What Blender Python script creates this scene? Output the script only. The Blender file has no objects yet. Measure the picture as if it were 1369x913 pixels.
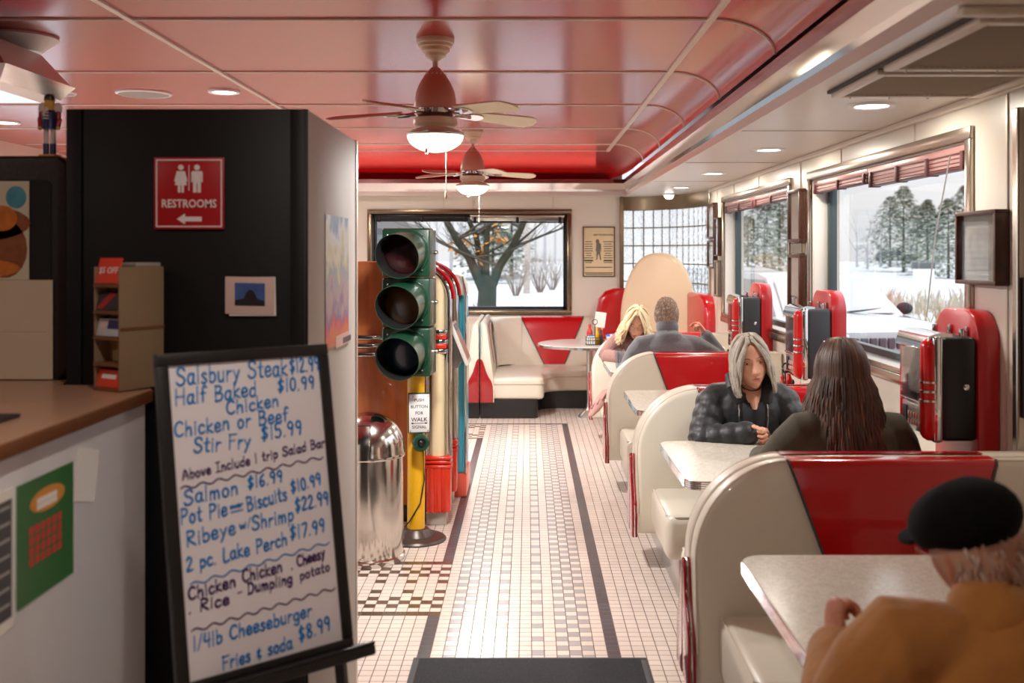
import bpy, bmesh, math, random
from mathutils import Vector, Matrix
from math import sin, cos, pi, radians as R

# ------------------------------------------------------------------ camera, world, exposure
F, H, VX, VY = 1400.0, 1.65, 706.0, 338.0
sc = bpy.context.scene
col = sc.collection
cam_d = bpy.data.cameras.new('camera')
cam_d.sensor_width = 36.0
cam_d.lens = F * 36.0 / 1369.0
cam_d.shift_x = (684.5 - VX) / 1369.0
cam_d.shift_y = -(456.5 - VY) / 1369.0
cam_d.clip_end = 600
cam_d.dof.use_dof = True
cam_d.dof.focus_distance = 6.2
cam_d.dof.aperture_fstop = 2.8
cam = bpy.data.objects.new('camera', cam_d)
cam.location = (0, 0, H)
cam.rotation_euler = (R(90), 0, 0)
col.objects.link(cam)
sc.camera = cam
sc.view_settings.view_transform = 'Standard'
sc.view_settings.look = 'None'
sc.view_settings.gamma = 1.0
sc.view_settings.exposure = 0.22
sc.view_settings.use_curve_mapping = False
sc.cycles.use_denoising = True
sc.cycles.max_bounces = 10
sc.cycles.diffuse_bounces = 5
sc.cycles.glossy_bounces = 5
sc.cycles.transparent_max_bounces = 16
sc.cycles.transmission_bounces = 6
sc.cycles.sample_clamp_indirect = 6.0
sc.cycles.caustics_reflective = False
sc.cycles.caustics_refractive = False

SKY = 2.9          # overcast white sky
world = bpy.data.worlds.new('overcast_sky')
sc.world = world
world.use_nodes = True
wn, wl = world.node_tree.nodes, world.node_tree.links
bg = wn['Background']
tc = wn.new('ShaderNodeTexCoord'); sx = wn.new('ShaderNodeSeparateXYZ'); cr = wn.new('ShaderNodeValToRGB')
wl.new(tc.outputs['Generated'], sx.inputs[0]); wl.new(sx.outputs['Z'], cr.inputs[0]); wl.new(cr.outputs[0], bg.inputs['Color'])
# overcast: the zenith about three times as bright as the horizon
cr.color_ramp.elements[0].position = 0.0; cr.color_ramp.elements[0].color = (.27, .275, .28, 1)
cr.color_ramp.elements[1].position = 0.75; cr.color_ramp.elements[1].color = (.97, 1.01, 1.06, 1)
e_ = cr.color_ramp.elements.new(.16); e_.color = (.33, .335, .345, 1)
bg.inputs['Strength'].default_value = SKY

WARM = (1.0, 0.92, 0.80)
def add_light(name, kind, loc, power, color=(1, 1, 1), size=.2, size_y=None, rot=(0, 0, 0), shape='DISK', portal=False):
    d = bpy.data.lights.new(name, kind)
    d.energy = power; d.color = color
    if kind == 'AREA':
        d.shape = shape; d.size = size
        if size_y: d.size_y = size_y
        if portal: d.cycles.is_portal = True
    else:
        d.shadow_soft_size = size
    o = bpy.data.objects.new(name, d)
    o.location = loc; o.rotation_euler = rot
    col.objects.link(o)
    return o

# ------------------------------------------------------------------ materials
def lin(c):
    return tuple(((v / 255.0) / 12.92 if v / 255.0 <= .04045 else (((v / 255.0) + .055) / 1.055) ** 2.4) for v in c)
MATS = {}
def mat(name, rgb, rough=.5, metal=0.0, spec=.5, coat=0.0, vary=0.0, vscale=8.0, bump=0.0, bscale=60.0, stretch=(1, 1, 1), emit=None, estr=0.0, sheen=0.0, coat_rough=.06):
    if name in MATS: return MATS[name]
    m = bpy.data.materials.new(name); m.use_nodes = True
    n, l = m.node_tree.nodes, m.node_tree.links
    b = n['Principled BSDF']
    c = lin(rgb) + (1,)
    b.inputs['Base Color'].default_value = c
    b.inputs['Roughness'].default_value = rough
    b.inputs['Metallic'].default_value = metal
    b.inputs['Specular IOR Level'].default_value = spec
    b.inputs['Coat Weight'].default_value = coat
    b.inputs['Coat Roughness'].default_value = coat_rough
    b.inputs['Sheen Weight'].default_value = sheen
    if emit:
        b.inputs['Emission Color'].default_value = lin(emit) + (1,)
        b.inputs['Emission Strength'].default_value = estr
    if vary or bump:
        t = n.new('ShaderNodeTexCoord'); mp = n.new('ShaderNodeMapping'); mp.inputs['Scale'].default_value = stretch
        l.new(t.outputs['Object'], mp.inputs[0])
    if vary:
        no = n.new('ShaderNodeTexNoise'); no.inputs['Scale'].default_value = vscale; no.inputs['Detail'].default_value = 5
        l.new(mp.outputs[0], no.inputs['Vector'])
        r = n.new('ShaderNodeValToRGB')
        r.color_ramp.elements[0].position = .3; r.color_ramp.elements[1].position = .7
        r.color_ramp.elements[0].color = tuple(v * (1 - vary) for v in c[:3]) + (1,)
        r.color_ramp.elements[1].color = tuple(min(1, v * (1 + vary)) for v in c[:3]) + (1,)
        l.new(no.outputs[0], r.inputs[0]); l.new(r.outputs[0], b.inputs['Base Color'])
    if bump:
        nb = n.new('ShaderNodeTexNoise'); nb.inputs['Scale'].default_value = bscale; nb.inputs['Detail'].default_value = 3
        l.new(mp.outputs[0], nb.inputs['Vector'])
        bp = n.new('ShaderNodeBump'); bp.inputs['Strength'].default_value = bump; bp.inputs['Distance'].default_value = .01
        l.new(nb.outputs[0], bp.inputs['Height']); l.new(bp.outputs[0], b.inputs['Normal'])
    MATS[name] = m
    return m

def glass_mat(name, tint=(1, 1, 1), gloss_rough=0.0, ior=1.45, extra=0.0):
    """thin sheet glass: see-through with a mirror reflection that grows at grazing angles"""
    if name in MATS: return MATS[name]
    m = bpy.data.materials.new(name); m.use_nodes = True
    n, l = m.node_tree.nodes, m.node_tree.links
    n.remove(n['Principled BSDF'])
    t = n.new('ShaderNodeBsdfTransparent'); t.inputs[0].default_value = tint + (1,)
    g = n.new('ShaderNodeBsdfGlossy'); g.inputs['Roughness'].default_value = gloss_rough
    f = n.new('ShaderNodeFresnel')
    ge = n.new('ShaderNodeNewGeometry'); mr = n.new('ShaderNodeMapRange')   # a sheet mirrors alike from both sides
    mr.inputs['To Min'].default_value = ior; mr.inputs['To Max'].default_value = 1 / ior
    l.new(ge.outputs['Backfacing'], mr.inputs[0]); l.new(mr.outputs[0], f.inputs[0])
    mx = n.new('ShaderNodeMixShader')
    if extra:
        a = n.new('ShaderNodeMath'); a.operation = 'ADD'; a.inputs[1].default_value = extra
        l.new(f.outputs[0], a.inputs[0]); l.new(a.outputs[0], mx.inputs[0])
    else:
        l.new(f.outputs[0], mx.inputs[0])
    l.new(t.outputs[0], mx.inputs[1]); l.new(g.outputs[0], mx.inputs[2])
    l.new(mx.outputs[0], n['Material Output'].inputs[0])
    MATS[name] = m
    return m

M_CHROME = mat('chrome', (225, 225, 226), .08, 1.0)
M_STEEL = mat('brushed_steel', (200, 196, 190), .28, 1.0, bump=.04, bscale=120, stretch=(1, 1, 12))
M_STEELTRIM = mat('window_steel', (186, 174, 160), .24, 1.0)
M_CREAM = mat('cream_vinyl', (216, 207, 190), .36, coat=.25, bump=.05, bscale=300)
M_RED = mat('red_vinyl', (186, 12, 20), .2, coat=.6, bump=.03, bscale=220)
M_BLACK = mat('black_paint', (18, 17, 16), .4)
M_BLACKMATTE = mat('black_matte', (14, 13, 13), .7)
M_PIPING = mat('dark_piping', (52, 42, 36), .35)
M_WALL = mat('wall_enamel', (226, 217, 203), .32, vary=.03, vscale=1.5)
M_SEAM = mat('seam_strip', (215, 205, 190), .35, .3)
M_WHITE = mat('white_plastic', (235, 232, 226), .35)
M_PAPER = mat('white_paper', (238, 236, 230), .7)
M_LAMP = mat('lamp_glow', (255, 250, 240), .4, emit=(255, 244, 226), estr=7.0)
M_SKIN = mat('skin', (212, 152, 126), .5, vary=.08, vscale=25)
M_SKIN2 = mat('skin_rosy', (196, 128, 106), .5, vary=.1, vscale=25)
M_GLASS = glass_mat('window_glass')
M_CLEAR = glass_mat('clear_glass', (.90, .92, .94), .02, 1.5, .09)

# ------------------------------------------------------------------ mesh helpers
class MB:
    """collects shapes in one bmesh; build() links them as ONE object"""
    def __init__(s):
        s.b = bmesh.new(); s.mats = []
    def mi(s, m):
        if m is None: return 0
        if m not in s.mats: s.mats.append(m)
        return s.mats.index(m)
    def _mark(s, faces, m):
        i = s.mi(m)
        for f in faces: f.material_index = i
    def box(s, x0, x1, y0, y1, z0, z1, m=None, bev=0.0, seg=2, M=None):
        vs = [s.b.verts.new((x, y, z)) for x in (x0, x1) for y in (y0, y1) for z in (z0, z1)]
        idx = [(0, 1, 3, 2), (4, 6, 7, 5), (0, 4, 5, 1), (2, 3, 7, 6), (0, 2, 6, 4), (1, 5, 7, 3)]
        fs = [s.b.faces.new([vs[i] for i in q]) for q in idx]
        s._mark(fs, m)
        if bev:
            es = list({e for f in fs for e in f.edges})
            r = bmesh.ops.bevel(s.b, geom=es, offset=bev, segments=seg, profile=.5, affect='EDGES', clamp_overlap=True)
            s._mark(r['faces'], m)
            allv = list({v for f in r['faces'] for v in f.verts} | {v for v in vs if v.is_valid})
        else:
            allv = vs
        if M is not None:
            allv = list({v for v in allv if v.is_valid})
            bmesh.ops.transform(s.b, matrix=M, verts=allv)
        return s
    def prism(s, pts, axis, a, b, m=None, bev=0.0, seg=2, M=None, both=True):
        """polygon pts (2D) pushed along axis 'x','y' or 'z' from a to b"""
        def P(p, t):
            return {'x': (t, p[0], p[1]), 'y': (p[0], t, p[1]), 'z': (p[0], p[1], t)}[axis]
        A = [s.b.verts.new(P(p, a)) for p in pts]; B = [s.b.verts.new(P(p, b)) for p in pts]
        fa, fb = s.b.faces.new(A), s.b.faces.new(B[::-1])
        fs = [fa, fb]
        n = len(pts)
        for i in range(n):
            fs.append(s.b.faces.new((A[i], B[i], B[(i + 1) % n], A[(i + 1) % n])))
        s._mark(fs, m)
        bmesh.ops.recalc_face_normals(s.b, faces=fs)
        vs = set(A + B)
        if bev:
            es = [e for e in (list(fa.edges) + list(fb.edges) if both else list(fa.edges))]
            r = bmesh.ops.bevel(s.b, geom=es, offset=bev, segments=seg, profile=.5, affect='EDGES', clamp_overlap=True)
            s._mark(r['faces'], m)
            vs = {v for v in vs if v.is_valid} | {v for f in r['faces'] for v in f.verts}
        if M is not None:
            bmesh.ops.transform(s.b, matrix=M, verts=list(vs))
        return s
    def rings(s, rings, m=None, cap0=True, cap1=True, closed=True):
        R_ = [[s.b.verts.new(p) for p in r] for r in rings]
        fs = []
        n = len(R_[0])
        for a, b in zip(R_, R_[1:]):
            for i in range(n if closed else n - 1):
                j = (i + 1) % n
                try: fs.append(s.b.faces.new((a[i], a[j], b[j], b[i])))
                except ValueError: pass
        if cap0: fs.append(s.b.faces.new(R_[0][::-1]))
        if cap1: fs.append(s.b.faces.new(R_[-1]))
        s._mark(fs, m)
        return s
    def lathe(s, prof, c=(0, 0, 0), m=None, seg=28, M=None, a0=0.0, a1=2 * pi):
        """prof: (radius, height) pairs, turned about z"""
        full = abs(a1 - a0 - 2 * pi) < 1e-6
        k = seg if full else seg + 1
        rg = []
        for r, z in prof:
            r = max(r, 1e-4)
            rr = []
            for i in range(k):
                t = a0 + (a1 - a0) * i / seg
                v = Vector((r * cos(t), r * sin(t), z))
                if M is not None: v = M @ v
                rr.append((v.x + c[0], v.y + c[1], v.z + c[2]))
            rg.append(rr)
        s.rings(rg, m, full, full, full)
        return s
    def loft(s, pts, rad, m=None, seg=10, ref=(0, 0, 1), cap=True, round_=True):
        """tube through pts; rad = list of r or (r_side, r_ref)"""
        pts = [Vector(p) for p in pts]
        rad = [(r, r) if not isinstance(r, (tuple, list)) else r for r in rad]
        n = len(pts)
        T = []
        for i in range(n):
            t = (pts[min(i + 1, n - 1)] - pts[max(i - 1, 0)])
            T.append(t.normalized() if t.length > 1e-9 else Vector((0, 0, 1)))
        rg = []
        ref = Vector(ref)
        for i in range(n):
            t = T[i]
            sd = t.cross(ref)
            if sd.length < 1e-3: sd = t.cross(Vector((0, 1, 0.01)))
            sd.normalize(); up = sd.cross(t).normalized()
            def ring(c, k):
                return [tuple(c + sd * (rad[i][0] * k * cos(2 * pi * j / seg)) + up * (rad[i][1] * k * sin(2 * pi * j / seg))) for j in range(seg)]
            mr = (rad[i][0] + rad[i][1]) * .5
            if i == 0 and round_:
                for k, d in ((.35, .93), (.75, .66), (.94, .33)): rg.append(ring(pts[0] - t * mr * d, k))
            rg.append(ring(pts[i], 1.0))
            if i == n - 1 and round_:
                for k, d in ((.94, .33), (.75, .66), (.35, .93)): rg.append(ring(pts[i] + t * mr * d, k))
        s.rings(rg, m, cap, cap)
        return s
    def tube(s, pts, r, m=None, seg=8, ref=(0, 0, 1)):
        return s.loft(pts, [r] * len(pts), m, seg, ref, True, False)
    def ball(s, c, r, m=None, seg=16, rings=10, M=None):
        rx, ry, rz = (r, r, r) if not isinstance(r, (tuple, list)) else r
        rg = []
        for i in range(rings + 1):
            t = pi * (i / rings) if 0 < i < rings else (.02 if i == 0 else pi - .02)
            rr = []
            for j in range(seg):
                a = 2 * pi * j / seg
                v = Vector((rx * sin(t) * cos(a), ry * sin(t) * sin(a), -rz * cos(t)))
                if M is not None: v = M @ v
                rr.append((v.x + c[0], v.y + c[1], v.z + c[2]))
            rg.append(rr)
        return s.rings(rg, m)
    def quad(s, pts, m=None):
        f = s.b.faces.new([s.b.verts.new(p) for p in pts]); s._mark([f], m); return s
    def add_mesh(s, me, M=None, m=None):
        n0 = len(s.b.verts); f0 = len(s.b.faces)
        s.b.from_mesh(me)
        s.b.verts.ensure_lookup_table(); s.b.faces.ensure_lookup_table()
        if M is not None: bmesh.ops.transform(s.b, matrix=M, verts=s.b.verts[n0:])
        s._mark(s.b.faces[f0:], m)
        return s
    def xform(s, M):
        bmesh.ops.transform(s.b, matrix=M, verts=s.b.verts[:]); return s
    def mesh(s, name, mats=None, smooth=True, angle=35):
        bmesh.ops.recalc_face_normals(s.b, faces=s.b.faces[:])
        me = bpy.data.meshes.new(name); s.b.to_mesh(me); s.b.free()
        for m in (s.mats or ([mats] if mats else [])): me.materials.append(m)
        if smooth:
            for p in me.polygons: p.use_smooth = True
            me.set_sharp_from_angle(angle=R(angle))
        return me
    def build(s, name, m=None, parent=None, smooth=True, angle=35):
        if not s.mats and m is not None: s.mats = [m]
        me = s.mesh(name, m, smooth, angle)
        return link(name, me, parent)

def link(name, me, parent=None):
    o = bpy.data.objects.new(name, me); col.objects.link(o)
    if parent is not None:
        # geometry is written in place: take the thing's base (and the part's) out of it
        off = Vector((0, 0, 0)); p = parent
        while p is not None: off += p.location; p = p.parent
        if off.length > 1e-9 and me is not None: me.transform(Matrix.Translation(-off))
        o.parent = parent
    return o
def tag(o, label, cat, group=None, kind=None):
    if label: o['label'] = label
    if cat: o['category'] = cat
    if group: o['group'] = group
    if kind: o['kind'] = kind
    return o
def thing(name, loc, label, cat, group=None):
    o = bpy.data.objects.new(name, None); o.empty_display_size = .1; o.location = loc
    col.objects.link(o); return tag(o, label, cat, group)
def struct(name, mb, m=None, parent=None, smooth=False, angle=35):
    o = mb.build(name, m, parent, smooth, angle)
    if parent is None: o['kind'] = 'structure'
    return o
def children(o): return [c for c in bpy.data.objects if c.parent == o]
def copy_tree(o, parent=None):
    c = o.copy(); col.objects.link(c)
    if parent is not None: c.parent = parent
    for ch in children(o): copy_tree(ch, c)
    return c
def W(x, y, Y):   # a spot in the room at depth Y
    return Vector(((x - VX) / F * Y, Y, H - (y - VY) / F * Y))

def text_mesh(s, size, bold=0.0, depth=.0006, align='CENTER', wide=1.0, space=1.0):
    cu = bpy.data.curves.new('txt', 'FONT'); cu.body = s; cu.size = size; cu.extrude = depth
    cu.align_x = align; cu.align_y = 'CENTER'; cu.offset = bold; cu.resolution_u = 2; cu.space_character = space
    ob = bpy.data.objects.new('txt', cu)
    me = bpy.data.meshes.new_from_object(ob)
    bpy.data.objects.remove(ob); bpy.data.curves.remove(cu)
    if wide != 1.0: me.transform(Matrix.Diagonal((wide, 1, 1, 1)))
    return me
def face_M(origin, right, up):
    """matrix taking (x right, y up, z out) on a surface into the room"""
    r = Vector(right).normalized(); u = Vector(up).normalized(); n = r.cross(u)
    m = Matrix((r, u, n)).transposed().to_4x4(); m.translation = Vector(origin); return m
def frame_on(name, parent, M, w, h, t, d, m, bev=.002):
    b = MB()
    for x0, x1, y0, y1 in ((-w / 2, w / 2, h / 2 - t, h / 2), (-w / 2, w / 2, -h / 2, -h / 2 + t), (-w / 2, -w / 2 + t, -h / 2 + t, h / 2 - t), (w / 2 - t, w / 2, -h / 2 + t, h / 2 - t)):
        b.box(x0, x1, y0, y1, 0, d, m, bev)
    return b.xform(M).build(name, m, parent)
# ------------------------------------------------------------------ room
WX = 1.81            # window wall
BY = 11.8            # end wall
CZ = 2.65            # red ceiling
SZ = H + .63         # soffit over the booths
TP = .0521           # floor tile
# floor: mosaic tiles laid in pattern, one mesh
def tile_mat(name, rgb, jit, rough=.24):
    m = bpy.data.materials.new(name); m.use_nodes = True
    n, l = m.node_tree.nodes, m.node_tree.links; b = n['Principled BSDF']
    t = n.new('ShaderNodeTexCoord'); mp = n.new('ShaderNodeMapping')
    mp.inputs['Scale'].default_value = (1 / TP, 1 / TP, 1 / TP); mp.inputs['Location'].default_value = (.454 / TP, -4.763 / TP, 0)
    l.new(t.outputs['Object'], mp.inputs[0])
    sp = n.new('ShaderNodeSeparateXYZ'); l.new(mp.outputs[0], sp.inputs[0])
    def edge(o):
        f = n.new('ShaderNodeMath'); f.operation = 'FRACT'; l.new(o, f.inputs[0])
        a = n.new('ShaderNodeMath'); a.operation = 'SUBTRACT'; l.new(f.outputs[0], a.inputs[0]); a.inputs[1].default_value = .5
        c = n.new('ShaderNodeMath'); c.operation = 'ABSOLUTE'; l.new(a.outputs[0], c.inputs[0]); return c.outputs[0]
    mx = n.new('ShaderNodeMath'); mx.operation = 'MAXIMUM'; l.new(edge(sp.outputs[0]), mx.inputs[0]); l.new(edge(sp.outputs[1]), mx.inputs[1])
    gt = n.new('ShaderNodeMath'); gt.operation = 'GREATER_THAN'; l.new(mx.outputs[0], gt.inputs[0]); gt.inputs[1].default_value = .465
    fl = n.new('ShaderNodeVectorMath'); fl.operation = 'FLOOR'; l.new(mp.outputs[0], fl.inputs[0])
    wn_ = n.new('ShaderNodeTexWhiteNoise'); l.new(fl.outputs[0], wn_.inputs['Vector'])
    c = lin(rgb)
    cr_ = n.new('ShaderNodeValToRGB')
    cr_.color_ramp.elements[0].color = tuple(v * (1 - jit) for v in c) + (1,); cr_.color_ramp.elements[1].color = tuple(min(1, v * (1 + jit)) for v in c) + (1,)
    l.new(wn_.outputs['Value'], cr_.inputs[0])
    mi = n.new('ShaderNodeMixRGB'); l.new(gt.outputs[0], mi.inputs[0]); l.new(cr_.outputs[0], mi.inputs[1]); mi.inputs[2].default_value = lin((78, 54, 44)) + (1,)
    l.new(mi.outputs[0], b.inputs['Base Color'])
    ro = n.new('ShaderNodeMapRange'); l.new(gt.outputs[0], ro.inputs[0]); ro.inputs['To Min'].default_value = rough; ro.inputs['To Max'].default_value = .8
    l.new(ro.outputs[0], b.inputs['Roughness'])
    b.inputs['Specular IOR Level'].default_value = .85
    bp = n.new('ShaderNodeBump'); bp.inputs['Strength'].default_value = .35; bp.inputs['Distance'].default_value = .002; bp.invert = True
    l.new(gt.outputs[0], bp.inputs['Height']); l.new(bp.outputs[0], b.inputs['Normal'])
    return m
T_CREAM = tile_mat('cream_tile', (228, 211, 198), .05)
T_GREY = tile_mat('grey_tile', (178, 171, 168), .07)
T_DARK = tile_mat('slate_tile', (84, 82, 86), .08)
T_BROWN = tile_mat('brown_tile', (98, 76, 62), .15)
def tile_kind(c, r):
    """c = column from the dark border on the left, r = row from the near cross border"""
    def band(a, b):   # a across the aisle 0..15, b along it
        if a in (0, 15): return T_DARK
        if a in (2, 4, 11, 13): return T_GREY if b % 2 == 0 else T_CREAM
        if a in (3, 12): return T_GREY if b % 2 else T_CREAM
        if a in (6, 9): return T_GREY if b % 3 == 0 else T_CREAM
        return T_CREAM
    for r0 in (0, 87):
        q = r - r0
        if 0 <= q <= 15 and c < 1:
            k = band(q, c)
            return T_BROWN if k is not T_CREAM else k
    if r > 102: return T_CREAM
    if r == 102 and 0 < c <= 15: return T_DARK
    if 0 <= c <= 15: return band(c, r)
    return T_CREAM
fl = MB()
for m_ in (T_CREAM, T_GREY, T_DARK, T_BROWN): fl.mi(m_)
X0, Y0 = -.454, 4.763
cmin, cmax, rmin, rmax = -24, 45, -40, 136
grid = {}
def gv(c, r):
    if (c, r) not in grid: grid[(c, r)] = fl.b.verts.new((X0 + c * TP, Y0 + r * TP, 0))
    return grid[(c, r)]
for c in range(cmin, cmax):
    for r in range(rmin, rmax):
        f = fl.b.faces.new((gv(c, r), gv(c + 1, r), gv(c + 1, r + 1), gv(c, r + 1)))
        f.material_index = fl.mats.index(tile_kind(c, r))
xa, xb = X0 + cmin * TP, X0 + cmax * TP; ya, yb = Y0 + rmin * TP, Y0 + rmax * TP
for q in (((-4.7, -4.5, 0), (2.1, -4.5, 0), (2.1, ya, 0), (-4.7, ya, 0)), ((-4.7, ya, 0), (xa, ya, 0), (xa, yb, 0), (-4.7, yb, 0)), ((xb, ya, 0), (2.1, ya, 0), (2.1, yb, 0), (xb, yb, 0)), ((-4.7, yb, 0), (2.1, yb, 0), (2.1, 12.2, 0), (-4.7, 12.2, 0))):
    fl.quad(q, T_CREAM)
struct('floor', fl)

# ceiling of red panels
M_CEIL = mat('red_ceiling_panel', (172, 17, 20), .22, spec=.5, coat=.35, coat_rough=.14, bump=.02, bscale=40, stretch=(.15, 6, 1))
ce = MB()
def strip(mb, prof, along, a, b, m):
    """open profile [(u, z)] swept along x or y"""
    if along == 'y': rg = [[(u, t, z) for u, z in prof] for t in (a, b)]
    else: rg = [[(t, u, z) for u, z in prof] for t in (a, b)]
    return mb.rings(rg, m, False, False, False)
XS = .78
cove = [(XS + .275 * sin(t), CZ - .15 * (1 - cos(t))) for t in [i * pi / 2 / 10 for i in range(11)]]
YC = 10.25
COVE_W = 2.0
bcove = [(YC + 1.50 * sin(t), CZ - .20 * (1 - cos(t)) ** 1.0) for t in [i * pi / 2 / 10 for i in range(11)]]
ce.quad([(-4.7, -4.5, CZ), (XS, -4.5, CZ), (XS, YC, CZ), (-4.7, YC, CZ)], M_CEIL)
strip(ce, cove, 'y', -4.5, YC, M_CEIL)
strip(ce, bcove, 'x', -4.7, XS, M_CEIL)
# rounded inner corner of the cove
crn = []
for (u, z) in cove:
    crn.append([(u, YC, z)])
rg = []
for k in range(11):
    (u, z), (v, z2) = cove[k], bcove[k]
    row = []
    for j in range(9):
        t = j / 8 * pi / 2
        row.append((XS + (u - XS) * cos(t) if True else 0, YC + (v - YC) * sin(t), z + (z2 - z) * (j / 8)))
    rg.append(row)
ce.rings(rg, M_CEIL, False, False, False)
ce.box(-4.7, 2.2, -4.5, 12.2, CZ + .05, CZ + .15, M_CEIL)
struct('ceiling', ce, smooth=True, angle=50)

# seam strips of the ceiling
def seam(name, pts, w=.012):
    b = MB()
    for p, q in zip(pts, pts[1:]):
        p, q = Vector(p), Vector(q)
        b.tube([p, q], w, M_SEAM, 6)
    o = struct(name, b, M_SEAM)
n_tr = [0]
def trim_name():
    n_tr[0] += 1; return 'trim_%d' % n_tr[0]
for ys in (1.9, 3.18, 4.47, 5.78, 7.07, 8.40, 9.62):
    seam(trim_name(), [(-4.6, ys, CZ - .001)] + [(u, ys, z - .002) for u, z in cove], .008)
seam(trim_name(), [(-4.6, YC + .02, CZ - .001), (XS, YC + .02, CZ - .001)], .004)
for xs, w in ((XS, .016), (-1.70, .014)):
    b = MB(); b.box(xs - w, xs + w, -4.4, YC, CZ - .012, CZ + .01, M_SEAM, .003); struct(trim_name(), b, M_SEAM)

# fascia: mirror-bright stepped band between red ceiling and soffit, along the wall and across the end
M_MAUVE = mat('satin_band', (190, 150, 150), .2, .95)
fx = [(1.055, CZ - .15), (1.050, CZ - .235)]
fx2 = [(1.050, CZ - .235), (1.074, CZ - .30), (1.108, SZ)]
FY = 11.52

b = MB()
for prof, m_ in ((fx, M_MAUVE), (fx2, M_CHROME)):
    rg = [[(u, -4.5, z) for u, z in prof], [(u, FY + (u - 1.055), min(z, CZ - .19)) for u, z in prof], [(-4.6, FY + (u - 1.055), min(z, CZ - .19)) for u, z in prof]]
    b.rings(rg, m_, False, False, False)
struct(trim_name(), b, M_CHROME)
# strip lamp tucked behind the lip of the end fascia, washing the red cove
add_light('cove_strip_lamp', 'AREA', (-1.9, FY + .05, CZ - .186), COVE_W, (1, .10, .07), 5.3, .02, (R(244), 0, 0), 'RECTANGLE')
# soffit over the booths and along the end wall
M_SOFF = mat('cream_soffit', (222, 213, 200), .3)
b = MB()
b.prism([(1.085, -4.5), (1.085, FY + .03), (-4.6, FY + .03), (-4.6, BY), (1.06, BY)] + [(1.06 + .75 * sin(t), 10.4 + 1.4 * cos(t)) for t in [i * pi / 2 / 8 for i in range(1, 9)]] + [(WX + .1, 10.4), (WX + .1, -4.5)], 'z', SZ, SZ + .1, M_SOFF)
struct('ceiling_soffit', b, M_SOFF)
for ys in (5.4, 7.3, 9.2):
    b = MB(); b.box(1.1, WX, ys - .006, ys + .006, SZ - .004, SZ + .01, M_SEAM); struct(trim_name(), b, M_SEAM)
b = MB(); b.box(WX - .03, WX, -4.4, 10.35, SZ - .03, SZ, M_SEAM, .006); struct(trim_name(), b, M_SEAM)

# walls
def wall_with_holes(name, plane, off, thick, a0, a1, z0, z1, holes, m):
    """wall along an axis with rectangular openings (a0,a1,z0,z1)"""
    b = MB()
    xs = sorted({a0, a1} | {h[0] for h in holes} | {h[1] for h in holes})
    for p, q in zip(xs, xs[1:]):
        zz = [(z0, z1)]
        for h in holes:
            if h[0] <= p + 1e-6 and h[1] >= q - 1e-6: zz = [(z0, h[2]), (h[3], z1)]
        for u, v in zz:
            if v - u < 1e-4: continue
            if plane == 'x': b.box(off, off + thick, p, q, u, v, m)
            else: b.box(p, q, off, off + thick, u, v, m)
    return struct(name, b, m)
W1 = (4.30, 6.69); W2 = (7.24, 9.67); W3 = (-3.4, -.6)  # W3 is an unseen window, added for side light on board and counter
ZB, ZT = 1.08, 2.115
wall_with_holes('wall_right', 'x', WX, .18, -4.5, 10.4, 0, CZ + .1, [W1 + (ZB, ZT), W2 + (ZB, ZT), W3 + (ZB, ZT)], M_WALL)
BW = (-1.76, .44, 1.0, 2.09)
wall_with_holes('wall_back', 'y', BY, .18, -4.7, 1.06, 0, CZ + .1, [BW], M_WALL)
b = MB(); b.box(-4.8, -4.7, -4.5, 3.6, 0, CZ + .1, M_WALL); b.box(-4.8, -4.7, 3.6, 10.8, 0, .3, M_WALL); b.box(-4.8, -4.7, 3.6, 10.8, 2.35, CZ + .1, M_WALL); b.box(-4.8, -4.7, 10.8, 12, 0, CZ + .1, M_WALL); struct('wall_left', b, M_WALL)
b = MB(); b.box(-4.8, 2, -4.6, -4.5, 0, CZ + .1, mat('wall_dim', (150, 130, 112), .5)); struct('wall_rear', b)
# panel battens on the walls
for yb in (3.95, 4.9, 6.05, 6.95, 8.2, 9.2, 10.0):
    zz = [(ZT + .055, SZ - .03)] if any(w[0] - .05 < yb < w[1] + .05 for w in (W1, W2)) else [(.0, SZ - .03)]
    for u, v in zz:
        b = MB(); b.box(WX - .006, WX + .002, yb - .006, yb + .006, u, v, M_SEAM); struct(trim_name(), b, M_SEAM)
for xb in (-.95, -.62, .28):
    b = MB(); b.box(xb - .008, xb + .008, BY - .008, BY + .002, 2.145, SZ, M_SEAM); struct(trim_name(), b, M_SEAM)
    b = MB(); b.box(xb - .006, xb + .006, BY - .006, BY + .002, .75, .95, M_SEAM); struct(trim_name(), b, M_SEAM)

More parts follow.
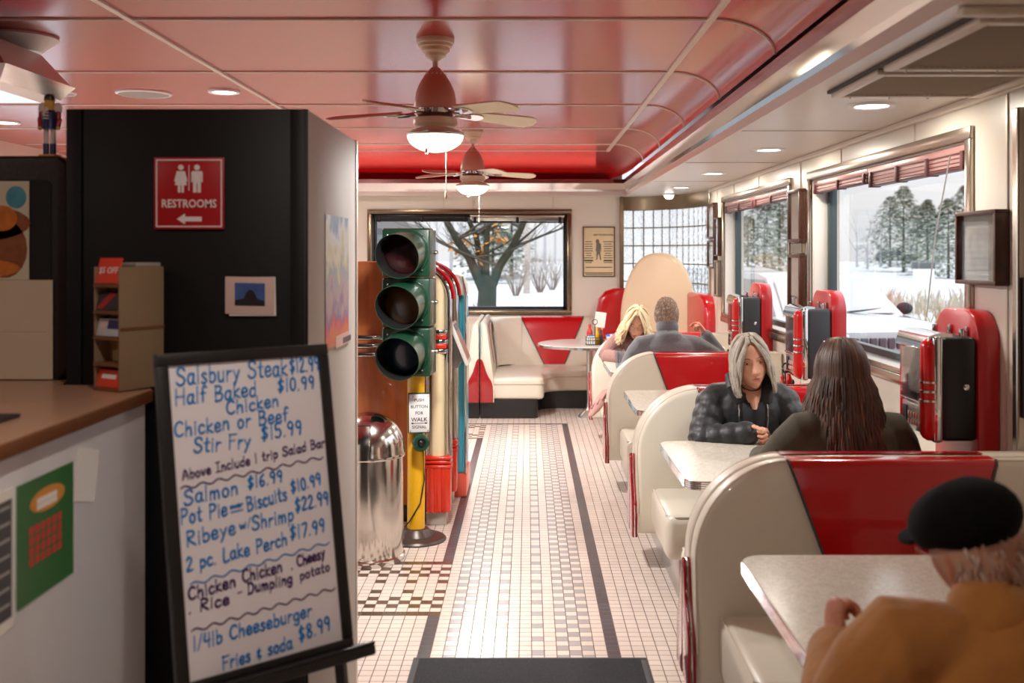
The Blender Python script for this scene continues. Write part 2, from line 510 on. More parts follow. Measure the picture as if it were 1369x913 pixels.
# windows
M_JAMB = mat('window_jamb', (232, 228, 220), .35)
M_SASH = mat('dark_sash', (70, 84, 88), .4, .3)
n_w = [0]
def window(plane, a0, a1, z0, z1, fw, inner_t=.05, m_face=M_STEELTRIM, m_in=M_JAMB, m_sash=M_SASH, mull=None):
    n_w[0] += 1
    def bx(b, p, q, d0, d1, u, v, m):   # d = depth: negative stands into the room
        if plane == 'x': b.box(WX + d0, WX + d1, p, q, u, v, m, .004)
        else: b.box(p, q, BY + d0, BY + d1, u, v, m, .004)
    b = MB()
    for p, q, u, v in ((a0 - fw, a1 + fw, z1, z1 + fw), (a0 - fw, a1 + fw, z0 - fw, z0), (a0 - fw, a0, z0, z1), (a1, a1 + fw, z0, z1)):
        bx(b, p, q, -.02, .01, u, v, m_face)
    o = b.build('window_%d' % n_w[0], m_face); o['kind'] = 'structure'
    b = MB()
    t = inner_t
    for p, q, u, v in ((a0, a1, z1 - .012, z1), (a0, a1, z0, z0 + .012), (a0, a0 + .012, z0, z1), (a1 - .012, a1, z0, z1)):
        bx(b, p, q, .011, .11, u, v, m_in)
    b.build('window_jamb', m_in, o)
    b = MB()
    for p, q, u, v in ((a0, a1, z1 - t, z1), (a0, a1, z0, z0 + t), (a0, a0 + t, z0, z1), (a1 - t, a1, z0, z1)):
        bx(b, p, q, .10, .15, u, v, m_sash)
    if mull:
        for mm in mull: bx(b, mm - t / 2, mm + t / 2, .10, .15, z0, z1, m_sash)
    b.build('window_sash', m_sash, o)
    b = MB()
    if plane == 'x': b.quad([(WX + .125, p, q) for p, q in ((a0 + .01, z0 + .01), (a1 - .01, z0 + .01), (a1 - .01, z1 - .01), (a0 + .01, z1 - .01))], M_GLASS)
    else: b.quad([(p, BY + .125, q) for p, q in ((a0 + .01, z0 + .01), (a1 - .01, z0 + .01), (a1 - .01, z1 - .01), (a0 + .01, z1 - .01))], M_GLASS)
    b.build('window_pane', M_GLASS, o, False)
    return o
w1 = window('x', W1[0], W1[1], ZB, ZT, .052)
w2 = window('x', W2[0], W2[1], ZB, ZT, .052)
w3 = window('x', W3[0], W3[1], ZB, ZT, .052)
M_BRONZE = mat('bronze_frame', (128, 108, 88), .26, 1.0)
M_DARKIN = mat('dark_reveal', (30, 26, 24), .35, .5)
w4 = window('y', BW[0], BW[1], BW[2], BW[3], .05, .04, M_BRONZE, M_DARKIN, M_DARKIN)
# bulky bright sill rails below the wall windows
for o, w in ((w1, W1), (w2, W2)):
    b = MB(); b.box(WX - .03, WX + .1, w[0], w[1], ZB - .004, ZB + .018, M_STEELTRIM, .005); b.box(WX - .035, WX, w[0], w[1], ZB - .06, ZB - .012, M_STEELTRIM, .006); b.build('window_sill', M_STEELTRIM, o)
# left side: the glazed entrance beyond the black partition (lights the cross aisle)
b = MB()
for yy in (3.6, 5.4, 7.2, 9.0, 10.75): b.box(-4.78, -4.72, yy, yy + .05, .3, 2.35, M_STEELTRIM)
o = b.build('window_5', M_STEELTRIM); o['kind'] = 'structure'
b = MB(); b.quad([(-4.75, 3.62, .3), (-4.75, 10.78, .3), (-4.75, 10.78, 2.35), (-4.75, 3.62, 2.35)], M_GLASS); b.build('window_pane', M_GLASS, o, False)



# curved glass-block corner
M_BLOCK = bpy.data.materials.new('glass_block'); M_BLOCK.use_nodes = True
n, l = M_BLOCK.node_tree.nodes, M_BLOCK.node_tree.links
n.remove(n['Principled BSDF'])
tl = n.new('ShaderNodeBsdfTranslucent'); tl.inputs[0].default_value = (.9, .92, .93, 1)
tr_ = n.new('ShaderNodeBsdfTransparent'); tr_.inputs[0].default_value = (.93, .95, .95, 1)
gl = n.new('ShaderNodeBsdfGlossy'); gl.inputs['Roughness'].default_value = .15
t = n.new('ShaderNodeTexCoord'); no = n.new('ShaderNodeTexNoise'); no.inputs['Scale'].default_value = 26; no.inputs['Detail'].default_value = 2
l.new(t.outputs['Object'], no.inputs['Vector'])
rp = n.new('ShaderNodeValToRGB'); rp.color_ramp.elements[0].position = .35; rp.color_ramp.elements[1].position = .62
rp.color_ramp.elements[0].color = (.15, .15, .15, 1); rp.color_ramp.elements[1].color = (.75, .75, .75, 1)
l.new(no.outputs[0], rp.inputs[0])
m1 = n.new('ShaderNodeMixShader'); l.new(rp.outputs[0], m1.inputs[0]); l.new(tl.outputs[0], m1.inputs[1]); l.new(tr_.outputs[0], m1.inputs[2])
bpn = n.new('ShaderNodeBump'); bpn.inputs['Strength'].default_value = .4; bpn.inputs['Distance'].default_value = .02; l.new(no.outputs[0], bpn.inputs['Height'])
l.new(bpn.outputs[0], gl.inputs['Normal'])
m2 = n.new('ShaderNodeMixShader'); m2.inputs[0].default_value = .06; l.new(m1.outputs[0], m2.inputs[1]); l.new(gl.outputs[0], m2.inputs[2])
l.new(m2.outputs[0], n['Material Output'].inputs[0])
M_MORTAR = mat('block_mortar', (120, 112, 92), .6)
def corner(t, off=0.0):   # quarter ellipse from end wall to window wall
    a, bb = .75 + off, 1.4 + off
    return Vector((1.06 + a * sin(t), 10.4 + bb * cos(t), 0))
# even arc-length steps
ts = [i * pi / 2 / 400 for i in range(401)]; L = [0]
for p, q in zip(ts, ts[1:]): L.append(L[-1] + (corner(q) - corner(p)).length)
NB = 14
def t_at(s_):
    for i, v in enumerate(L):
        if v >= s_: return ts[i]
    return pi / 2
b = MB(); g = MB()
za, zb_ = .75, 2.13
for k in range(NB):
    s0, s1 = L[-1] * k / NB, L[-1] * (k + 1) / NB
    p0, p1 = corner(t_at(s0 + .006)), corner(t_at(s1 - .006)); q0, q1 = corner(t_at(s0 + .006), .08), corner(t_at(s1 - .006), .08)
    z = zb_
    while z - .2 > za - .01:
        u, v = z - .194, z - .006
        pm, qm = (p0 + p1) / 2 + (p0 - q0) * .04, 0
        for (A, B, zz0, zz1) in (((p0), (p1), u, v),):
            ring_in = [(p0.x, p0.y, u), (p1.x, p1.y, u), (p1.x, p1.y, v), (p0.x, p0.y, v)]
            ring_out = [(q0.x, q0.y, u), (q1.x, q1.y, u), (q1.x, q1.y, v), (q0.x, q0.y, v)]
            vi = [b.b.verts.new(p) for p in ring_in]; b.b.faces.new(vi)
        z -= .2
    # mortar lines
    s = t_at(s1)
    g.loft([corner(s, .01) + Vector((0, 0, za)), corner(s, .01) + Vector((0, 0, zb_))], [.007, .007], M_MORTAR, 4, (1, 0, 0), True, False)
z = zb_
while z > za - .02:
    g.tube([corner(t_at(L[-1] * i / 40), .01) + Vector((0, 0, z)) for i in range(41)], .006, M_MORTAR, 4); z -= .2
for m_ in (M_BLOCK,): b.mats = [m_]
o = b.build('window_6', M_BLOCK, None, False); o['kind'] = 'structure'
g.build('window_mortar', M_MORTAR, o)
# steel header, dado and edge post of the corner
b = MB(); rgs = []
cc = [corner(t_at(L[-1] * i / 40), -.012) for i in range(41)]
for z0_, z1_, m_ in ((zb_, SZ, mat('corner_header', (150, 132, 108), .3, .8)), (0, za, M_WALL)):
    b.rings([[(p.x, p.y, z0_) for p in cc], [(p.x, p.y, z1_) for p in cc]], m_, False, False, False)
o2 = struct('wall_corner', b, None, None, True)
b = MB(); b.box(1.03, 1.075, BY - .05, BY, 0, SZ, M_BRONZE, .004); struct(trim_name(), b)
b = MB(); b.box(WX - .035, WX + .01, 3.80, 3.845, .74, 2.18, M_STEELTRIM, .008); struct(trim_name(), b)
b = MB(); b.box(WX - .02, WX + .01, 3.70, 3.795, 1.05, 1.56, M_BLACK, .004); struct(trim_name(), b)
b = MB(); b.box(WX - .02, WX + .01, 10.36, 10.42, 0, SZ, M_STEELTRIM, .004); struct(trim_name(), b)
# ------------------------------------------------------------------ booth benches on the window side
BX = .567                 # aisle end of benches
BL = WX - BX - .012      # bench length
M_ENDRED = mat('end_red', (150, 10, 18), .16, coat=.8)
M_TAUPE = mat('taupe_vinyl', (198, 183, 164), .42, coat=.15, bump=.05, bscale=300)
def yfront(z):           # sloping front of a backrest (bench looks to -Y, rear at y=0)
    return -.165 + .075 * max(0, min(1, (z - .30) / .64))
ZTOP = .935
def bench_proto():
    root = thing('booth_bench', (0, 0, 0), None, 'bench', 'red and cream booth benches along the window wall')
    # backrest: slab with a big round corner at the aisle and rolled edges
    rc = .34
    out = [(BL, .19), (BL, ZTOP)] + [(rc - rc * sin(t), ZTOP - rc + rc * cos(t)) for t in [i * pi / 2 / 14 for i in range(15)]] + [(0.0, .19)]
    b = MB()
    b.prism(out, 'y', -.12, -.004, M_CREAM, .026, 4)
    for v in b.b.verts:
        k = (-.004 - v.co.y) / .116
        v.co.y = -.004 + k * (yfront(v.co.z) + .004)
    b.build('backrest', M_CREAM, root, angle=60)
    # red panel with slanting seams, wrapped over the top
    prof = []
    for z in (.42, .5, .6, .7, .8, .88): prof.append((yfront(z) - .005, z))
    yt = yfront(ZTOP)
    for t in [i * pi / 10 for i in range(0, 11)]:
        r_ = .03
        if t <= pi / 2: prof.append((yt - .005 + r_ - r_ * cos(t), ZTOP - r_ + .005 + r_ * sin(t)))
    prof.append((-.02, ZTOP + .005))
    b = MB()
    def xl(z): return .325 + (ZTOP - z) * .35
    def xr(z): return BL - .19 - (ZTOP - z) * .35
    rg = []
    for (y, z) in prof:
        zz = min(z, ZTOP)
        rg.append([(xl(zz) + (xr(zz) - xl(zz)) * i / 12, y - .006 * sin(pi * i / 12), z) for i in range(13)])
    b.rings(rg, M_RED, False, False, False)
    b.build('red_panel', M_RED, root, angle=60)
    for s_, fx_ in ((0, xl), (1, xr)):
        b = MB(); b.tube([(fx_(min(z, ZTOP)), y - .003, z) for (y, z) in prof[:-2]], .005, M_PIPING, 6, (1, 0, 0)); b.build('seam_piping', M_PIPING, root)
    # welt round the front edge
    b = MB(); q = [(x + .012 if x < .01 else x, yfront(z) + .012, z) for x, z in out[2:]]
    q = [(max(x, .0) + .0, yfront(z) + .016, z + (.0)) for x, z in out[1:-1]] + [(.0, yfront(.3) + .016, .3)]
    b.tube([(x + (.006 if x < .3 else 0), y, z - .002) for x, y, z in q], .006, M_TAUPE, 6, (0, 1, 0)); b.build('edge_welt', M_TAUPE, root)
    # seat
    b = MB()
    b.box(.072, BL - .002, -.735, -.13, .215, .43, M_CREAM, .045, 4)
    for v in b.b.verts:
        if v.co.z > .40: v.co.z += .016 * sin(pi * min(1, max(0, (v.co.x) / BL))) * sin(pi * min(1, max(0, (-v.co.y - .1) / .65)))
    b.build('seat', M_TAUPE, root, angle=60)
    b = MB(); b.tube([(.085, -.16, .42), (.08, -.68, .42), (.12, -.722, .42), (BL - .03, -.722, .42)], .005, M_CREAM, 6); b.build('seat_welt', M_CREAM, root)
    # bright metal plinth, set back
    b = MB(); b.box(.15, BL, -.62, -.01, 0, .22, M_STEEL, .004); b.build('plinth', M_STEEL, root)
    # aisle end: bell-shaped red panel with metal edge and black strip
    bell = [(-.006, .17)] + [(-.006, .58)] + [(-.006 - w, z) for w, z in ((.012, .575), (.022, .55), (.032, .51), (.046, .465), (.072, .42), (.10, .385), (.125, .34), (.135, .28), (.135, .17))]
    b = MB(); b.prism(bell, 'x', -.026, .004, M_ENDRED, .008, 3); b.build('end_panel', M_ENDRED, root, angle=50)
    b = MB(); b.tube([(-.012, y, z) for y, z in bell[1:]], .0032, M_CHROME, 6, (1, 0, 0)); b.build('end_trim', M_CHROME, root)
    b = MB(); b.box(-.02, .006, -.004, 0.0, .165, .572, M_BLACK, .001); b.build('end_strip', M_BLACK, root)
    return root
B0 = bench_proto()
BYS = [1.60, 3.68, 5.59, 7.50, 9.41]     # planes where two benches stand back to back
bl = {
    (0, 1): 'cream booth bench the man in the tan coat sits on',
    (1, 0): 'cream and red booth bench across the table from the man in the cap',
    (1, 1): 'cream and red booth bench under the long-haired brunette',
    (2, 0): 'cream and red booth bench the grey-haired woman in the puffer jacket sits on',
    (2, 1): 'cream and red booth bench behind the grey-haired woman, facing the empty table',
    (3, 0): 'cream and red booth bench with empty seat behind the empty window table',
    (3, 1): 'cream and red booth bench the man in the grey fleece sits on',
    (4, 0): 'cream booth bench of the blonde woman, a pink coat hanging over it',
}
for (k, s), lab in bl.items():
    o = B0 if (k, s) == (1, 0) else copy_tree(B0)
    if s == 0:
        o.location = (BX, BYS[k], 0)
    else:
        o.location = (BX, BYS[k], 0); o.scale = (1, -1, 1)
    o['label'] = lab

# ------------------------------------------------------------------ tables
M_LAM = bpy.data.materials.new('speckled_laminate'); M_LAM.use_nodes = True
n, l = M_LAM.node_tree.nodes, M_LAM.node_tree.links; bs = n['Principled BSDF']
t = n.new('ShaderNodeTexCoord'); no = n.new('ShaderNodeTexNoise'); no.inputs['Scale'].default_value = 260; no.inputs['Detail'].default_value = 2
no2 = n.new('ShaderNodeTexNoise'); no2.inputs['Scale'].default_value = 60
l.new(t.outputs['Object'], no.inputs['Vector']); l.new(t.outputs['Object'], no2.inputs['Vector'])
ad = n.new('ShaderNodeMath'); ad.operation = 'ADD'; l.new(no.outputs[0], ad.inputs[0])
ml = n.new('ShaderNodeMath'); ml.operation = 'MULTIPLY'; ml.inputs[1].default_value = .35; l.new(no2.outputs[0], ml.inputs[0]); l.new(ml.outputs[0], ad.inputs[1])
rp = n.new('ShaderNodeValToRGB'); rp.color_ramp.elements[0].position = .5; rp.color_ramp.elements[1].position = .85
rp.color_ramp.elements[0].color = lin((182, 170, 152)) + (1,); rp.color_ramp.elements[1].color = lin((226, 220, 208)) + (1,)
l.new(ad.outputs[0], rp.inputs[0]); l.new(rp.outputs[0], bs.inputs['Base Color']); bs.inputs['Roughness'].default_value = .2
def ribbed(name, pts, z0, z1, parent, closed=False):
    """fluted metal edge band round a table top; pts = plan outline"""
    b = MB()
    nr = 4
    zs = []
    for i in range(nr):
        a, c = z0 + (z1 - z0) * i / nr, z0 + (z1 - z0) * (i + 1) / nr
        zs += [(a, 0.0), (a + (c - a) * .25, .003), (a + (c - a) * .75, .003), (c, 0.0)]
    P = [Vector((x, y, 0)) for x, y in pts]; N = len(P)
    rg = []
    for z, off in zs:
        row = []
        for i, p in enumerate(P):
            a = P[(i - 1) % N] if closed or i > 0 else p; c = P[(i + 1) % N] if closed or i < N - 1 else p
            d = (c - a).normalized(); nn = Vector((d.y, -d.x, 0))
            row.append((p.x + nn.x * (.001 + off), p.y + nn.y * (.001 + off), z))
        rg.append(row)
    b.rings(rg, M_CHROME, False, False, closed)
    return b.build(name, M_CHROME, parent, angle=20)
def table_proto():
    root = thing('booth_table', (0, 0, 0), None, 'table', 'speckled booth tables along the window wall')
    Lx, hy, rc = WX - .63 - .01, .45, .075
    edge = [(Lx, hy)] + [(rc - rc * sin(t), hy - rc + rc * cos(t)) for t in [i * pi / 2 / 6 for i in range(7)]] + [(rc - rc * cos(t), -hy + rc - rc * sin(t)) for t in [i * pi / 2 / 6 for i in range(7)]] + [(Lx, -hy)]
    b = MB(); b.prism(edge, 'z', .703, .742, M_LAM, .003, 1); b.build('table_top', M_LAM, root)
    ribbed('edge_band', edge, .704, .739, root)
    b = MB(); b.lathe([(.0, 0), (.24, 0), (.24, .012), (.19, .03), (.05, .05), (.042, .08), (.042, .66), (.10, .68), (.10, .703)], (.62, 0, 0), M_BLACK); b.build('pedestal', M_BLACK, root)
    return root
T0 = table_proto()
tl_ = ['speckled grey table with ribbed metal edge in front of the man in the tan coat', 'speckled table the grey-haired woman leans on',
       'empty speckled table behind the grey-haired woman, under the middle jukebox box', 'speckled table with two water glasses on it']
for k in range(4):
    o = T0 if k == 0 else copy_tree(T0)
    o.location = (.63, (2.70, 4.61, 6.48, 8.40)[k], 0); o['label'] = tl_[k]

# ------------------------------------------------------------------ booth along the end wall (left) with its round table
def bell_end(b, xc, sgn, y, w=.125, m=M_ENDRED):
    pr = [(0, .165), (0, .60), (.014, .595), (.03, .57), (.045, .52), (.06, .47), (.085, .42), (.11, .38), (w, .33), (w + .004, .25), (w + .004, .165)]
    b.prism([(xc + sgn * x, z) for x, z in pr], 'y', y - .03, y + .01, m, .008, 3)
def side_back(name_root, xc, sgn, ya, yb, lab, grp):
    """a bench arm seen from its end: back leaning away from the seat; sgn=+1 opens to +X"""
    return None
g = thing('corner_booth', (0.1, 11.2, 0), 'cream and red booth with a curved seat under the end wall window', 'booth')
yE, XC = 10.40, -.475
# arm backrest: profile in XZ swept along Y
def arm_profile(xc, s):
    return [(xc, .165), (xc + s * .135, .165), (xc + s * .135, .40), (xc + s * .115, .55), (xc + s * .09, .75), (xc + s * .075, .88), (xc + s * .062, .935), (xc + s * .035, .965), (xc + s * .006, .955), (xc, .93)]
def arm_back(parent, xc, s, ya, yb_, nm='backrest'):
    b = MB(); pr = arm_profile(xc, s)
    rg = []
    for k, y in ((.90, ya), (.975, ya + .02), (1.0, ya + .06), (1.0, yb_)):
        cx, cz = xc + s * .05, .55
        rg.append([(cx + (x - cx) * k, y, cz + (z - cz) * (k if z > .6 else 1)) for x, z in pr])
    b.rings(rg, M_CREAM); return b.build(nm, M_CREAM, parent, angle=50)
arm_back(g, XC, 1, yE, 11.75, 'arm_backrest')
b = MB()   # red inlay on the arm back
rows = []
for z in (.93, .8, .7, .6, .5):
    xo = XC + (.135 if z < .42 else .115 - (z - .55) * .135 if z < .9 else .073)
    q = (.93 - z) / .43
    y0_, y1_ = 10.62 + q * .22, 11.35 - q * .12
    rows.append([(xo + .006, y0_, z), (xo + .012, (y0_ + y1_) / 2, z), (xo + .006, y1_, z)])
b.rings(rows, M_RED, False, False, False); b.build('arm_red_panel', M_RED, g, angle=60)
b = MB(); bell_end(b, XC, 1, yE); b.build('end_panel', M_ENDRED, g, angle=50)
b = MB(); b.tube([(XC + x, yE - .034, z) for x, z in ((.004, .60), (.018, .598), (.035, .57), (.05, .52), (.066, .47), (.09, .42), (.116, .38), (.131, .33), (.134, .25), (.134, .17))], .005, M_CREAM, 6, (0, 1, 0)); b.build('end_welt', M_CREAM, g)
b = MB(); b.tube([(XC + .003, yE - .005, .6), (XC + .003, yE - .005, .96)], .006, M_CHROME, 6); b.build('end_trim', M_CHROME, g)
# long backrest under the window
XR = 1.02
b = MB()
pr = [(11.62, .30), (11.60, .42), (11.63, .6), (11.67, .8), (11.685, .89), (11.70, .92), (11.73, .935), (11.775, .935), (11.785, .92), (11.785, .30)]
b.rings([[(x, y, z) for y, z in pr] for x in (XC + .05, 0, .5, XR)], M_CREAM); b.build('backrest', M_CREAM, g, angle=50)
# curved corner between arm and long back
b = MB(); cr_rg = []
for i in range(9):
    t = i / 8 * pi / 2
    cx, cy, rr = XC + .40, 11.35, .30
    row = []
    for rad_, z in ((.26, .42), (.265, .6), (.29, .8), (.305, .89), (.325, .925), (.36, .94), (.42, .94)):
        row.append((cx - rad_ * cos(t) * 1.0, cy + rad_ * sin(t), z))
    cr_rg.append(row)
b.rings(cr_rg, M_CREAM, False, False, False); b.build('corner_cushion', M_CREAM, g, angle=60)
b = MB(); rows = []
for z, y in ((.42, 11.598), (.5, 11.61), (.6, 11.628), (.7, 11.646), (.8, 11.664), (.88, 11.68), (.915, 11.695), (.94, 11.72), (.941, 11.77)):
    q = max(0, (.935 - z)); l_, r_ = -.08 + q * .50, .62 - q * .42
    rows.append([(l_ + (r_ - l_) * i / 8, y - .008, z) for i in range(9)])
b.rings(rows, M_RED, False, False, False); b.build('red_panel', M_RED, g, angle=60)
for k in (0, 8):
    b = MB(); b.tube([tuple(Vector(r[k]) + Vector((0, -.002, 0))) for r in rows], .005, M_PIPING, 6, (1, 0, 0)); b.build('seam_piping', M_PIPING, g)
# L-shaped seat with rounded inner and outer corner
def Lplan(x0, x1, y0, y1, yf, xe, r_in=.28, r_out=.07):
    """x0 back of arm, x1 inner edge of arm, y0 front end, yf front edge of long seat, y1 wall, xe right end"""
    p = [(x0, y1), (x0, y0 + .0)]
    p += [(x1 - r_out + r_out * sin(t), y0 + r_out - r_out * cos(t)) for t in [i * pi / 2 / 6 for i in range(7)]]
    p += [(x1 + r_in - r_in * cos(t), yf - r_in + r_in * sin(t)) for t in [i * pi / 2 / 8 for i in range(9)]]
    p += [(xe, yf), (xe, y1)]
    return p
b = MB(); b.prism(Lplan(XC + .115, .16, yE + .02, 11.70, 11.06, XR)[::-1], 'z', .19, .405, M_CREAM, .035, 4); b.build('seat', M_CREAM, g, angle=50)
b = MB(); b.tube([(x, y, .345) for x, y in Lplan(XC + .115, .166, yE + .014, 11.70, 11.054, XR)[1:-1]], .005, M_TAUPE, 6); b.build('seat_welt', M_TAUPE, g)
M_KICK = mat('black_plinth', (26, 25, 26), .35)
b = MB(); b.prism(Lplan(XC + .0, .10, yE + .03, 11.75, 11.12, XR, .2, .05)[::-1], 'z', 0, .19, M_KICK, .003, 1); b.build('plinth', M_KICK, g)
# the neighbouring bench back to back with it
g2 = thing('booth_bench', (-.7, 11, 0), 'cream bench backing onto the end window booth, half hidden by the turquoise pump', 'bench')
arm_back(g2, XC - .012, -1, yE, 11.75)
b = MB(); bell_end(b, XC - .012, -1, yE); b.build('end_panel', M_ENDRED, g2, angle=50)
b = MB(); b.prism(Lplan(XC + .1, .16, yE + .02, 11.70, 11.06, 1.02)[::-1], 'z', .19, .405, M_CREAM, .035, 4); b.xform(Matrix.Translation((2 * XC - .012, 0, 0)) @ Matrix.Diagonal((-1, 1, 1, 1))); b.build('seat', M_CREAM, g2, angle=50)
b = MB(); b.prism(Lplan(XC + .0, .10, yE + .03, 11.75, 11.12, 1.02, .2, .05)[::-1], 'z', 0, .19, M_KICK, .003, 1); b.xform(Matrix.Translation((2 * XC - .012, 0, 0)) @ Matrix.Diagonal((-1, 1, 1, 1))); b.build('plinth', M_KICK, g2)
b = MB(); b.rings([[(2 * XC - .012 - x, y, z) for y, z in pr] for x in (XC + .05, 0, .5, XR)], M_CREAM); b.build('backrest', M_CREAM, g2, angle=50)
# round table on a trumpet foot
M_WTOP = mat('white_laminate', (226, 222, 214), .22, vary=.03, vscale=180)
rt = thing('round_table', (.62, 10.55, 0), 'round white table with metal edge in front of the end wall booth', 'table')
b = MB(); b.lathe([(0, .71), (.50, .71), (.52, .715), (.52, .738), (.515, .742), (0, .742)], (.62, 10.55, 0), M_WTOP, 48); b.build('table_top', M_WTOP, rt)
ribbed('edge_band', [(.62 + .52 * cos(-t), 10.55 + .52 * sin(-t)) for t in [i * 2 * pi / 48 for i in range(48)]][::-1], .712, .738, rt, True)
b = MB(); b.lathe([(0, 0), (.115, 0), (.115, .012), (.10, .03), (.06, .06), (.036, .10), (.03, .16), (.03, .66), (.07, .69), (.14, .71)], (.62, 10.55, 0), M_STEEL); b.build('pedestal', M_STEEL, rt)

# ------------------------------------------------------------------ round corner booth by the glass blocks
cb = thing('corner_booth', (1.3, 11.0, 0), 'corner booth with a tall cream dome back and red wings before the glass blocks', 'booth')
M_DOME = mat('dome_vinyl', (226, 200, 166), .36, coat=.2, bump=.04, bscale=250)
def slab(name, outline, M, th, m, bev, parent):
    b = MB(); b.prism(outline, 'y', -th / 2, th / 2, m, bev, 5); b.xform(M); return b.build(name, m, parent, angle=60)
dome = [(-.40, .42), (.40, .42), (.41, .85)] + [(.41 * (abs(cos(t)) ** .8) * (1 if cos(t) > 0 else -1) + .02 * sin(t), .95 + .70 * sin(t) ** 1.05) for t in [pi * i / 28 for i in range(1, 28)]] + [(-.41, .85)]
slab('dome_back', dome, Matrix.Translation((1.36, 10.98, 0)) @ Matrix.Rotation(R(-26), 4, 'Z'), .13, M_DOME, .05, cb)
wingL = [(0.0, .42), (.42, .42), (.42, 1.265), (.20, 1.262), (.10, 1.23), (.03, 1.15), (0.0, 1.0)]
slab('wing_back', wingL, Matrix.Translation((.745, 11.52, 0)), .14, M_RED, .05, cb)
wingR = [(0.0, .42), (.62, .42), (.62, 1.0), (.58, 1.14), (.50, 1.22), (.38, 1.25), (.0, 1.25)]
slab('wing_back', wingR, Matrix.Translation((1.70, 10.62, 0)) @ Matrix.Rotation(R(-80), 4, 'Z') @ Matrix.Translation((-.1, 0, 0)), .14, M_RED, .05, cb)
b = MB(); b.prism([(.8, 11.45), (.8, 11.0), (1.0, 10.75), (1.1, 10.35), (1.62, 10.2), (1.66, 10.7), (1.2, 11.3)], 'z', .2, .44, M_RED, .04, 3); b.build('seat', M_RED, cb, angle=50)
b = MB(); b.prism([(.85, 11.4), (.85, 11.05), (1.05, 10.8), (1.15, 10.42), (1.6, 10.3), (1.62, 10.7), (1.2, 11.3)], 'z', 0, .2, M_KICK); b.build('plinth', M_KICK, cb)

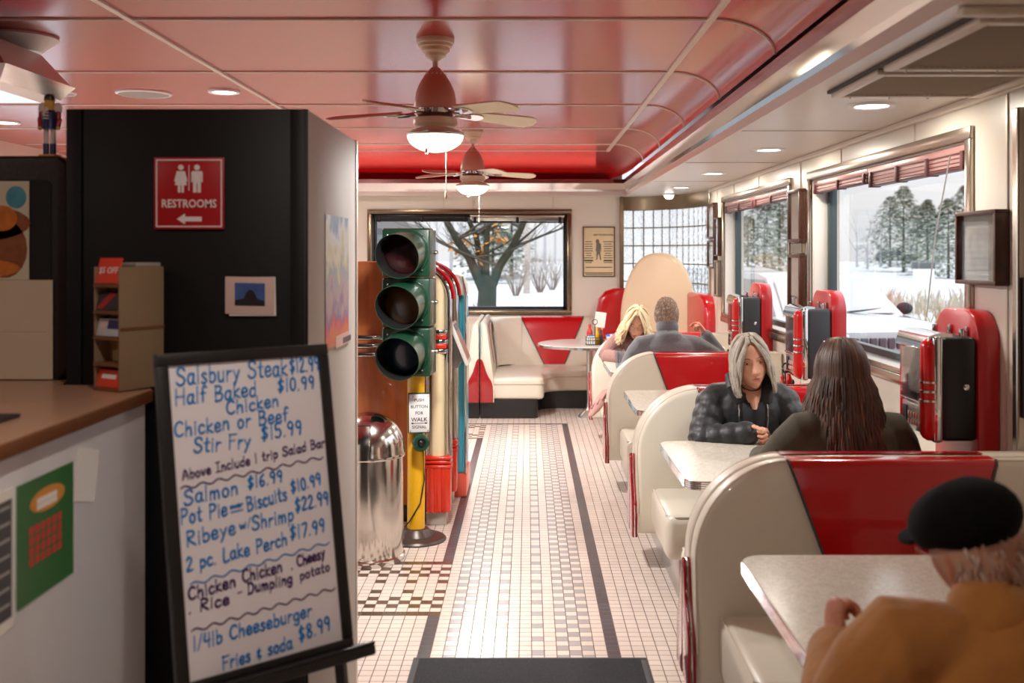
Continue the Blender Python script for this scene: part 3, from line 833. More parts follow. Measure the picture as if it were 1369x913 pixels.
# ------------------------------------------------------------------ wall jukebox boxes on red boards
M_BOARD = mat('red_board', (184, 30, 34), .3, coat=.3)
M_JGREY = mat('box_grey', (52, 54, 58), .45)
M_JBLACK = mat('box_black', (20, 20, 22), .4)
M_JRED = mat('red_pillar_plastic', (206, 28, 26), .22, coat=.4)
M_MAG = mat('menu_window', (96, 60, 62), .2, coat=.6, vary=.5, vscale=40)
def wallbox(yc, zc, lab, blab, mbody):
    """board flat on the window wall and the selector box on it, facing the aisle"""
    bd = thing('wall_board', (WX - .04, yc + .17, zc - .4), blab, 'board', 'red boards behind the wall jukeboxes')
    y0_, y1_ = yc - .19, yc + .24
    zt = zc + .30; zb2 = .745
    pts = [(y0_, zb2), (y1_, zb2)] + [(y1_, zt - .13)] + [(y1_ - .13 + .13 * cos(t), zt - .13 + .13 * sin(t)) for t in [i * pi / 2 / 8 for i in range(1, 9)]] + [(y0_ + .13 - .13 * sin(t), zt - .13 + .13 * cos(t)) for t in [i * pi / 2 / 8 for i in range(0, 9)]]
    b = MB(); b.prism(pts, 'x', WX - .085, WX - .002, M_BOARD, .006, 2); b.build('board_panel', M_BOARD, bd, angle=50)
    for yy in (y0_ + .10, y0_ + .26):
        b = MB(); b.box(WX - .097, WX - .085, yy - .012, yy + .012, zc + .20, zc + .235, M_CHROME, .003); b.build('clip', M_CHROME, bd)
    w, h_, d = .37, .40, .19
    rt_ = thing('wall_jukebox', (WX - .09, yc, zc - h_ / 2), lab, 'jukebox', 'wall jukeboxes at the booth tables')
    xb, xf = WX - .086, WX - .086 - d
    ya, yb_ = yc - w / 2, yc + w / 2
    za, zb3 = zc - h_ / 2, zc + h_ / 2
    b = MB(); b.box(xf + .055, xb, ya, yb_, za, zb3, mbody, .018, 3); b.build('case', mbody, rt_)
    b = MB(); b.box(xf + .02, xf + .06, ya - .004, yb_ + .004, za - .006, zb3 + .004, M_CHROME, .014, 3); b.build('bezel', M_CHROME, rt_)
    # bright hood that rolls over the top
    b = MB(); b.rings([[(x, y, z) for x, z in ((xf + .10, zb3 + .012), (xf + .05, zb3 + .016), (xf + .012, zb3 + .004), (xf, zb3 - .03), (xf - .002, zb3 - .05), (xf + .014, zb3 - .05), (xf + .03, zb3 - .012), (xf + .10, zb3 - .004))] for y in (ya + .02, ya + .03, yb_ - .03, yb_ - .02)], M_CHROME); b.build('hood', M_CHROME, rt_, angle=50)
    # two red pillars with three metal rings
    for yy in (ya + .036,):
        b = MB(); b.loft([(xf + .02, yy, za + .035), (xf + .02, yy, zb3 - .04)], [(.037, .037)] * 2, M_JRED, 14, (1, 0, 0)); p_ = b.build('pillar', M_JRED, rt_)
        for k in range(3):
            b = MB(); b.lathe([(.0375, -.006), (.041, -.004), (.041, .004), (.0375, .006)], (xf + .02, yy, zc - .045 + .036 * k), M_CHROME, 16); b.build('ring', M_CHROME, p_)
    # glazed title pages above, buttons and coin parts below
    b = MB(); b.box(xf + .004, xf + .022, yc - .105, yc + .105, zc - .06, zb3 - .05, M_MAG, .003); pg = b.build('title_page', M_MAG, rt_)
    b = MB(); b.box(xf - .001, xf + .003, yc - .108, yc + .108, zc - .065, zb3 - .045, M_CLEAR); b.build('page_glass', M_CLEAR, rt_)
    for zz in (zc - .063, zb3 - .05):
        b = MB(); b.box(xf - .004, xf + .01, yc - .112, yc + .112, zz - .005, zz + .005, M_CHROME, .002); b.build('page_bar', M_CHROME, rt_)
    b = MB(); b.box(xf + .004, xf + .02, yc - .105, yc + .105, za + .02, zc - .075, M_STEEL, .003); b.build('button_plate', M_STEEL, rt_)
    for k in range(2):
        b = MB()
        for i in range(9): b.box(xf - .002, xf + .006, yc - .09 + i * .0135, yc - .09 + i * .0135 + .010, za + .04 + k * .03, za + .06 + k * .03, mat('button_red', (190, 50, 44), .3) if i % 2 else M_WHITE, .002)
        b.build('button_row', None, rt_)
    b = MB(); b.box(xf - .002, xf + .008, yc + .045, yc + .09, za + .03, zc - .09, M_JBLACK, .003); b.build('coin_slot', M_JBLACK, rt_)
    b = MB(); b.lathe([(0, 0), (.012, 0), (.012, .006), (.004, .009), (0, .009)], (0, 0, 0), M_CHROME, 14, Matrix.Rotation(R(90), 4, 'X')); b.xform(Matrix.Translation(((xb + xf) / 2 + .05, ya, zc + .01))); b.build('lock', M_CHROME, rt_)
    for yy in (ya + .05, yb_ - .05):
        b = MB(); b.lathe([(0, 0), (.012, 0), (.012, .03), (.008, .035), (0, .035)], (xb - .04, yy, zb3 - .004), M_CHROME, 12); b.build('top_knob', M_CHROME, rt_)
    return rt_
wallbox(4.20, 1.125, 'chrome wall jukebox with black case and red pillars beside the long-haired brunette', 'red round-topped board behind the black-cased jukebox', M_JBLACK)
wallbox(6.13, 1.13, 'chrome and grey wall jukebox with red pillars above the grey-haired woman\'s shoulder', 'red round-topped board behind the jukebox over the empty table', M_JGREY)
wallbox(7.93, 1.12, 'chrome and grey wall jukebox beside the raised hand of the man in grey fleece', 'red round-topped board behind the jukebox near the man in grey fleece', M_JGREY)
# ------------------------------------------------------------------ black partition cabinet with its notices
PX0, PX1, PY0, PY1, PZ = -1.385, -.66, 3.14, 4.02, 2.08
M_PBLACK = mat('black_laminate', (15, 13, 12), .5, spec=.3, vary=.15, vscale=2)
M_PSTEEL = mat('satin_side', (186, 175, 166), .75, .0, spec=.3, bump=.03, bscale=90, stretch=(1, 1, .1))
pc = thing('tall_cabinet', ((PX0 + PX1) / 2, 3.6, 0), 'tall black cabinet with satin metal side carrying the restroom sign', 'cabinet')
b = MB(); b.box(PX0 + .01, PX1 - .004, PY0 + .02, PY1, 0, PZ, M_PBLACK, .004); b.build('body', M_PBLACK, pc)
b = MB(); b.box(PX0, PX1, PY0, PY0 + .02, 0, PZ + .002, M_PBLACK, .004); b.build('front_panel', M_PBLACK, pc)
for x in (PX0 + .025, PX1 - .03):
    b = MB(); b.box(x - .022, x + .022, PY0 - .008, PY0, .0, PZ, M_PBLACK, .002); b.build('edge_stile', M_PBLACK, pc)
b = MB(); b.box(PX1 - .004, PX1 + .002, PY0 + .004, PY1 - .02, 0, PZ - .003, M_PSTEEL, .001); b.build('side_panel', M_PSTEEL, pc)
b = MB(); b.box(PX1 - .01, PX1 + .006, PY1 - .025, PY1 + .004, 0, PZ + .002, M_SEAM, .003); b.build('edge_trim', M_SEAM, pc)
# restroom sign
M_SIGNRED = mat('sign_red', (176, 18, 30), .4)
M_SIGNW = mat('sign_white', (236, 230, 228), .4)
w, h = .209, .214
sc_ = Vector((-1.0125, PY0 - .009, 1.828))
sg = thing('restroom_sign', sc_, 'red restroom sign with white figures and arrow on the black cabinet', 'sign')
MF = face_M(sc_, (1, 0, 0), (0, 0, 1))
b = MB(); b.box(-w / 2, w / 2, -h / 2, h / 2, 0, .004, M_SIGNRED, .001); b.xform(MF).build('plate', M_SIGNRED, sg)
frame_on('border', sg, MF @ Matrix.Translation((0, 0, .0035)), w - .012, h - .012, .0035, .001, M_SIGNW, 0)
b = MB()
def poly(b, pts, M, z0=.004, z1=.0052, m=M_SIGNW):
    n0 = len(b.b.verts); b.prism(pts, 'z', z0, z1, m); b.b.verts.ensure_lookup_table()
    return b
def person_icon(b, cx, skirt):
    b.lathe([(0, .004), (.0085, .004), (.0085, .0052), (0, .0052)], (cx, .077, 0), M_SIGNW, 16)
    if skirt:
        pts = [(-.012, .066), (.012, .066), (.020, .036), (.015, .034), (.0105, .05), (.018, .024), (.009, .024), (.009, .002), (.0015, .002), (.0015, .024), (-.0015, .024), (-.0015, .002), (-.009, .002), (-.009, .024), (-.018, .024), (-.0105, .05), (-.015, .034), (-.020, .036)]
    else:
        pts = [(-.014, .066), (.014, .066), (.017, .062), (.017, .033), (.0125, .033), (.0125, .054), (.0115, .054), (.0115, .002), (.0015, .002), (.0015, .03), (-.0015, .03), (-.0015, .002), (-.0115, .002), (-.0115, .054), (-.0125, .054), (-.0125, .033), (-.017, .033), (-.017, .062)]
    b.prism([(cx + x, y) for x, y in pts], 'z', .004, .0052, M_SIGNW)
person_icon(b, -.024, True); person_icon(b, .024, False)
b.box(-.0012, .0012, .008, .084, .004, .0052, M_SIGNW)
b.xform(MF).build('figures', M_SIGNW, sg, False)
b = MB(); b.add_mesh(text_mesh('RESTROOMS', .034, .0006, .0004, wide=.86), Matrix.Translation((0, -.032, .0047)), M_SIGNW); b.xform(MF).build('lettering', M_SIGNW, sg, False)
b = MB(); b.prism([(-.036, -.077), (-.012, -.061), (-.012, -.07), (.038, -.07), (.038, -.084), (-.012, -.084), (-.012, -.093)], 'z', .004, .0052, M_SIGNW); b.xform(MF).build('arrow', M_SIGNW, sg, False)
# small photograph with mount, hanging on the cabinet
M_MOUNT = mat('photo_mount', (214, 186, 176), .6)
ph = thing('photo_print', (-.83, PY0 - .012, 1.46), 'small mounted photo of a dark tree under blue sky on the black cabinet', 'photo')
MF = face_M((-.828, PY0 - .010, 1.522), (1, 0, -.02), (0.0, 0, 1))
b = MB(); b.box(-.066, .074, -.060, .056, 0, .002, M_PAPER); b.xform(MF @ Matrix.Rotation(.02, 4, 'Z')).build('backing_sheet', M_PAPER, ph)
b = MB(); b.box(-.076, .070, -.055, .056, .003, .006, M_MOUNT, .001); b.xform(MF).build('mount', M_MOUNT, ph)
M_PIC = mat('sky_print', (66, 92, 150), .4, vary=.25, vscale=20)
M_PICD = mat('tree_print', (28, 24, 26), .5)
b = MB(); b.box(-.047, .043, -.030, .038, .006, .0068, M_PIC); b.prism([(-.047, -.030), (.043, -.030), (.043, -.014), (.03, -.012), (.02, -.008), (.014, .006), (.006, .016), (-.002, .018), (-.012, .010), (-.02, -.008), (-.035, -.012), (-.047, -.014)], 'z', .0068, .0072, M_PICD); b.xform(MF).build('print', M_PIC, ph, False)
# long colourful poster on the metal side
M_POST = bpy.data.materials.new('poster_print'); M_POST.use_nodes = True
n, l = M_POST.node_tree.nodes, M_POST.node_tree.links; bs = n['Principled BSDF']; bs.inputs['Roughness'].default_value = .35
t = n.new('ShaderNodeTexCoord'); s_ = n.new('ShaderNodeSeparateXYZ'); l.new(t.outputs['Generated'], s_.inputs[0])
no = n.new('ShaderNodeTexNoise'); no.inputs['Scale'].default_value = 5; no.inputs['Detail'].default_value = 3; l.new(t.outputs['Generated'], no.inputs['Vector'])
ad = n.new('ShaderNodeMath'); ad.operation = 'MULTIPLY_ADD'; l.new(no.outputs[0], ad.inputs[0]); ad.inputs[1].default_value = .9; ad.inputs[2].default_value = -.45
ad2 = n.new('ShaderNodeMath'); ad2.operation = 'ADD'; l.new(ad.outputs[0], ad2.inputs[0]); l.new(s_.outputs['Z'], ad2.inputs[1])
rp = n.new('ShaderNodeValToRGB'); l.new(ad2.outputs[0], rp.inputs[0]); l.new(rp.outputs[0], bs.inputs['Base Color'])
E_ = rp.color_ramp.elements
E_[0].position = 0; E_[0].color = lin((226, 120, 60)) + (1,); E_[1].position = 1; E_[1].color = lin((120, 150, 190)) + (1,)
for p_, c_ in ((.12, (214, 72, 96)), (.25, (130, 110, 160)), (.4, (190, 160, 160)), (.55, (150, 160, 170)), (.7, (214, 204, 160)), (.85, (224, 226, 226))):
    e = E_.new(p_); e.color = lin(c_) + (1,)
po = thing('poster', (PX1 + .004, 3.62, 1.3), 'long colourful poster on the metal side of the black cabinet', 'poster')
b = MB(); b.box(PX1 + .004, PX1 + .0055, 3.39, 3.82, 1.335, 1.775, M_POST); b.build('sheet', M_POST, po, False)
b = MB(); b.box(PX1 + .0055, PX1 + .0065, 3.56, 3.84, 1.325, 1.365, mat('poster_strip', (228, 190, 180), .4)); b.box(PX1 + .0065, PX1 + .007, 3.70, 3.86, 1.33, 1.35, mat('poster_dark', (50, 36, 60), .4)); b.build('caption_strip', None, po, False)
# ------------------------------------------------------------------ counter
CXF, CZT = -1.085, H - .395
M_CTOP = mat('brown_counter_top', (186, 150, 122), .3, vary=.08, vscale=6)
M_CEDGE = mat('counter_edge', (132, 84, 52), .3)
M_CFACE = mat('counter_white', (240, 239, 241), .28)
cn = thing('counter', (-1.8, 1.6, 0), 'white fronted service counter with a tan top', 'counter')
b = MB(); b.prism([(-2.6, -.6), (CXF - .02, -.6), (CXF - .02, 3.02), (CXF - .06, 3.10), (CXF - .12, 3.132), (-2.6, 3.132)], 'z', 0.0, CZT - .035, M_CFACE, .004); b.build('body', M_CFACE, cn, angle=60)
b = MB(); b.prism([(-2.6, -.6), (CXF, -.6), (CXF, 3.03), (CXF - .04, 3.11), (CXF - .1, 3.135), (PX0 - .02, 3.135), (PX0 - .02, 3.75), (-2.6, 3.75)], 'z', CZT - .035, CZT - .002, M_CEDGE, .003); b.build('top_edge', M_CEDGE, cn, angle=60)
b = MB(); b.prism([(-2.6, -.6), (CXF - .004, -.6), (CXF - .004, 3.03), (CXF - .044, 3.107), (CXF - .1, 3.131), (PX0 - .024, 3.131), (PX0 - .024, 3.746), (-2.6, 3.746)], 'z', CZT - .002, CZT, M_CTOP); b.build('top', M_CTOP, cn)
b = MB(); b.prism([(-2.6, 3.15), (PX0 - .03, 3.15), (PX0 - .03, 3.72), (-2.6, 3.72)], 'z', 0, CZT - .035, M_CFACE); b.build('return_body', M_CFACE, cn)
# things taped to the counter front
def paper_on_counter(name, y0_, y1_, z0_, z1_, slope, lab, cat, m, paint=None, th=.0012):
    o = thing(name, (CXF - .018, (y0_ + y1_) / 2, z0_), lab, cat)
    MF = face_M((CXF - .019, (y0_ + y1_) / 2, (z0_ + z1_) / 2), (0, 1, slope), (0, -slope, 1))
    w_, h__ = y1_ - y0_, z1_ - z0_
    b = MB(); b.box(-w_ / 2, w_ / 2, -h__ / 2, h__ / 2, 0, th, m); b.xform(MF).build('sheet', m, o, False)
    if paint: paint(o, MF @ Matrix.Translation((0, 0, th)), w_, h__)
    return o
M_FGREEN = mat('flyer_green', (58, 118, 62), .3, coat=.4)
M_FRED = mat('flyer_red_ink', (206, 62, 56), .5)
M_FOR = mat('flyer_orange', (226, 150, 60), .5)
M_FBLK = mat('flyer_dark_ink', (74, 74, 76), .5)
def flyer(o, M, w_, h__):
    b = MB(); b.lathe([(0, 0), (.5, 0), (.5, .0006), (0, .0006)], (0, 0, 0), M_FOR, 20, Matrix.Diagonal((w_ * .62, h__ * .2, 1, 1))); b.xform(Matrix.Translation((.005, h__ * .29, 0))); b.xform(M).build('splash', M_FOR, o, False)
    for i, (tx, sz, zz) in enumerate((('SPECIAL', .03, .30), ('SALE', .03, .25))):
        b = MB(); b.box(-.05, .05, h__ * zz - .006, h__ * zz + .006, .0006, .001, M_PAPER); b.xform(M).build('splash_line', M_PAPER, o, False)
    for i in range(4):
        b = MB()
        for j in range(6): b.box(-.085 + j * .028, -.085 + j * .028 + .020, h__ * (.08 - .085 * i) - .009, h__ * (.08 - .085 * i) + .009, 0, .0006, M_FRED)
        b.xform(M).build('text_line', M_FRED, o, False)
paper_on_counter('flyer', 2.26, 2.54, .875, 1.145, 0.0, 'green flyer with orange splash and red lines on the counter front', 'flyer', M_FGREEN, flyer)
def notice(o, M, w_, h__):
    for k in range(2):
        b = MB(); b.box(-w_ * .46 + k * w_ * .5, -w_ * .46 + k * w_ * .5 + w_ * .42, -h__ * .42, h__ * .42, 0, .0006, M_FBLK)
        b.xform(M).build('column', M_FBLK, o, False)
        b = MB()
        for i in range(7): b.box(-w_ * .42 + k * w_ * .5, -w_ * .42 + k * w_ * .5 + w_ * .34, h__ * (.36 - i * .115), h__ * (.36 - i * .115) + .006, .0006, .001, mat('notice_line', (170, 168, 166), .5))
        b.xform(M).build('text_line', None, o, False)
paper_on_counter('notice', 2.02, 2.245, .85, 1.15, 0.0, 'black and white notice in a sleeve beside the green flyer', 'notice', M_PAPER, notice)
paper_on_counter('paper_slip', 2.555, 2.68, 1.03, 1.16, -.25, 'small crumpled white slip taped next to the green flyer', 'paper', M_PAPER)
# dark mat lying on the counter
o = thing('counter_mat', (-1.5, 2.0, CZT), 'dark rubber mat lying on the tan counter top', 'mat')
b = MB(); b.box(-2.2, -1.22, 1.9, 2.52, CZT + .001, CZT + .009, mat('dark_rubber', (48, 46, 48), .6), .003); b.build('mat', None, o)
# ------------------------------------------------------------------ black round-cornered cabinet with drawing
def rrect(x0, x1, z0, z1, r, k=6):
    p = []
    for cx, cz, a in ((x1 - r, z1 - r, 0), (x0 + r, z1 - r, 90), (x0 + r, z0 + r, 180), (x1 - r, z0 + r, 270)):
        p += [(cx + r * cos(R(a + 90 * i / k)), cz + r * sin(R(a + 90 * i / k))) for i in range(k + 1)]
    return p
kx0, kx1, ky, kz0, kz1 = -2.25, -1.425, 3.25, CZT, 1.952
kb = thing('display_case', (-1.8, 3.45, CZT), 'black round-cornered case on the counter with paper taped over its front', 'case')
M_CASE = mat('case_black', (34, 29, 27), .45, bump=.2, bscale=80)
b = MB(); b.prism(rrect(kx0, kx1, kz0, kz1, .05), 'y', ky, ky + .42, M_CASE, .012, 3); b.build('body', M_CASE, kb, angle=50)
b = MB(); b.prism(rrect(kx0 + .06, kx1 - .055, kz0 + .03, kz1 - .075, .02), 'y', ky - .004, ky + .004, M_BLACKMATTE); b.build('front_glass', M_BLACKMATTE, kb)
# generic painted sheet and pale card below it
M_ORANGE = mat('paint_orange', (200, 112, 36), .6, vary=.2, vscale=30)
M_BROWNP = mat('paint_brown', (134, 76, 42), .6, vary=.2, vscale=30)
M_TEAL = mat('paint_teal', (74, 146, 164), .6, vary=.15, vscale=30)
pw = thing('painting', (-1.75, ky - .008, 1.56), 'painted paper sheet in orange, brown and blue taped to the black case', 'painting')
MF = face_M((-1.79, ky - .0065, 1.722), (1, 0, 0), (0, 0, 1))
b = MB(); b.box(-.28, .245, -.155, .15, 0, .0015, mat('paint_ground', (206, 200, 176), .7)); b.xform(MF).build('sheet', None, pw, False)
for nm, m_, shapes in (('blue_pattern', M_TEAL, [(.05, .12, .10, .02), (.205, .10, .032, .035), (-.17, .10, .07, .03), (-.2, -.08, .05, .05)]), ('brown_pattern', M_BROWNP, [(.10, .02, .15, .055), (.0, -.06, .12, .05), (.17, -.06, .07, .09)]), ('orange_pattern', M_ORANGE, [(.16, .035, .05, .04), (.05, -.12, .17, .033), (-.1, .03, .07, .05)])):
    b = MB(); k_ = {'blue_pattern': .002, 'brown_pattern': .0026, 'orange_pattern': .0034}[nm]
    for (cx, cy, rx, ry) in shapes:
        b.lathe([(0, k_ - .0006), (1, k_ - .0006), (1, k_), (0, k_)], (cx, cy, 0), m_, 18, Matrix.Diagonal((rx, ry, 1, 1)))
    b.xform(MF).build(nm, m_, pw, False)
cd = thing('card_sheet', (-1.78, ky - .008, CZT + .005), 'pale blank card below the painted sheet on the black case', 'card')
b = MB(); b.box(-2.1, -1.472, ky - .009, ky - .006, CZT + .004, 1.566, mat('pale_card', (206, 190, 166), .6)); b.build('card', None, cd, False)
b = MB(); b.box(-2.1, -1.49, ky - .0096, ky - .009, CZT + .15, CZT + .152, mat('card_fold', (184, 166, 140), .6)); b.build('fold', None, cd, False)
# nutcracker figure on top of the case
nx, ny, nz = -1.512, 3.31, kz1
nt = thing('nutcracker', (nx, ny, nz), 'small wooden nutcracker soldier with red sleeves standing on the black case', 'figurine')
M_NB = mat('nut_blue', (36, 40, 92), .4); M_NR = mat('nut_red', (176, 26, 34), .4); M_NS = mat('nut_skin', (226, 176, 70), .45); M_NW = mat('nut_white', (226, 214, 206), .5)
b = MB(); b.box(nx - .027, nx + .03, ny - .02, ny + .02, nz, nz + .008, M_NS, .002); b.build('base', M_NS, nt)
for sx_ in (-1, 1):
    b = MB(); b.lathe([(0, 0), (.0095, 0), (.0095, .035), (.008, .04), (.008, .085), (0, .085)], (nx + sx_ * .011, ny, nz + .008), M_NB, 12); b.b.faces.ensure_lookup_table()
    i_ = b.mi(M_NW)
    for f in b.b.faces:
        if f.calc_center_median().z > nz + .045: f.material_index = i_
    b.build('leg', None, nt)
    b = MB(); b.loft([(nx + sx_ * .027, ny, nz + .14), (nx + sx_ * .031, ny, nz + .118), (nx + sx_ * .029, ny - .004, nz + .098)], [.008, .008, .007], M_NR, 10); b.ball((nx + sx_ * .029, ny - .005, nz + .092), .007, M_NS, 8, 6); b.build('arm', None, nt)
b = MB(); b.lathe([(0, .088), (.024, .088), (.022, .11), (.025, .14), (.02, .147), (0, .148)], (nx, ny, nz), M_NB, 16); b.build('coat', M_NB, nt)
b = MB()
for i in range(3): b.box(nx - .008, nx + .008, ny - .028, ny - .022, nz + .118 + .009 * i, nz + .122 + .009 * i, M_NW)
b.build('frogging', M_NW, nt)
b = MB(); b.lathe([(0, .147), (.014, .148), (.016, .165), (.016, .178), (.012, .186), (0, .187)], (nx, ny, nz), M_NS, 16); b.build('head', M_NS, nt)
b = MB(); b.lathe([(.012, .178), (.0175, .179), (.0165, .192), (.01, .199), (0, .2)], (nx, ny, nz), M_BLACK, 16); b.build('hat', M_BLACK, nt)
b = MB()
for sx_ in (-1, 1): b.ball((nx + sx_ * .024, ny + .004, nz + .152), (.014, .012, .022), M_NW, 10, 8)
b.ball((nx - .004, ny - .018, nz + .138), (.011, .006, .02), M_NW, 10, 8); b.build('beard', mat('nut_hair', (206, 170, 160), .9), nt)
# rotating card rack on the counter
rk = thing('card_rack', (-1.145, 2.98, CZT), 'small card rack with pegboard side standing on the counter by the cabinet', 'rack')
M_PEG = mat('pegboard', (156, 132, 100), .7, bump=.6, bscale=420)
M_RWOOD = mat('rack_wood', (116, 72, 40), .5)
M_RCREAM = mat('rack_inner', (196, 172, 116), .6, bump=.3, bscale=300)
MR = Matrix.Translation((-1.150, 2.96, CZT)) @ Matrix.Rotation(R(60), 4, 'Z')
# local: shelf front looks to -x, pegboard side looks to -y
RW, RD, RH = .15, .115, .375
b = MB(); b.box(-.005, RW, 0, .006, .004, RH - .02, M_PEG, .001); b.box(-.002, RW, RD - .006, RD, .004, RH - .02, M_PEG, .001); b.xform(MR).build('pegboard_side', M_PEG, rk)
b = MB(); b.box(RW - .004, RW, .002, RD - .002, .004, RH - .02, M_RCREAM); b.box(.048, .054, .006, RD - .006, .004, RH - .02, M_RCREAM); b.xform(MR).build('back_panel', M_RCREAM, rk)
zs_ = (.004, .075, .150, .224, .300)
for z in zs_:
    b = MB(); b.box(-.008, .05, .004, RD - .004, z - .004, z + .006, M_RWOOD, .001); b.xform(MR).build('shelf', M_RWOOD, rk)
b = MB(); b.box(-.004, RW, -.003, .0, .174, .182, M_RWOOD); b.xform(MR).build('side_rail', M_RWOOD, rk)
b = MB(); b.box(.05, RW - .01, .0, RD - .02, RH - .02, RH - .008, mat('rack_cap', (160, 156, 146), .5), .003); b.xform(MR).build('cap', None, rk)
M_ORR = mat('card_orange', (222, 66, 34), .5)
cards = [(.306, .075, M_ORR, '$5 OFF', 'bright orange $5 OFF card in the top of the rack'), (.156 + .074, .05, mat('card_dark', (50, 46, 46), .5), None, 'dark card with red stripe on the upper rack shelf'), (.156, .05, mat('card_pale', (186, 190, 196), .5), None, 'pale card with blue picture on the middle rack shelf'), (.010, .05, M_ORR, 'x', 'orange card on the lowest rack shelf')]
for z, hh, m_, tx, lab in cards:
    M2 = MR @ face_M((.006, RD / 2, z + hh / 2), (0, -1, 0), (.25, 0, 1))
    o = thing('gift_card', M2.translation, lab, 'card', 'cards in the counter rack')
    b = MB(); b.box(-.048, .048, -hh / 2, hh / 2, -.001, .003, m_, .0005); b.xform(M2).build('card', m_, o)
    if tx == '$5 OFF':
        b = MB(); b.add_mesh(text_mesh('$5 OFF', .026, .0004, .0003), Matrix.Translation((0, 0, .0035)), M_SIGNW); b.xform(M2).build('lettering', M_SIGNW, o, False)
    elif m_.name == 'card_dark':
        b = MB(); b.prism([(-.045, -.02), (-.02, -.02), (.03, .024), (.0, .024)], 'z', .003, .0036, M_NR); b.xform(M2).build('stripe', M_NR, o, False)
    elif m_.name == 'card_pale':
        b = MB(); b.box(-.005, .044, -.004, .022, .003, .0036, M_NB); b.lathe([(0, .003), (.012, .003), (.012, .0038), (0, .0038)], (-.025, .008, 0), M_MOUNT, 12); b.xform(M2).build('picture', None, o, False)
    else:
        b = MB(); b.box(-.03, .03, .0, .012, .003, .0036, M_SIGNW); b.xform(M2).build('band', M_SIGNW, o, False)

# ------------------------------------------------------------------ handwritten menu board on its easel
TL, TR_, BL_ = Vector((-.891, 2.5, 1.407)), Vector((-.54, 2.807, 1.407)), Vector((-.802, 2.398, .627))
u_ = (TR_ - TL).normalized(); v_ = (TL - BL_).normalized(); bw, bh = (TR_ - TL).length, (TL - BL_).length
n_ = u_.cross(v_).normalized()     # towards the camera
mb = thing('menu_board', (TL + TR_ + BL_ * 0) / 2 * 1 - Vector((0, 0, 1.407)), 'black framed whiteboard menu with blue and purple handwriting on an easel', 'menu board')
MBM = Matrix((u_, v_, n_)).transposed().to_4x4(); MBM.translation = BL_    # x right, y up along the board, z out
M_WB = mat('whiteboard', (240, 236, 240), .25, coat=.3)
fr_w = .030
b = MB(); b.box(fr_w * .8, bw - fr_w * .8, fr_w * .8, bh - fr_w * .8, -.006, -.001, M_WB); b.xform(MBM).build('writing_surface', M_WB, mb, False)
M_FRAME = mat('board_frame', (24, 21, 20), .45, bump=.15, bscale=60, stretch=(6, 6, 1))
for nm, (x0, x1, y0_, y1_) in (('frame_rail', (0, bw, bh - fr_w, bh)), ('frame_rail', (0, bw, 0, fr_w)), ('frame_stile', (0, fr_w, fr_w, bh - fr_w)), ('frame_stile', (bw - fr_w, bw, fr_w, bh - fr_w))):
    b = MB(); b.box(x0, x1, y0_, y1_, -.018, .006, M_FRAME, .003); b.xform(MBM).build(nm, M_FRAME, mb)
b = MB(); b.box(.06, bw + .03, -.014, .012, .006, .062, M_FRAME, .005); b.box(.06, bw + .03, .012, .020, .054, .062, M_FRAME, .003); b.xform(MBM).build('tray', M_FRAME, mb)
for x in (.03, bw - .03):
    p1 = MBM @ Vector((x, .02, -.02)); dn = -v_
    p2 = p1 + dn * (p1.z / -dn.z)
    b = MB(); b.loft([p1, p2 + Vector((0, 0, .012))], [(.018, .012)] * 2, M_FRAME, 4, n_, True, False); b.build('leg', M_FRAME, mb)
p1 = MBM @ Vector((bw / 2, bh * .55, -.02)); p2 = p1 - n_ * .12; p2.z = .012; p2 = Vector((p1.x - n_.x * .25, p1.y - n_.y * .25, .012))
b = MB(); b.loft([p1, p2], [(.016, .012)] * 2, M_FRAME, 4, n_, True, False); b.build('rear_leg', M_FRAME, mb)
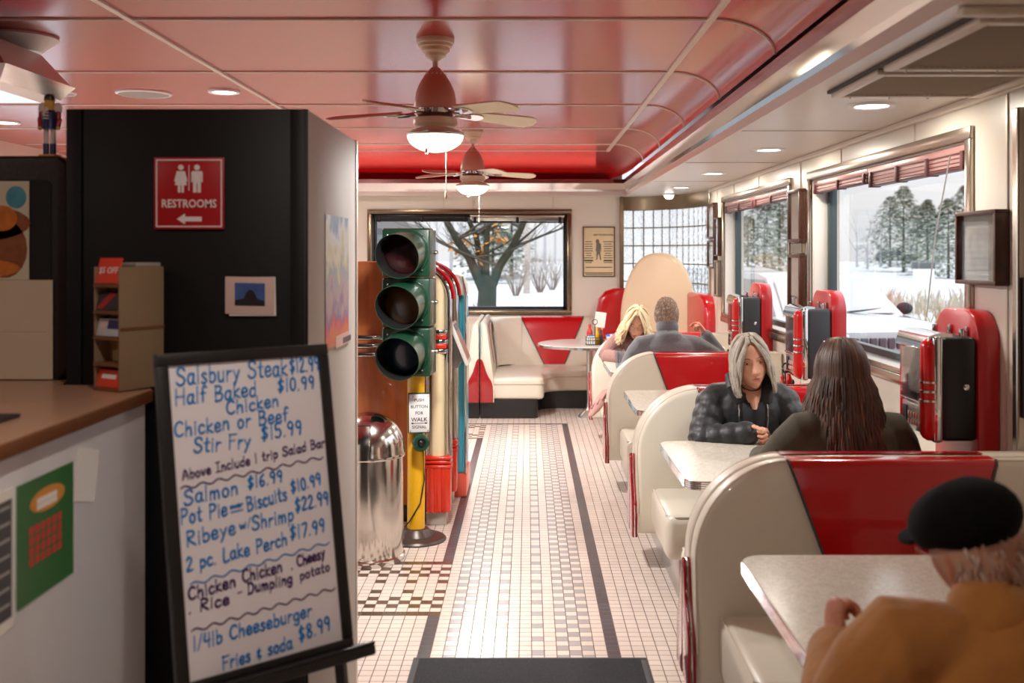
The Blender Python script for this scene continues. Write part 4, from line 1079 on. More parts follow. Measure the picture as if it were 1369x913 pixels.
# marker strokes: letters as pen paths in a box 0..w x 0..1 (x-height .58, descender -.32)
G = {
 'S': (.62, [[(.56,.82),(.45,.98),(.22,.98),(.1,.8),(.2,.6),(.45,.46),(.55,.25),(.42,.04),(.18,.02),(.04,.17)]]),
 'H': (.66, [[(.08,1),(.06,0)],[(.58,1),(.56,0)],[(.06,.52),(.58,.52)]]),
 'B': (.6, [[(.08,1),(.08,0)],[(.08,1),(.4,.95),(.46,.75),(.32,.57),(.1,.53)],[(.1,.53),(.45,.48),(.54,.25),(.4,.04),(.08,0)]]),
 'C': (.6, [[(.55,.85),(.38,.99),(.16,.86),(.05,.5),(.14,.14),(.36,.01),(.56,.14)]]),
 'F': (.55, [[(.1,1),(.08,0)],[(.06,.98),(.54,1)],[(.1,.55),(.42,.56)]]),
 'A': (.62, [[(.02,0),(.3,1),(.58,0)],[(.12,.36),(.5,.36)]]),
 'I': (.42, [[(.2,1),(.2,0)],[(.02,1),(.4,1)],[(.02,0),(.4,0)]]),
 'P': (.56, [[(.1,1),(.08,0)],[(.1,1),(.42,.96),(.52,.76),(.4,.55),(.1,.48)]]),
 'R': (.6, [[(.1,1),(.08,0)],[(.1,1),(.42,.96),(.5,.76),(.36,.56),(.1,.5),(.56,0)]]),
 'L': (.5, [[(.1,1),(.08,.02),(.48,.04)]]),
 'D': (.62, [[(.1,1),(.08,0)],[(.06,1),(.4,.92),(.56,.52),(.4,.08),(.06,0)]]),
 'a': (.5, [[(.42,.5),(.28,.6),(.1,.5),(.05,.2),(.18,.01),(.34,.12),(.42,.5)],[(.43,.58),(.4,.12),(.5,.02)]]),
 'b': (.48, [[(.08,1),(.08,.04)],[(.08,.42),(.26,.58),(.42,.42),(.4,.12),(.22,.0),(.08,.1)]]),
 'c': (.44, [[(.4,.5),(.24,.6),(.08,.44),(.07,.14),(.22,.0),(.42,.1)]]),
 'd': (.5, [[(.42,.46),(.26,.58),(.08,.42),(.08,.12),(.22,.0),(.4,.14)],[(.44,1),(.42,0)]]),
 'e': (.46, [[(.07,.28),(.38,.34),(.36,.54),(.2,.6),(.06,.4),(.08,.1),(.24,.0),(.44,.12)]]),
 'f': (.38, [[(.4,.92),(.28,1),(.18,.86),(.16,0)],[(.02,.56),(.34,.56)]]),
 'g': (.5, [[(.4,.48),(.26,.6),(.08,.46),(.08,.16),(.24,.06),(.4,.2)],[(.43,.58),(.42,-.16),(.26,-.32),(.08,-.22)]]),
 'h': (.48, [[(.08,1),(.06,0)],[(.08,.36),(.24,.57),(.38,.48),(.4,0)]]),
 'i': (.2, [[(.1,.58),(.1,0)],[(.1,.8),(.11,.84)]]),
 'k': (.46, [[(.08,1),(.06,0)],[(.4,.58),(.08,.28),(.44,0)]]),
 'l': (.2, [[(.1,1),(.09,0)]]),
 'm': (.7, [[(.07,.58),(.06,0)],[(.07,.38),(.2,.58),(.31,.46),(.32,0)],[(.32,.38),(.46,.58),(.58,.46),(.6,0)]]),
 'n': (.48, [[(.07,.58),(.06,0)],[(.07,.36),(.24,.58),(.38,.46),(.4,0)]]),
 'o': (.48, [[(.24,.6),(.08,.46),(.08,.14),(.24,.0),(.4,.14),(.4,.46),(.24,.6)]]),
 'p': (.48, [[(.08,.58),(.06,-.32)],[(.08,.42),(.26,.58),(.42,.42),(.38,.1),(.2,.02),(.08,.14)]]),
 'r': (.38, [[(.08,.58),(.07,0)],[(.08,.34),(.2,.54),(.36,.54)]]),
 's': (.4, [[(.34,.52),(.2,.6),(.08,.48),(.2,.32),(.34,.18),(.22,.0),(.05,.08)]]),
 't': (.38, [[(.2,.92),(.17,.1),(.34,.04)],[(.02,.6),(.36,.62)]]),
 'u': (.48, [[(.07,.58),(.09,.12),(.22,.0),(.38,.14)],[(.41,.58),(.41,0)]]),
 'v': (.44, [[(.04,.58),(.22,0),(.4,.58)]]),
 'w': (.62, [[(.04,.58),(.16,0),(.3,.46),(.44,0),(.58,.58)]]),
 'y': (.46, [[(.05,.58),(.22,.12)],[(.42,.58),(.22,.06),(.06,-.3)]]),
 'z': (.42, [[(.05,.56),(.38,.56),(.05,.02),(.4,.02)]]),
 '0': (.5, [[(.25,1),(.08,.78),(.08,.22),(.25,0),(.42,.22),(.42,.78),(.25,1)]]),
 '1': (.24, [[(.12,1),(.11,0)]]),
 '2': (.5, [[(.08,.8),(.24,1),(.42,.8),(.3,.45),(.06,.03),(.46,.05)]]),
 '4': (.5, [[(.12,1),(.06,.48),(.44,.5)],[(.4,1),(.38,0)]]),
 '5': (.5, [[(.44,1),(.12,1),(.1,.58),(.32,.6),(.44,.32),(.3,.02),(.06,.08)]]),
 '6': (.5, [[(.38,.98),(.14,.7),(.07,.3),(.22,.0),(.42,.2),(.32,.46),(.1,.34)]]),
 '7': (.48, [[(.06,.98),(.44,.98),(.2,0)]]),
 '8': (.5, [[(.25,.54),(.08,.76),(.25,1),(.42,.76),(.25,.54),(.06,.24),(.25,0),(.44,.24),(.25,.54)]]),
 '9': (.5, [[(.42,.62),(.24,.48),(.08,.72),(.24,1),(.42,.8),(.4,.4),(.34,0)]]),
 '$': (.54, [[(.46,.8),(.26,.9),(.1,.72),(.26,.52),(.44,.32),(.28,.1),(.08,.2)],[(.32,1.06),(.24,-.06)],[(.24,1.04),(.17,-.06)]]),
 '.': (.2, [[(.08,.02),(.1,.05)]]), '/': (.36, [[(.34,1),(.02,-.05)]]), '-': (.36, [[(.04,.36),(.3,.38)]]),
 '&': (.4, [[(.3,.55),(.14,.6),(.08,.46),(.22,.38),(.08,.24),(.14,.06),(.34,.1)],[(.2,.72),(.2,-.08)]]), ' ': (.36, []),
}
def smooth(path, k=5):
    if len(path) < 3: return path
    P = [path[0]] + path + [path[-1]]; o = []
    for i in range(1, len(P) - 2):
        for j in range(k):
            t = j / k; a, b_, c, d = P[i - 1], P[i], P[i + 1], P[i + 2]
            o.append(tuple(.5 * ((2 * b_[q]) + (-a[q] + c[q]) * t + (2 * a[q] - 5 * b_[q] + 4 * c[q] - d[q]) * t * t + (-a[q] + 3 * b_[q] - 3 * c[q] + d[q]) * t ** 3) for q in (0, 1)))
    o.append(path[-1]); return o
def ribbon(b, pts, wd, z, m):
    """flat marker stroke with round ends"""
    P = [Vector((x, y, 0)) for x, y in pts]
    if len(P) < 2: return
    L_, R_ = [], []
    for i, p in enumerate(P):
        d = (P[min(i + 1, len(P) - 1)] - P[max(i - 1, 0)])
        d = d.normalized() if d.length > 1e-9 else Vector((1, 0, 0))
        e = d * wd * .5 if i == len(P) - 1 else (-d * wd * .5 if i == 0 else Vector((0, 0, 0)))
        q = Vector((-d.y, d.x, 0)) * wd * .5 * (.6 if i in (0, len(P) - 1) else 1)
        L_.append(b.b.verts.new((p.x + e.x + q.x, p.y + e.y + q.y, z))); R_.append(b.b.verts.new((p.x + e.x - q.x, p.y + e.y - q.y, z)))
    for i in range(len(P) - 1): b.b.faces.new((L_[i], R_[i], R_[i + 1], L_[i + 1]))
def board_uv(px_, py_):
    """spot on the board seen at a photo pixel"""
    d = Vector(((px_ - VX) / F, 1, -(py_ - VY) / F)); o = Vector((0, 0, H))
    t_ = (BL_ - o).dot(n_) / d.dot(n_); p = o + d * t_ - BL_
    return p.dot(u_), p.dot(v_)
M_INKB = mat('ink_blue', (0, 128, 206), .5); M_INKP = mat('ink_purple', (62, 22, 96), .5)
rnd = random.Random(5)
def c2p(x, y): return 200 + x / 1.93, 440 + y / 1.93
def write(text, x0, y0_, x1, y1_, hgt, m):
    a = Vector(board_uv(*c2p(x0, y0_))); c = Vector(board_uv(*c2p(x1, y1_)))
    top = Vector(board_uv(*c2p(x0, y0_ - hgt))); hh = (top - a).length
    tot = sum(G[ch][0] for ch in text) + .1 * (len(text) - 1)
    d = (c - a); ln = d.length; d.normalize(); q = Vector((-d.y, d.x)); sxx = ln / tot
    b = MB(); b.mi(m); x = 0
    for ch in text:
        wch, paths = G[ch]; jy = rnd.uniform(-.04, .04)
        for p in paths:
            pts = [a + d * ((x + px_ + .06 * py_) * sxx) + q * ((py_ + jy) * hh) for px_, py_ in smooth(p)]
            ribbon(b, [(p_.x, p_.y) for p_ in pts], .0052 if hgt > 26 else .0042, .0006 + rnd.random() * .0003, m)
        x += wch + .1
    b.xform(MBM @ Matrix.Translation((0, 0, 0))).build('lettering', m, mb, False)
for a_ in (('Salsbury Steak', 68, 147, 355, 118, 46, M_INKB), ('$12.99', 362, 114, 438, 104, 36, M_INKB), ('Half Baked', 66, 197, 275, 172, 40, M_INKB), ('$10.99', 330, 163, 425, 153, 32, M_INKB),
           ('Chicken', 198, 220, 333, 198, 34, M_INKB), ('Chicken or Beef', 64, 280, 357, 237, 38, M_INKB), ('Stir Fry', 113, 320, 260, 305, 38, M_INKB), ('$15.99', 288, 288, 393, 270, 36, M_INKB),
           ('Above Include 1 trip Salad Bar', 85, 390, 452, 303, 25, M_INKP), ('Salmon', 88, 455, 228, 425, 38, M_INKB), ('$16.99', 253, 412, 343, 392, 30, M_INKB), ('Pot Pie', 80, 505, 200, 480, 38, M_INKB),
           ('over', 208, 464, 240, 456, 11, M_INKB), ('Biscuits', 252, 470, 355, 440, 36, M_INKB), ('$10.99', 365, 423, 443, 400, 30, M_INKB), ('Ribeye', 95, 562, 222, 528, 38, M_INKB), ('w/', 232, 517, 262, 507, 22, M_INKB),
           ('Shrimp', 264, 520, 372, 494, 36, M_INKB), ('$22.99', 376, 472, 462, 450, 34, M_INKB), ('2 pc. Lake Perch', 95, 625, 355, 557, 36, M_INKB), ('$17.99', 362, 543, 452, 522, 34, M_INKB),
           ('Chicken', 100, 700, 222, 662, 32, M_INKP), ('Chicken', 240, 655, 342, 625, 32, M_INKP), ('. Cheesy', 365, 620, 453, 588, 28, M_INKP), ('. Rice', 100, 735, 205, 708, 30, M_INKP), ('- Dumpling', 228, 690, 368, 655, 28, M_INKP),
           ('potato', 388, 648, 465, 622, 24, M_INKP), ('1/4lb Cheeseburger', 112, 830, 418, 740, 36, M_INKB), ('Fries & soda', 188, 880, 368, 822, 34, M_INKB), ('$8.99', 385, 805, 467, 775, 36, M_INKB)):
    write(*a_)
for (x0, y0_, x1, y1_, nwv, m_) in ((80, 412, 447, 330, 9, M_INKP), (105, 660, 463, 550, 8, M_INKB), (108, 780, 478, 668, 9, M_INKP), (210, 473, 240, 466, 0, M_INKB)):
    a = Vector(board_uv(*c2p(x0, y0_))); c = Vector(board_uv(*c2p(x1, y1_))); d = c - a; q = Vector((-d.y, d.x)).normalized()
    pts = [a + d * (i / 90) + q * (.004 * sin(i / 90 * nwv * 2 * pi)) for i in range(91)]
    b = MB(); b.mi(m_); ribbon(b, [(p.x, p.y) for p in pts], .0034, .0006, m_); b.xform(MBM).build('wavy_line' if nwv else 'underline', m_, mb, False)

# ------------------------------------------------------------------ trash can
tx_, ty_ = -.862, 5.66
M_CAN = mat('can_steel', (214, 208, 200), .14, 1.0, bump=.03, bscale=18)
tcn = thing('trash_can', (tx_, ty_, 0), 'polished steel trash can with domed push top', 'trash can')
b = MB(); b.lathe([(0, 0), (.192, 0), (.196, .006), (.196, .028), (.188, .034), (.186, .56), (0, .56)], (tx_, ty_, 0), M_CAN, 48); b.build('body', M_CAN, tcn, angle=40)
b = MB(); b.lathe([(.188, .555), (.196, .556), (.198, .565), (.196, .578), (.192, .60)] + [(.192 * cos(t), .60 + .19 * sin(t)) for t in [i * pi / 2 / 12 for i in range(1, 13)]], (tx_, ty_, 0), M_CAN, 48); b.build('dome_lid', M_CAN, tcn, angle=40)
b = MB()
rg = []
for i in range(9):
    a = R(-128 + 50 * i / 8)
    rg.append([(tx_ + .196 * cos(e) * cos(a), ty_ + .196 * cos(e) * sin(a), .60 + .194 * sin(e)) for e in [R(3 + 42 * j / 6) for j in range(7)]])
b.rings(rg, M_CAN, False, False, False); fl_ = b.build('push_flap', M_CAN, tcn)
b = MB(); edge = [rg[0][j] for j in range(7)] + [rg[i][6] for i in range(1, 9)] + [rg[8][j] for j in range(5, -1, -1)]
b.tube(edge, .003, M_BLACK, 6); b.build('flap_gap', M_BLACK, fl_)
for k in range(3):
    a = R(-95 + 25 * k); b = MB(); b.ball((tx_ + .197 * cos(a), ty_ + .197 * sin(a), .045), .004, M_CHROME, 8, 6); b.build('rivet', M_CHROME, tcn)

# ------------------------------------------------------------------ traffic light on a yellow pole
qx, qy = -.645, 6.03
M_TGREEN = mat('signal_green', (20, 60, 40), .3, coat=.3, bump=.05, bscale=40)
M_TYEL = mat('pole_yellow', (236, 176, 12), .35, coat=.2)
M_TBASE = mat('cast_base', (78, 66, 60), .35, .4)
tr = thing('traffic_light', (qx, qy, 0), 'green three-lens traffic light on a yellow pole', 'traffic light')
b = MB(); b.lathe([(0, 0), (.172, 0), (.174, .008), (.165, .018), (.10, .03), (.085, .05), (.07, .066), (.05, .07), (0, .07)], (qx, qy, 0), M_TBASE, 40); b.build('base', M_TBASE, tr)
b = MB(); b.lathe([(0, .06), (.051, .06), (.051, .97), (0, .97)], (qx, qy, 0), M_TYEL, 28); b.build('pole', M_TYEL, tr)
TM = Matrix.Translation((qx - .045, qy - .01, 0)) @ Matrix.Rotation(R(-7), 4, 'Z')
lens = [mat('lens_red', (44, 6, 10), .2, coat=.4), mat('lens_amber', (88, 52, 8), .22, coat=.4), mat('lens_green', (6, 34, 52), .2, coat=.4)]
M_VIN = mat('visor_inside', (14, 15, 14), .6)
for k in range(3):
    z0_ = .945 + (2 - k) * .283; zc = z0_ + .1405
    b = MB(); b.box(-.14, .14, -.06, .12, z0_ + .002, z0_ + .279, M_TGREEN, .012, 3); b.xform(TM); hs = b.build('lamp_housing', M_TGREEN, tr)
    b = MB(); b.lathe([(.1235, .012), (.136, .012), (.137, .004), (.136, 0)], (0, 0, 0), M_TGREEN, 36, Matrix.Translation((0, -.06, zc)) @ Matrix.Rotation(R(90), 4, 'X')); b.xform(TM); b.build('lens_rim', M_TGREEN, hs)
    b = MB(); b.ball((0, -.071, zc), (.1235, .022, .1235), lens[k], 24, 14); b.xform(TM); b.build('lens', lens[k], hs)
    # tunnel visor, cut back at the bottom
    b = MB(); N = 40; rgo = []
    for i, dpt in enumerate((0.0, .5, 1.0)):
        row = []
        for j in range(N):
            a = 2 * pi * j / N; ln = .19 + .055 * sin(a)
            row.append((.124 * cos(a), -.07 - ln * dpt, zc - .022 * dpt + .124 * sin(a)))
        rgo.append(row)
    inn = [[(x * .975, y, zc + (z - zc) * .975) for x, y, z in r] for r in rgo[::-1]]
    b.rings(rgo + [inn[0]], M_TGREEN, False, False); b.rings(inn, M_VIN, False, False)
    b.xform(TM); b.build('visor', None, hs, angle=50)
    for sx_ in (-1, 1):
        b = MB(); b.tube([(sx_ * .138, 0, zc), (sx_ * .163, 0, zc)], .008, M_STEEL, 8); b.ball((sx_ * .165, 0, zc), .013, M_STEEL, 10, 8); b.xform(TM); b.build('wing_screw', M_STEEL, hs)
    for dx, dz in ((-.1, .1), (.1, .1), (.1, -.1)):
        b = MB(); b.ball((dx, -.075, zc + dz), .006, M_STEEL, 8, 6); b.xform(TM); b.build('screw', M_STEEL, hs)
# push-button sign and button on the pole
SM = Matrix.Translation((qx + .025, qy - .075, 0)) @ Matrix.Rotation(R(10), 4, 'Z')
b = MB(); b.box(-.064, .064, -.012, .012, .625, .855, M_TGREEN, .008, 2); b.box(-.02, .02, -.012, .012, .56, .63, M_TGREEN, .004); b.xform(SM); sp_ = b.build('sign_backplate', M_TGREEN, tr)
b = MB(); b.box(-.058, .058, -.016, -.011, .632, .848, M_SIGNW, .004); b.xform(SM); pl = b.build('sign_plate', M_SIGNW, sp_)
b = MB(); MFs = face_M((0, -.0165, 0), (1, 0, 0), (0, 0, 1))
for tx2, zz, sz in (('PUSH', .815, .024), ('BUTTON', .777, .024), ('FOR', .741, .024), ('WALK', .704, .032), ('SIGNAL', .662, .024)):
    b.add_mesh(text_mesh(tx2, sz, .0002, .0004), MFs @ Matrix.Translation((0, zz, 0)), M_BLACK)
b.box(-.038, .038, -.0172, -.016, .6825, .6850, M_BLACK)
for s_ in (-1, 1): b.prism([(s_ * .048, .68375), (s_ * .034, .6895), (s_ * .034, .678)], 'y', -.0172, -.016, M_BLACK)
b.xform(SM); b.build('sign_lettering', M_BLACK, sp_, False)
b = MB()
for x in (-.05, .05):
    for z in (.642, .838): b.ball((x, -.017, z), .005, M_STEEL, 8, 6)
b.xform(SM); b.build('sign_screw', M_STEEL, sp_)
b = MB(); b.lathe([(0, 0), (.048, 0), (.048, .045), (.04, .055), (.028, .055), (.026, .045), (0, .045)], (0, 0, 0), M_TGREEN, 24, Matrix.Translation((.008, -.0, .575)) @ Matrix.Rotation(R(90), 4, 'X')); b.xform(SM); bt = b.build('button_housing', M_TGREEN, tr)
b = MB(); b.ball((.008, -.048, .575), (.018, .012, .018), M_BLACK, 14, 10); b.xform(SM); b.build('button', M_BLACK, bt)
b = MB(); b.tube([(qx + .045, qy - .035, .53), (qx + .05, qy - .03, .35), (qx + .03, qy - .052, .22), (qx - .03, qy - .058, .12), (qx - .06, qy - .05, .085)] , .004, M_BLACK, 6); b.build('cable', M_BLACK, tr)

# ------------------------------------------------------------------ bubbling jukebox, side on to the camera
JY0, JY1 = 6.33, 7.0
M_WALNUT = mat('jukebox_wood', (178, 98, 50), .3, coat=.3, vary=.18, vscale=5, stretch=(6, 6, .6))
M_TUBE = mat('cream_tube', (236, 218, 176), .25, coat=.5)
M_TUBEO = mat('amber_tube', (206, 140, 96), .25, coat=.5)
M_JORANGE = mat('jukebox_red', (214, 52, 26), .25, coat=.5)
jk = thing('jukebox', (-.85, 6.66, 0), 'wooden jukebox with cream tubes and red feet behind the traffic light', 'jukebox')
b = MB()
side = [(-1.25, .12), (-.655, .12), (-.655, 1.50), (-.67, 1.56), (-.71, 1.595), (-1.25, 1.595)]
b.prism(side, 'y', JY0 + .02, JY1, M_WALNUT, .01, 2); b.build('cabinet', M_WALNUT, jk, angle=40)
for z in (1.125, 1.075, 1.022):
    b = MB(); b.box(-1.25, -.88, JY0 + .008, JY0 + .024, z, z + .026, M_CHROME, .005); b.build('side_strip', M_CHROME, jk)
for yy in (JY0 + .055, JY1 - .055):
    for k, (xt, rt2, m_, z1, rc) in enumerate(((-.655, .028, M_TUBEO, 1.47, .09), (-.612, .014, M_CHROME, 1.44, .12), (-.548, .042, M_TUBE, 1.39, .15), (-.482, .020, M_CHROME, 1.37, .20), (-.452, .010, M_RED, 1.37, .225))):
        pts = ([(xt, yy, .38), (xt, yy, .8), (xt, yy, 1.2)] if m_ is not M_RED else []) + [(xt - rc + rc * cos(t), yy, z1 + rc * sin(t)) for t in [pi / 2 * i / 10 for i in range(11)]] + [(xt - rc - .06, yy, z1 + rc)]
        b = MB(); b.tube(pts, rt2, m_, 14, (0, 1, 0)); b.build('chrome_rail' if m_ is M_CHROME else 'tube', m_, jk, angle=60)
b = MB(); fp = [(-.66, .36), (-.50, .36), (-.50, 1.37)] + [(-.69 + .19 * cos(t), 1.37 + .19 * sin(t)) for t in [pi / 2 * i / 8 for i in range(1, 9)]] + [(-.72, 1.2)]
b.prism(fp, 'y', JY0 + .07, JY1 - .07, mat('jukebox_front', (196, 176, 140), .3, coat=.3)); b.build('front_shell', None, jk, angle=50)
for yy in (JY0 + .06, JY1 - .06):
    b = MB()
    for q in range(6): b.lathe([(0, .08), (.03, .08), (.032, .10), (.032, .34), (.03, .35), (0, .35)], (-.59 + .045 * (q % 3), yy - .03 + .06 * (q // 3), 0), M_JORANGE, 16)
    for z, dd in ((.345, .0), (.372, .006), (.396, .0)): b.box(-.63 + dd, -.462 - dd, yy - .065 + dd, yy + .065 - dd, z, z + .022, M_JORANGE, .008, 2)
    b.build('column_foot', M_JORANGE, jk, angle=50)
    b = MB()
    for z, m_ in ((1.055, M_CHROME), (1.085, M_JORANGE), (1.112, M_CHROME), (1.142, M_JORANGE), (1.170, M_CHROME)):
        b.box(-.60, -.495, yy - .052, yy + .052, z - .016, z + .014, m_, .007, 2)
    b.lathe([(.03, 1.184), (.028, 1.2), (.018, 1.214), (0, 1.218)], (-.545, yy, 0), M_CHROME, 14)
    b.build('tube_clasp', None, jk, angle=50)
    b = MB(); b.box(-.62, -.49, yy - .05, yy + .05, 0, .085, M_STEEL, .01); b.build('metal_foot', M_STEEL, jk)
b = MB(); b.box(-.66, -.60, JY0 + .1, JY1 - .1, .40, 1.30, mat('jukebox_grille', (150, 130, 110), .3, .6), .01); b.build('grille', None, jk)
b = MB(); b.box(-.80, -.62, JY0 + .1, JY1 - .1, .0, .13, M_BLACK, .004); b.build('toe_kick', M_BLACK, jk)
MSel = Matrix.Translation((-.43, 6.66, 1.08)) @ Matrix.Rotation(R(-22), 4, 'Y')
b = MB(); b.box(-.012, .012, -.16, .16, -.14, .14, M_WHITE, .006); b.xform(MSel); b.build('selector_panel', M_WHITE, jk)
b = MB(); b.box(.010, .0135, -.13, .13, -.11, .11, mat('title_strips', (176, 120, 110), .3, vary=.5, vscale=60)); b.xform(MSel); b.build('title_strip_window', None, jk)
b = MB(); b.prism([(-.6, .93), (-.44, .93), (-.40, 1.0), (-.46, 1.2), (-.6, 1.2)], 'y', 6.52, 6.80, mat('selector_bracket', (120, 116, 110), .3, .8), .006); b.build('selector_bracket', None, jk)

# ------------------------------------------------------------------ turquoise pump behind the jukebox
M_TURQ = mat('pump_turquoise', (60, 176, 204), .3, coat=.3)
gp = thing('fuel_pump', (-.62, 7.3, 0), 'turquoise retro pump with white rounded top behind the jukebox', 'pump')
b = MB(); b.box(-.86, -.425, 7.08, 7.5, .15, 1.36, M_TURQ, .03, 3); b.build('body', M_TURQ, gp, angle=50)
b = MB(); b.prism([(-.86, 1.36), (-.425, 1.36), (-.43, 1.43), (-.46, 1.49), (-.52, 1.52), (-.77, 1.52), (-.83, 1.49), (-.855, 1.43)], 'y', 7.08, 7.5, M_WHITE, .02, 3); b.build('top_hood', M_WHITE, gp, angle=50)
b = MB(); b.box(-.865, -.415, 7.07, 7.51, 0, .16, mat('pump_coral', (226, 96, 76), .3), .012); b.build('base_skirt', None, gp)
b = MB(); b.tube([(-.422, 7.075, .16), (-.422, 7.075, 1.38), (-.445, 7.085, 1.49)], .009, M_CHROME, 8); b.build('corner_trim', M_CHROME, gp)
b = MB(); b.box(-.427, -.418, 7.16, 7.42, .75, 1.2, M_WHITE, .004); b.build('meter_face', M_WHITE, gp)

# ------------------------------------------------------------------ door mat
dm = thing('door_mat', (.015, 3.8, 0), 'dark ribbed rubber mat on the tiled aisle', 'mat')
M_MAT = mat('mat_pile', (48, 48, 50), .95, vary=.4, vscale=160, bump=.8, bscale=260)
b = MB(); b.box(-.44, .455, 3.05, 4.235, .001, .011, M_MAT, .003); b.build('pile', M_MAT, dm)
M_MATE = mat('mat_edge', (64, 64, 66), .6)
for x0, x1, y0_, y1_ in ((-.465, .48, 4.23, 4.255), (-.465, -.44, 3.05, 4.23), (.455, .48, 3.05, 4.23)):
    b = MB(); b.box(x0, x1, y0_, y1_, .0005, .007, M_MATE, .002); b.build('edge_strip', M_MATE, dm)
# ------------------------------------------------------------------ ceiling fans
M_FANC = mat('fan_cream', (222, 196, 164), .35, coat=.2)
M_FANB = mat('fan_salmon', (206, 150, 124), .35, coat=.2)
M_BLADE = mat('fan_blade', (230, 214, 184), .45)
M_GLOBE = mat('globe_lit', (255, 250, 235), .35, emit=(255, 238, 206), estr=5.0)
def fan(cx, cy, ang, lab):
    f = thing('ceiling_fan', (cx, cy, CZ - .5), lab, 'ceiling fan', 'ceiling fans under the red ceiling')
    z = CZ
    b = MB(); b.lathe([(0, z), (.088, z), (.09, z - .012), (.086, z - .022), (.08, z - .024), (.078, z - .038), (.068, z - .042), (.066, z - .058), (.052, z - .068), (.048, z - .082), (.026, z - .095), (.014, z - .105), (0, z - .105)], (cx, cy, 0), M_FANC, 36); b.build('canopy', M_FANC, f)
    b = MB(); b.lathe([(.013, z - .10), (.013, z - .145)], (cx, cy, 0), M_FANC, 16); b.build('down_rod', M_FANC, f)
    b = MB(); b.lathe([(0, z - .135), (.022, z - .135), (.032, z - .15), (.05, z - .17), (.072, z - .205), (.089, z - .245), (.098, z - .29), (.10, z - .315), (.098, z - .328), (0, z - .328)], (cx, cy, 0), M_FANB, 40); b.build('motor_housing', M_FANB, f)
    b = MB()
    for i in range(14):
        a = 2 * pi * i / 14; b.ball((cx + .047 * cos(a), cy + .047 * sin(a), z - .168), .0045, M_WHITE, 6, 4)
    b.build('vent_hole', M_WHITE, f)
    b = MB(); b.lathe([(.098, z - .326), (.104, z - .332), (.10, z - .352), (.085, z - .36), (.07, z - .378), (0, z - .378)], (cx, cy, 0), M_CHROME, 36); b.build('flywheel', M_CHROME, f)
    b = MB(); b.lathe([(.085, z - .365), (.102, z - .372), (.104, z - .40), (.09, z - .412), (.088, z - .42), (.112, z - .428), (.118, z - .44), (0, z - .44)], (cx, cy, 0), M_FANC, 36); b.build('light_fitter', M_FANC, f)
    b = MB(); b.lathe([(.118, z - .438), (.134, z - .44), (.137, z - .448), (.134, z - .455), (.118, z - .456)], (cx, cy, 0), M_STEEL, 40); b.build('glass_band', M_STEEL, f)
    b = MB(); b.lathe([(.131, z - .452)] + [(.131 * cos(t), z - .452 - .078 * sin(t)) for t in [i * pi / 2 / 10 for i in range(1, 11)]], (cx, cy, 0), M_GLOBE, 40); b.build('glass_bowl', M_GLOBE, f)
    for k in range(5):
        a = ang + k * 2 * pi / 5
        MZ = Matrix.Translation((cx, cy, 0)) @ Matrix.Rotation(a, 4, 'Z')
        MP = MZ @ Matrix.Translation((.17, 0, z - .345)) @ Matrix.Rotation(R(-14), 4, 'X') @ Matrix.Rotation(R(3), 4, 'Y')
        L_ = .36; pts = []
        for i in range(13):
            t = i / 12; pts.append((.0 + L_ * t, (.046 + .024 * t) - (0 if t < .86 else .05 * ((t - .86) / .14) ** 2)))
        out = pts + [(x, -y) for x, y in pts[::-1]]
        b = MB(); b.prism(out, 'z', -.004, .004, M_BLADE, .002, 1); b.xform(MP); b.build('blade', M_BLADE, f)
        b = MB(); b.prism([(-.085, -.016), (-.03, -.012), (.0, -.032), (.055, -.034), (.075, -.012), (.075, .012), (.055, .034), (0, .032), (-.03, .012), (-.085, .016)], 'z', -.012, -.005, M_CHROME, .002, 1); b.xform(MP)
        b.tube([tuple(MZ @ Vector((.085, 0, z - .345))), tuple(MP @ Vector((-.04, 0, -.012))), tuple(MP @ Vector((.01, 0, -.012)))], .011, M_CHROME, 8); b.build('blade_iron', M_CHROME, f)
    for dx, ln in ((.06, .22), (-.03, .02)):
        b = MB(); b.tube([(cx + dx, cy - .10, z - .43), (cx + dx, cy - .12, z - .46), (cx + dx, cy - .122, z - .50 - ln)], .0016, M_SEAM, 5); b.lathe([(0, 0), (.006, .006), (.007, .02), (.003, .035), (0, .036)], (cx + dx, cy - .122, z - .535 - ln), M_FANC, 10); b.build('pull_chain', M_FANC, f)
    add_light('fan_lamp', 'AREA', (cx, cy, z - .54), FAN_W * (1.5 if cy > 7 else 1), (1, .985, .96), .22)
FAN_W = 47
fan(-.434, 4.9, R(28), 'cream and salmon ceiling fan with a lit bowl, the larger one over the aisle')
fan(-.456, 8.6, R(12), 'cream and salmon ceiling fan with a lit bowl, the farther one near the end wall')
# ------------------------------------------------------------------ recessed lamps and speakers
def downlight(x, y, z, r, lab, grp, power=0, on=True, color=WARM):
    o = thing('downlight', (x, y, z), lab, 'ceiling light', grp)
    b = MB(); b.lathe([(r * .68, z - .001), (r * .72, z - .010), (r * .96, z - .012), (r, z - .004), (r, z + .002)], (x, y, 0), M_WHITE, 32); b.build('trim_ring', M_WHITE, o)
    b = MB(); b.lathe([(r * .70, z - .006), (r * .45, z - .009), (0, z - .010)], (x, y, 0), M_LAMP, 28); b.build('lens', M_LAMP, o)
    if power: add_light('downlight_lamp', 'AREA', (x, y, z - .018), power, color, r * 1.3)
    return o
SOFT_W = 9
for k, yy in enumerate((2.55, 4.45, 6.35, 8.25, 10.0)):
    if k == 0: continue
    downlight(1.46, yy, SZ, .10, ['', 'round white recessed lamp in the soffit next to the filter panels', 'round recessed soffit lamp above the farther wall window frame edge', 'round recessed soffit lamp over the two water glasses', 'round recessed soffit lamp close to the glass block corner'][k], 'recessed soffit lamps over the booths', SOFT_W * (1, 1, 1, 1.6, .8)[k])
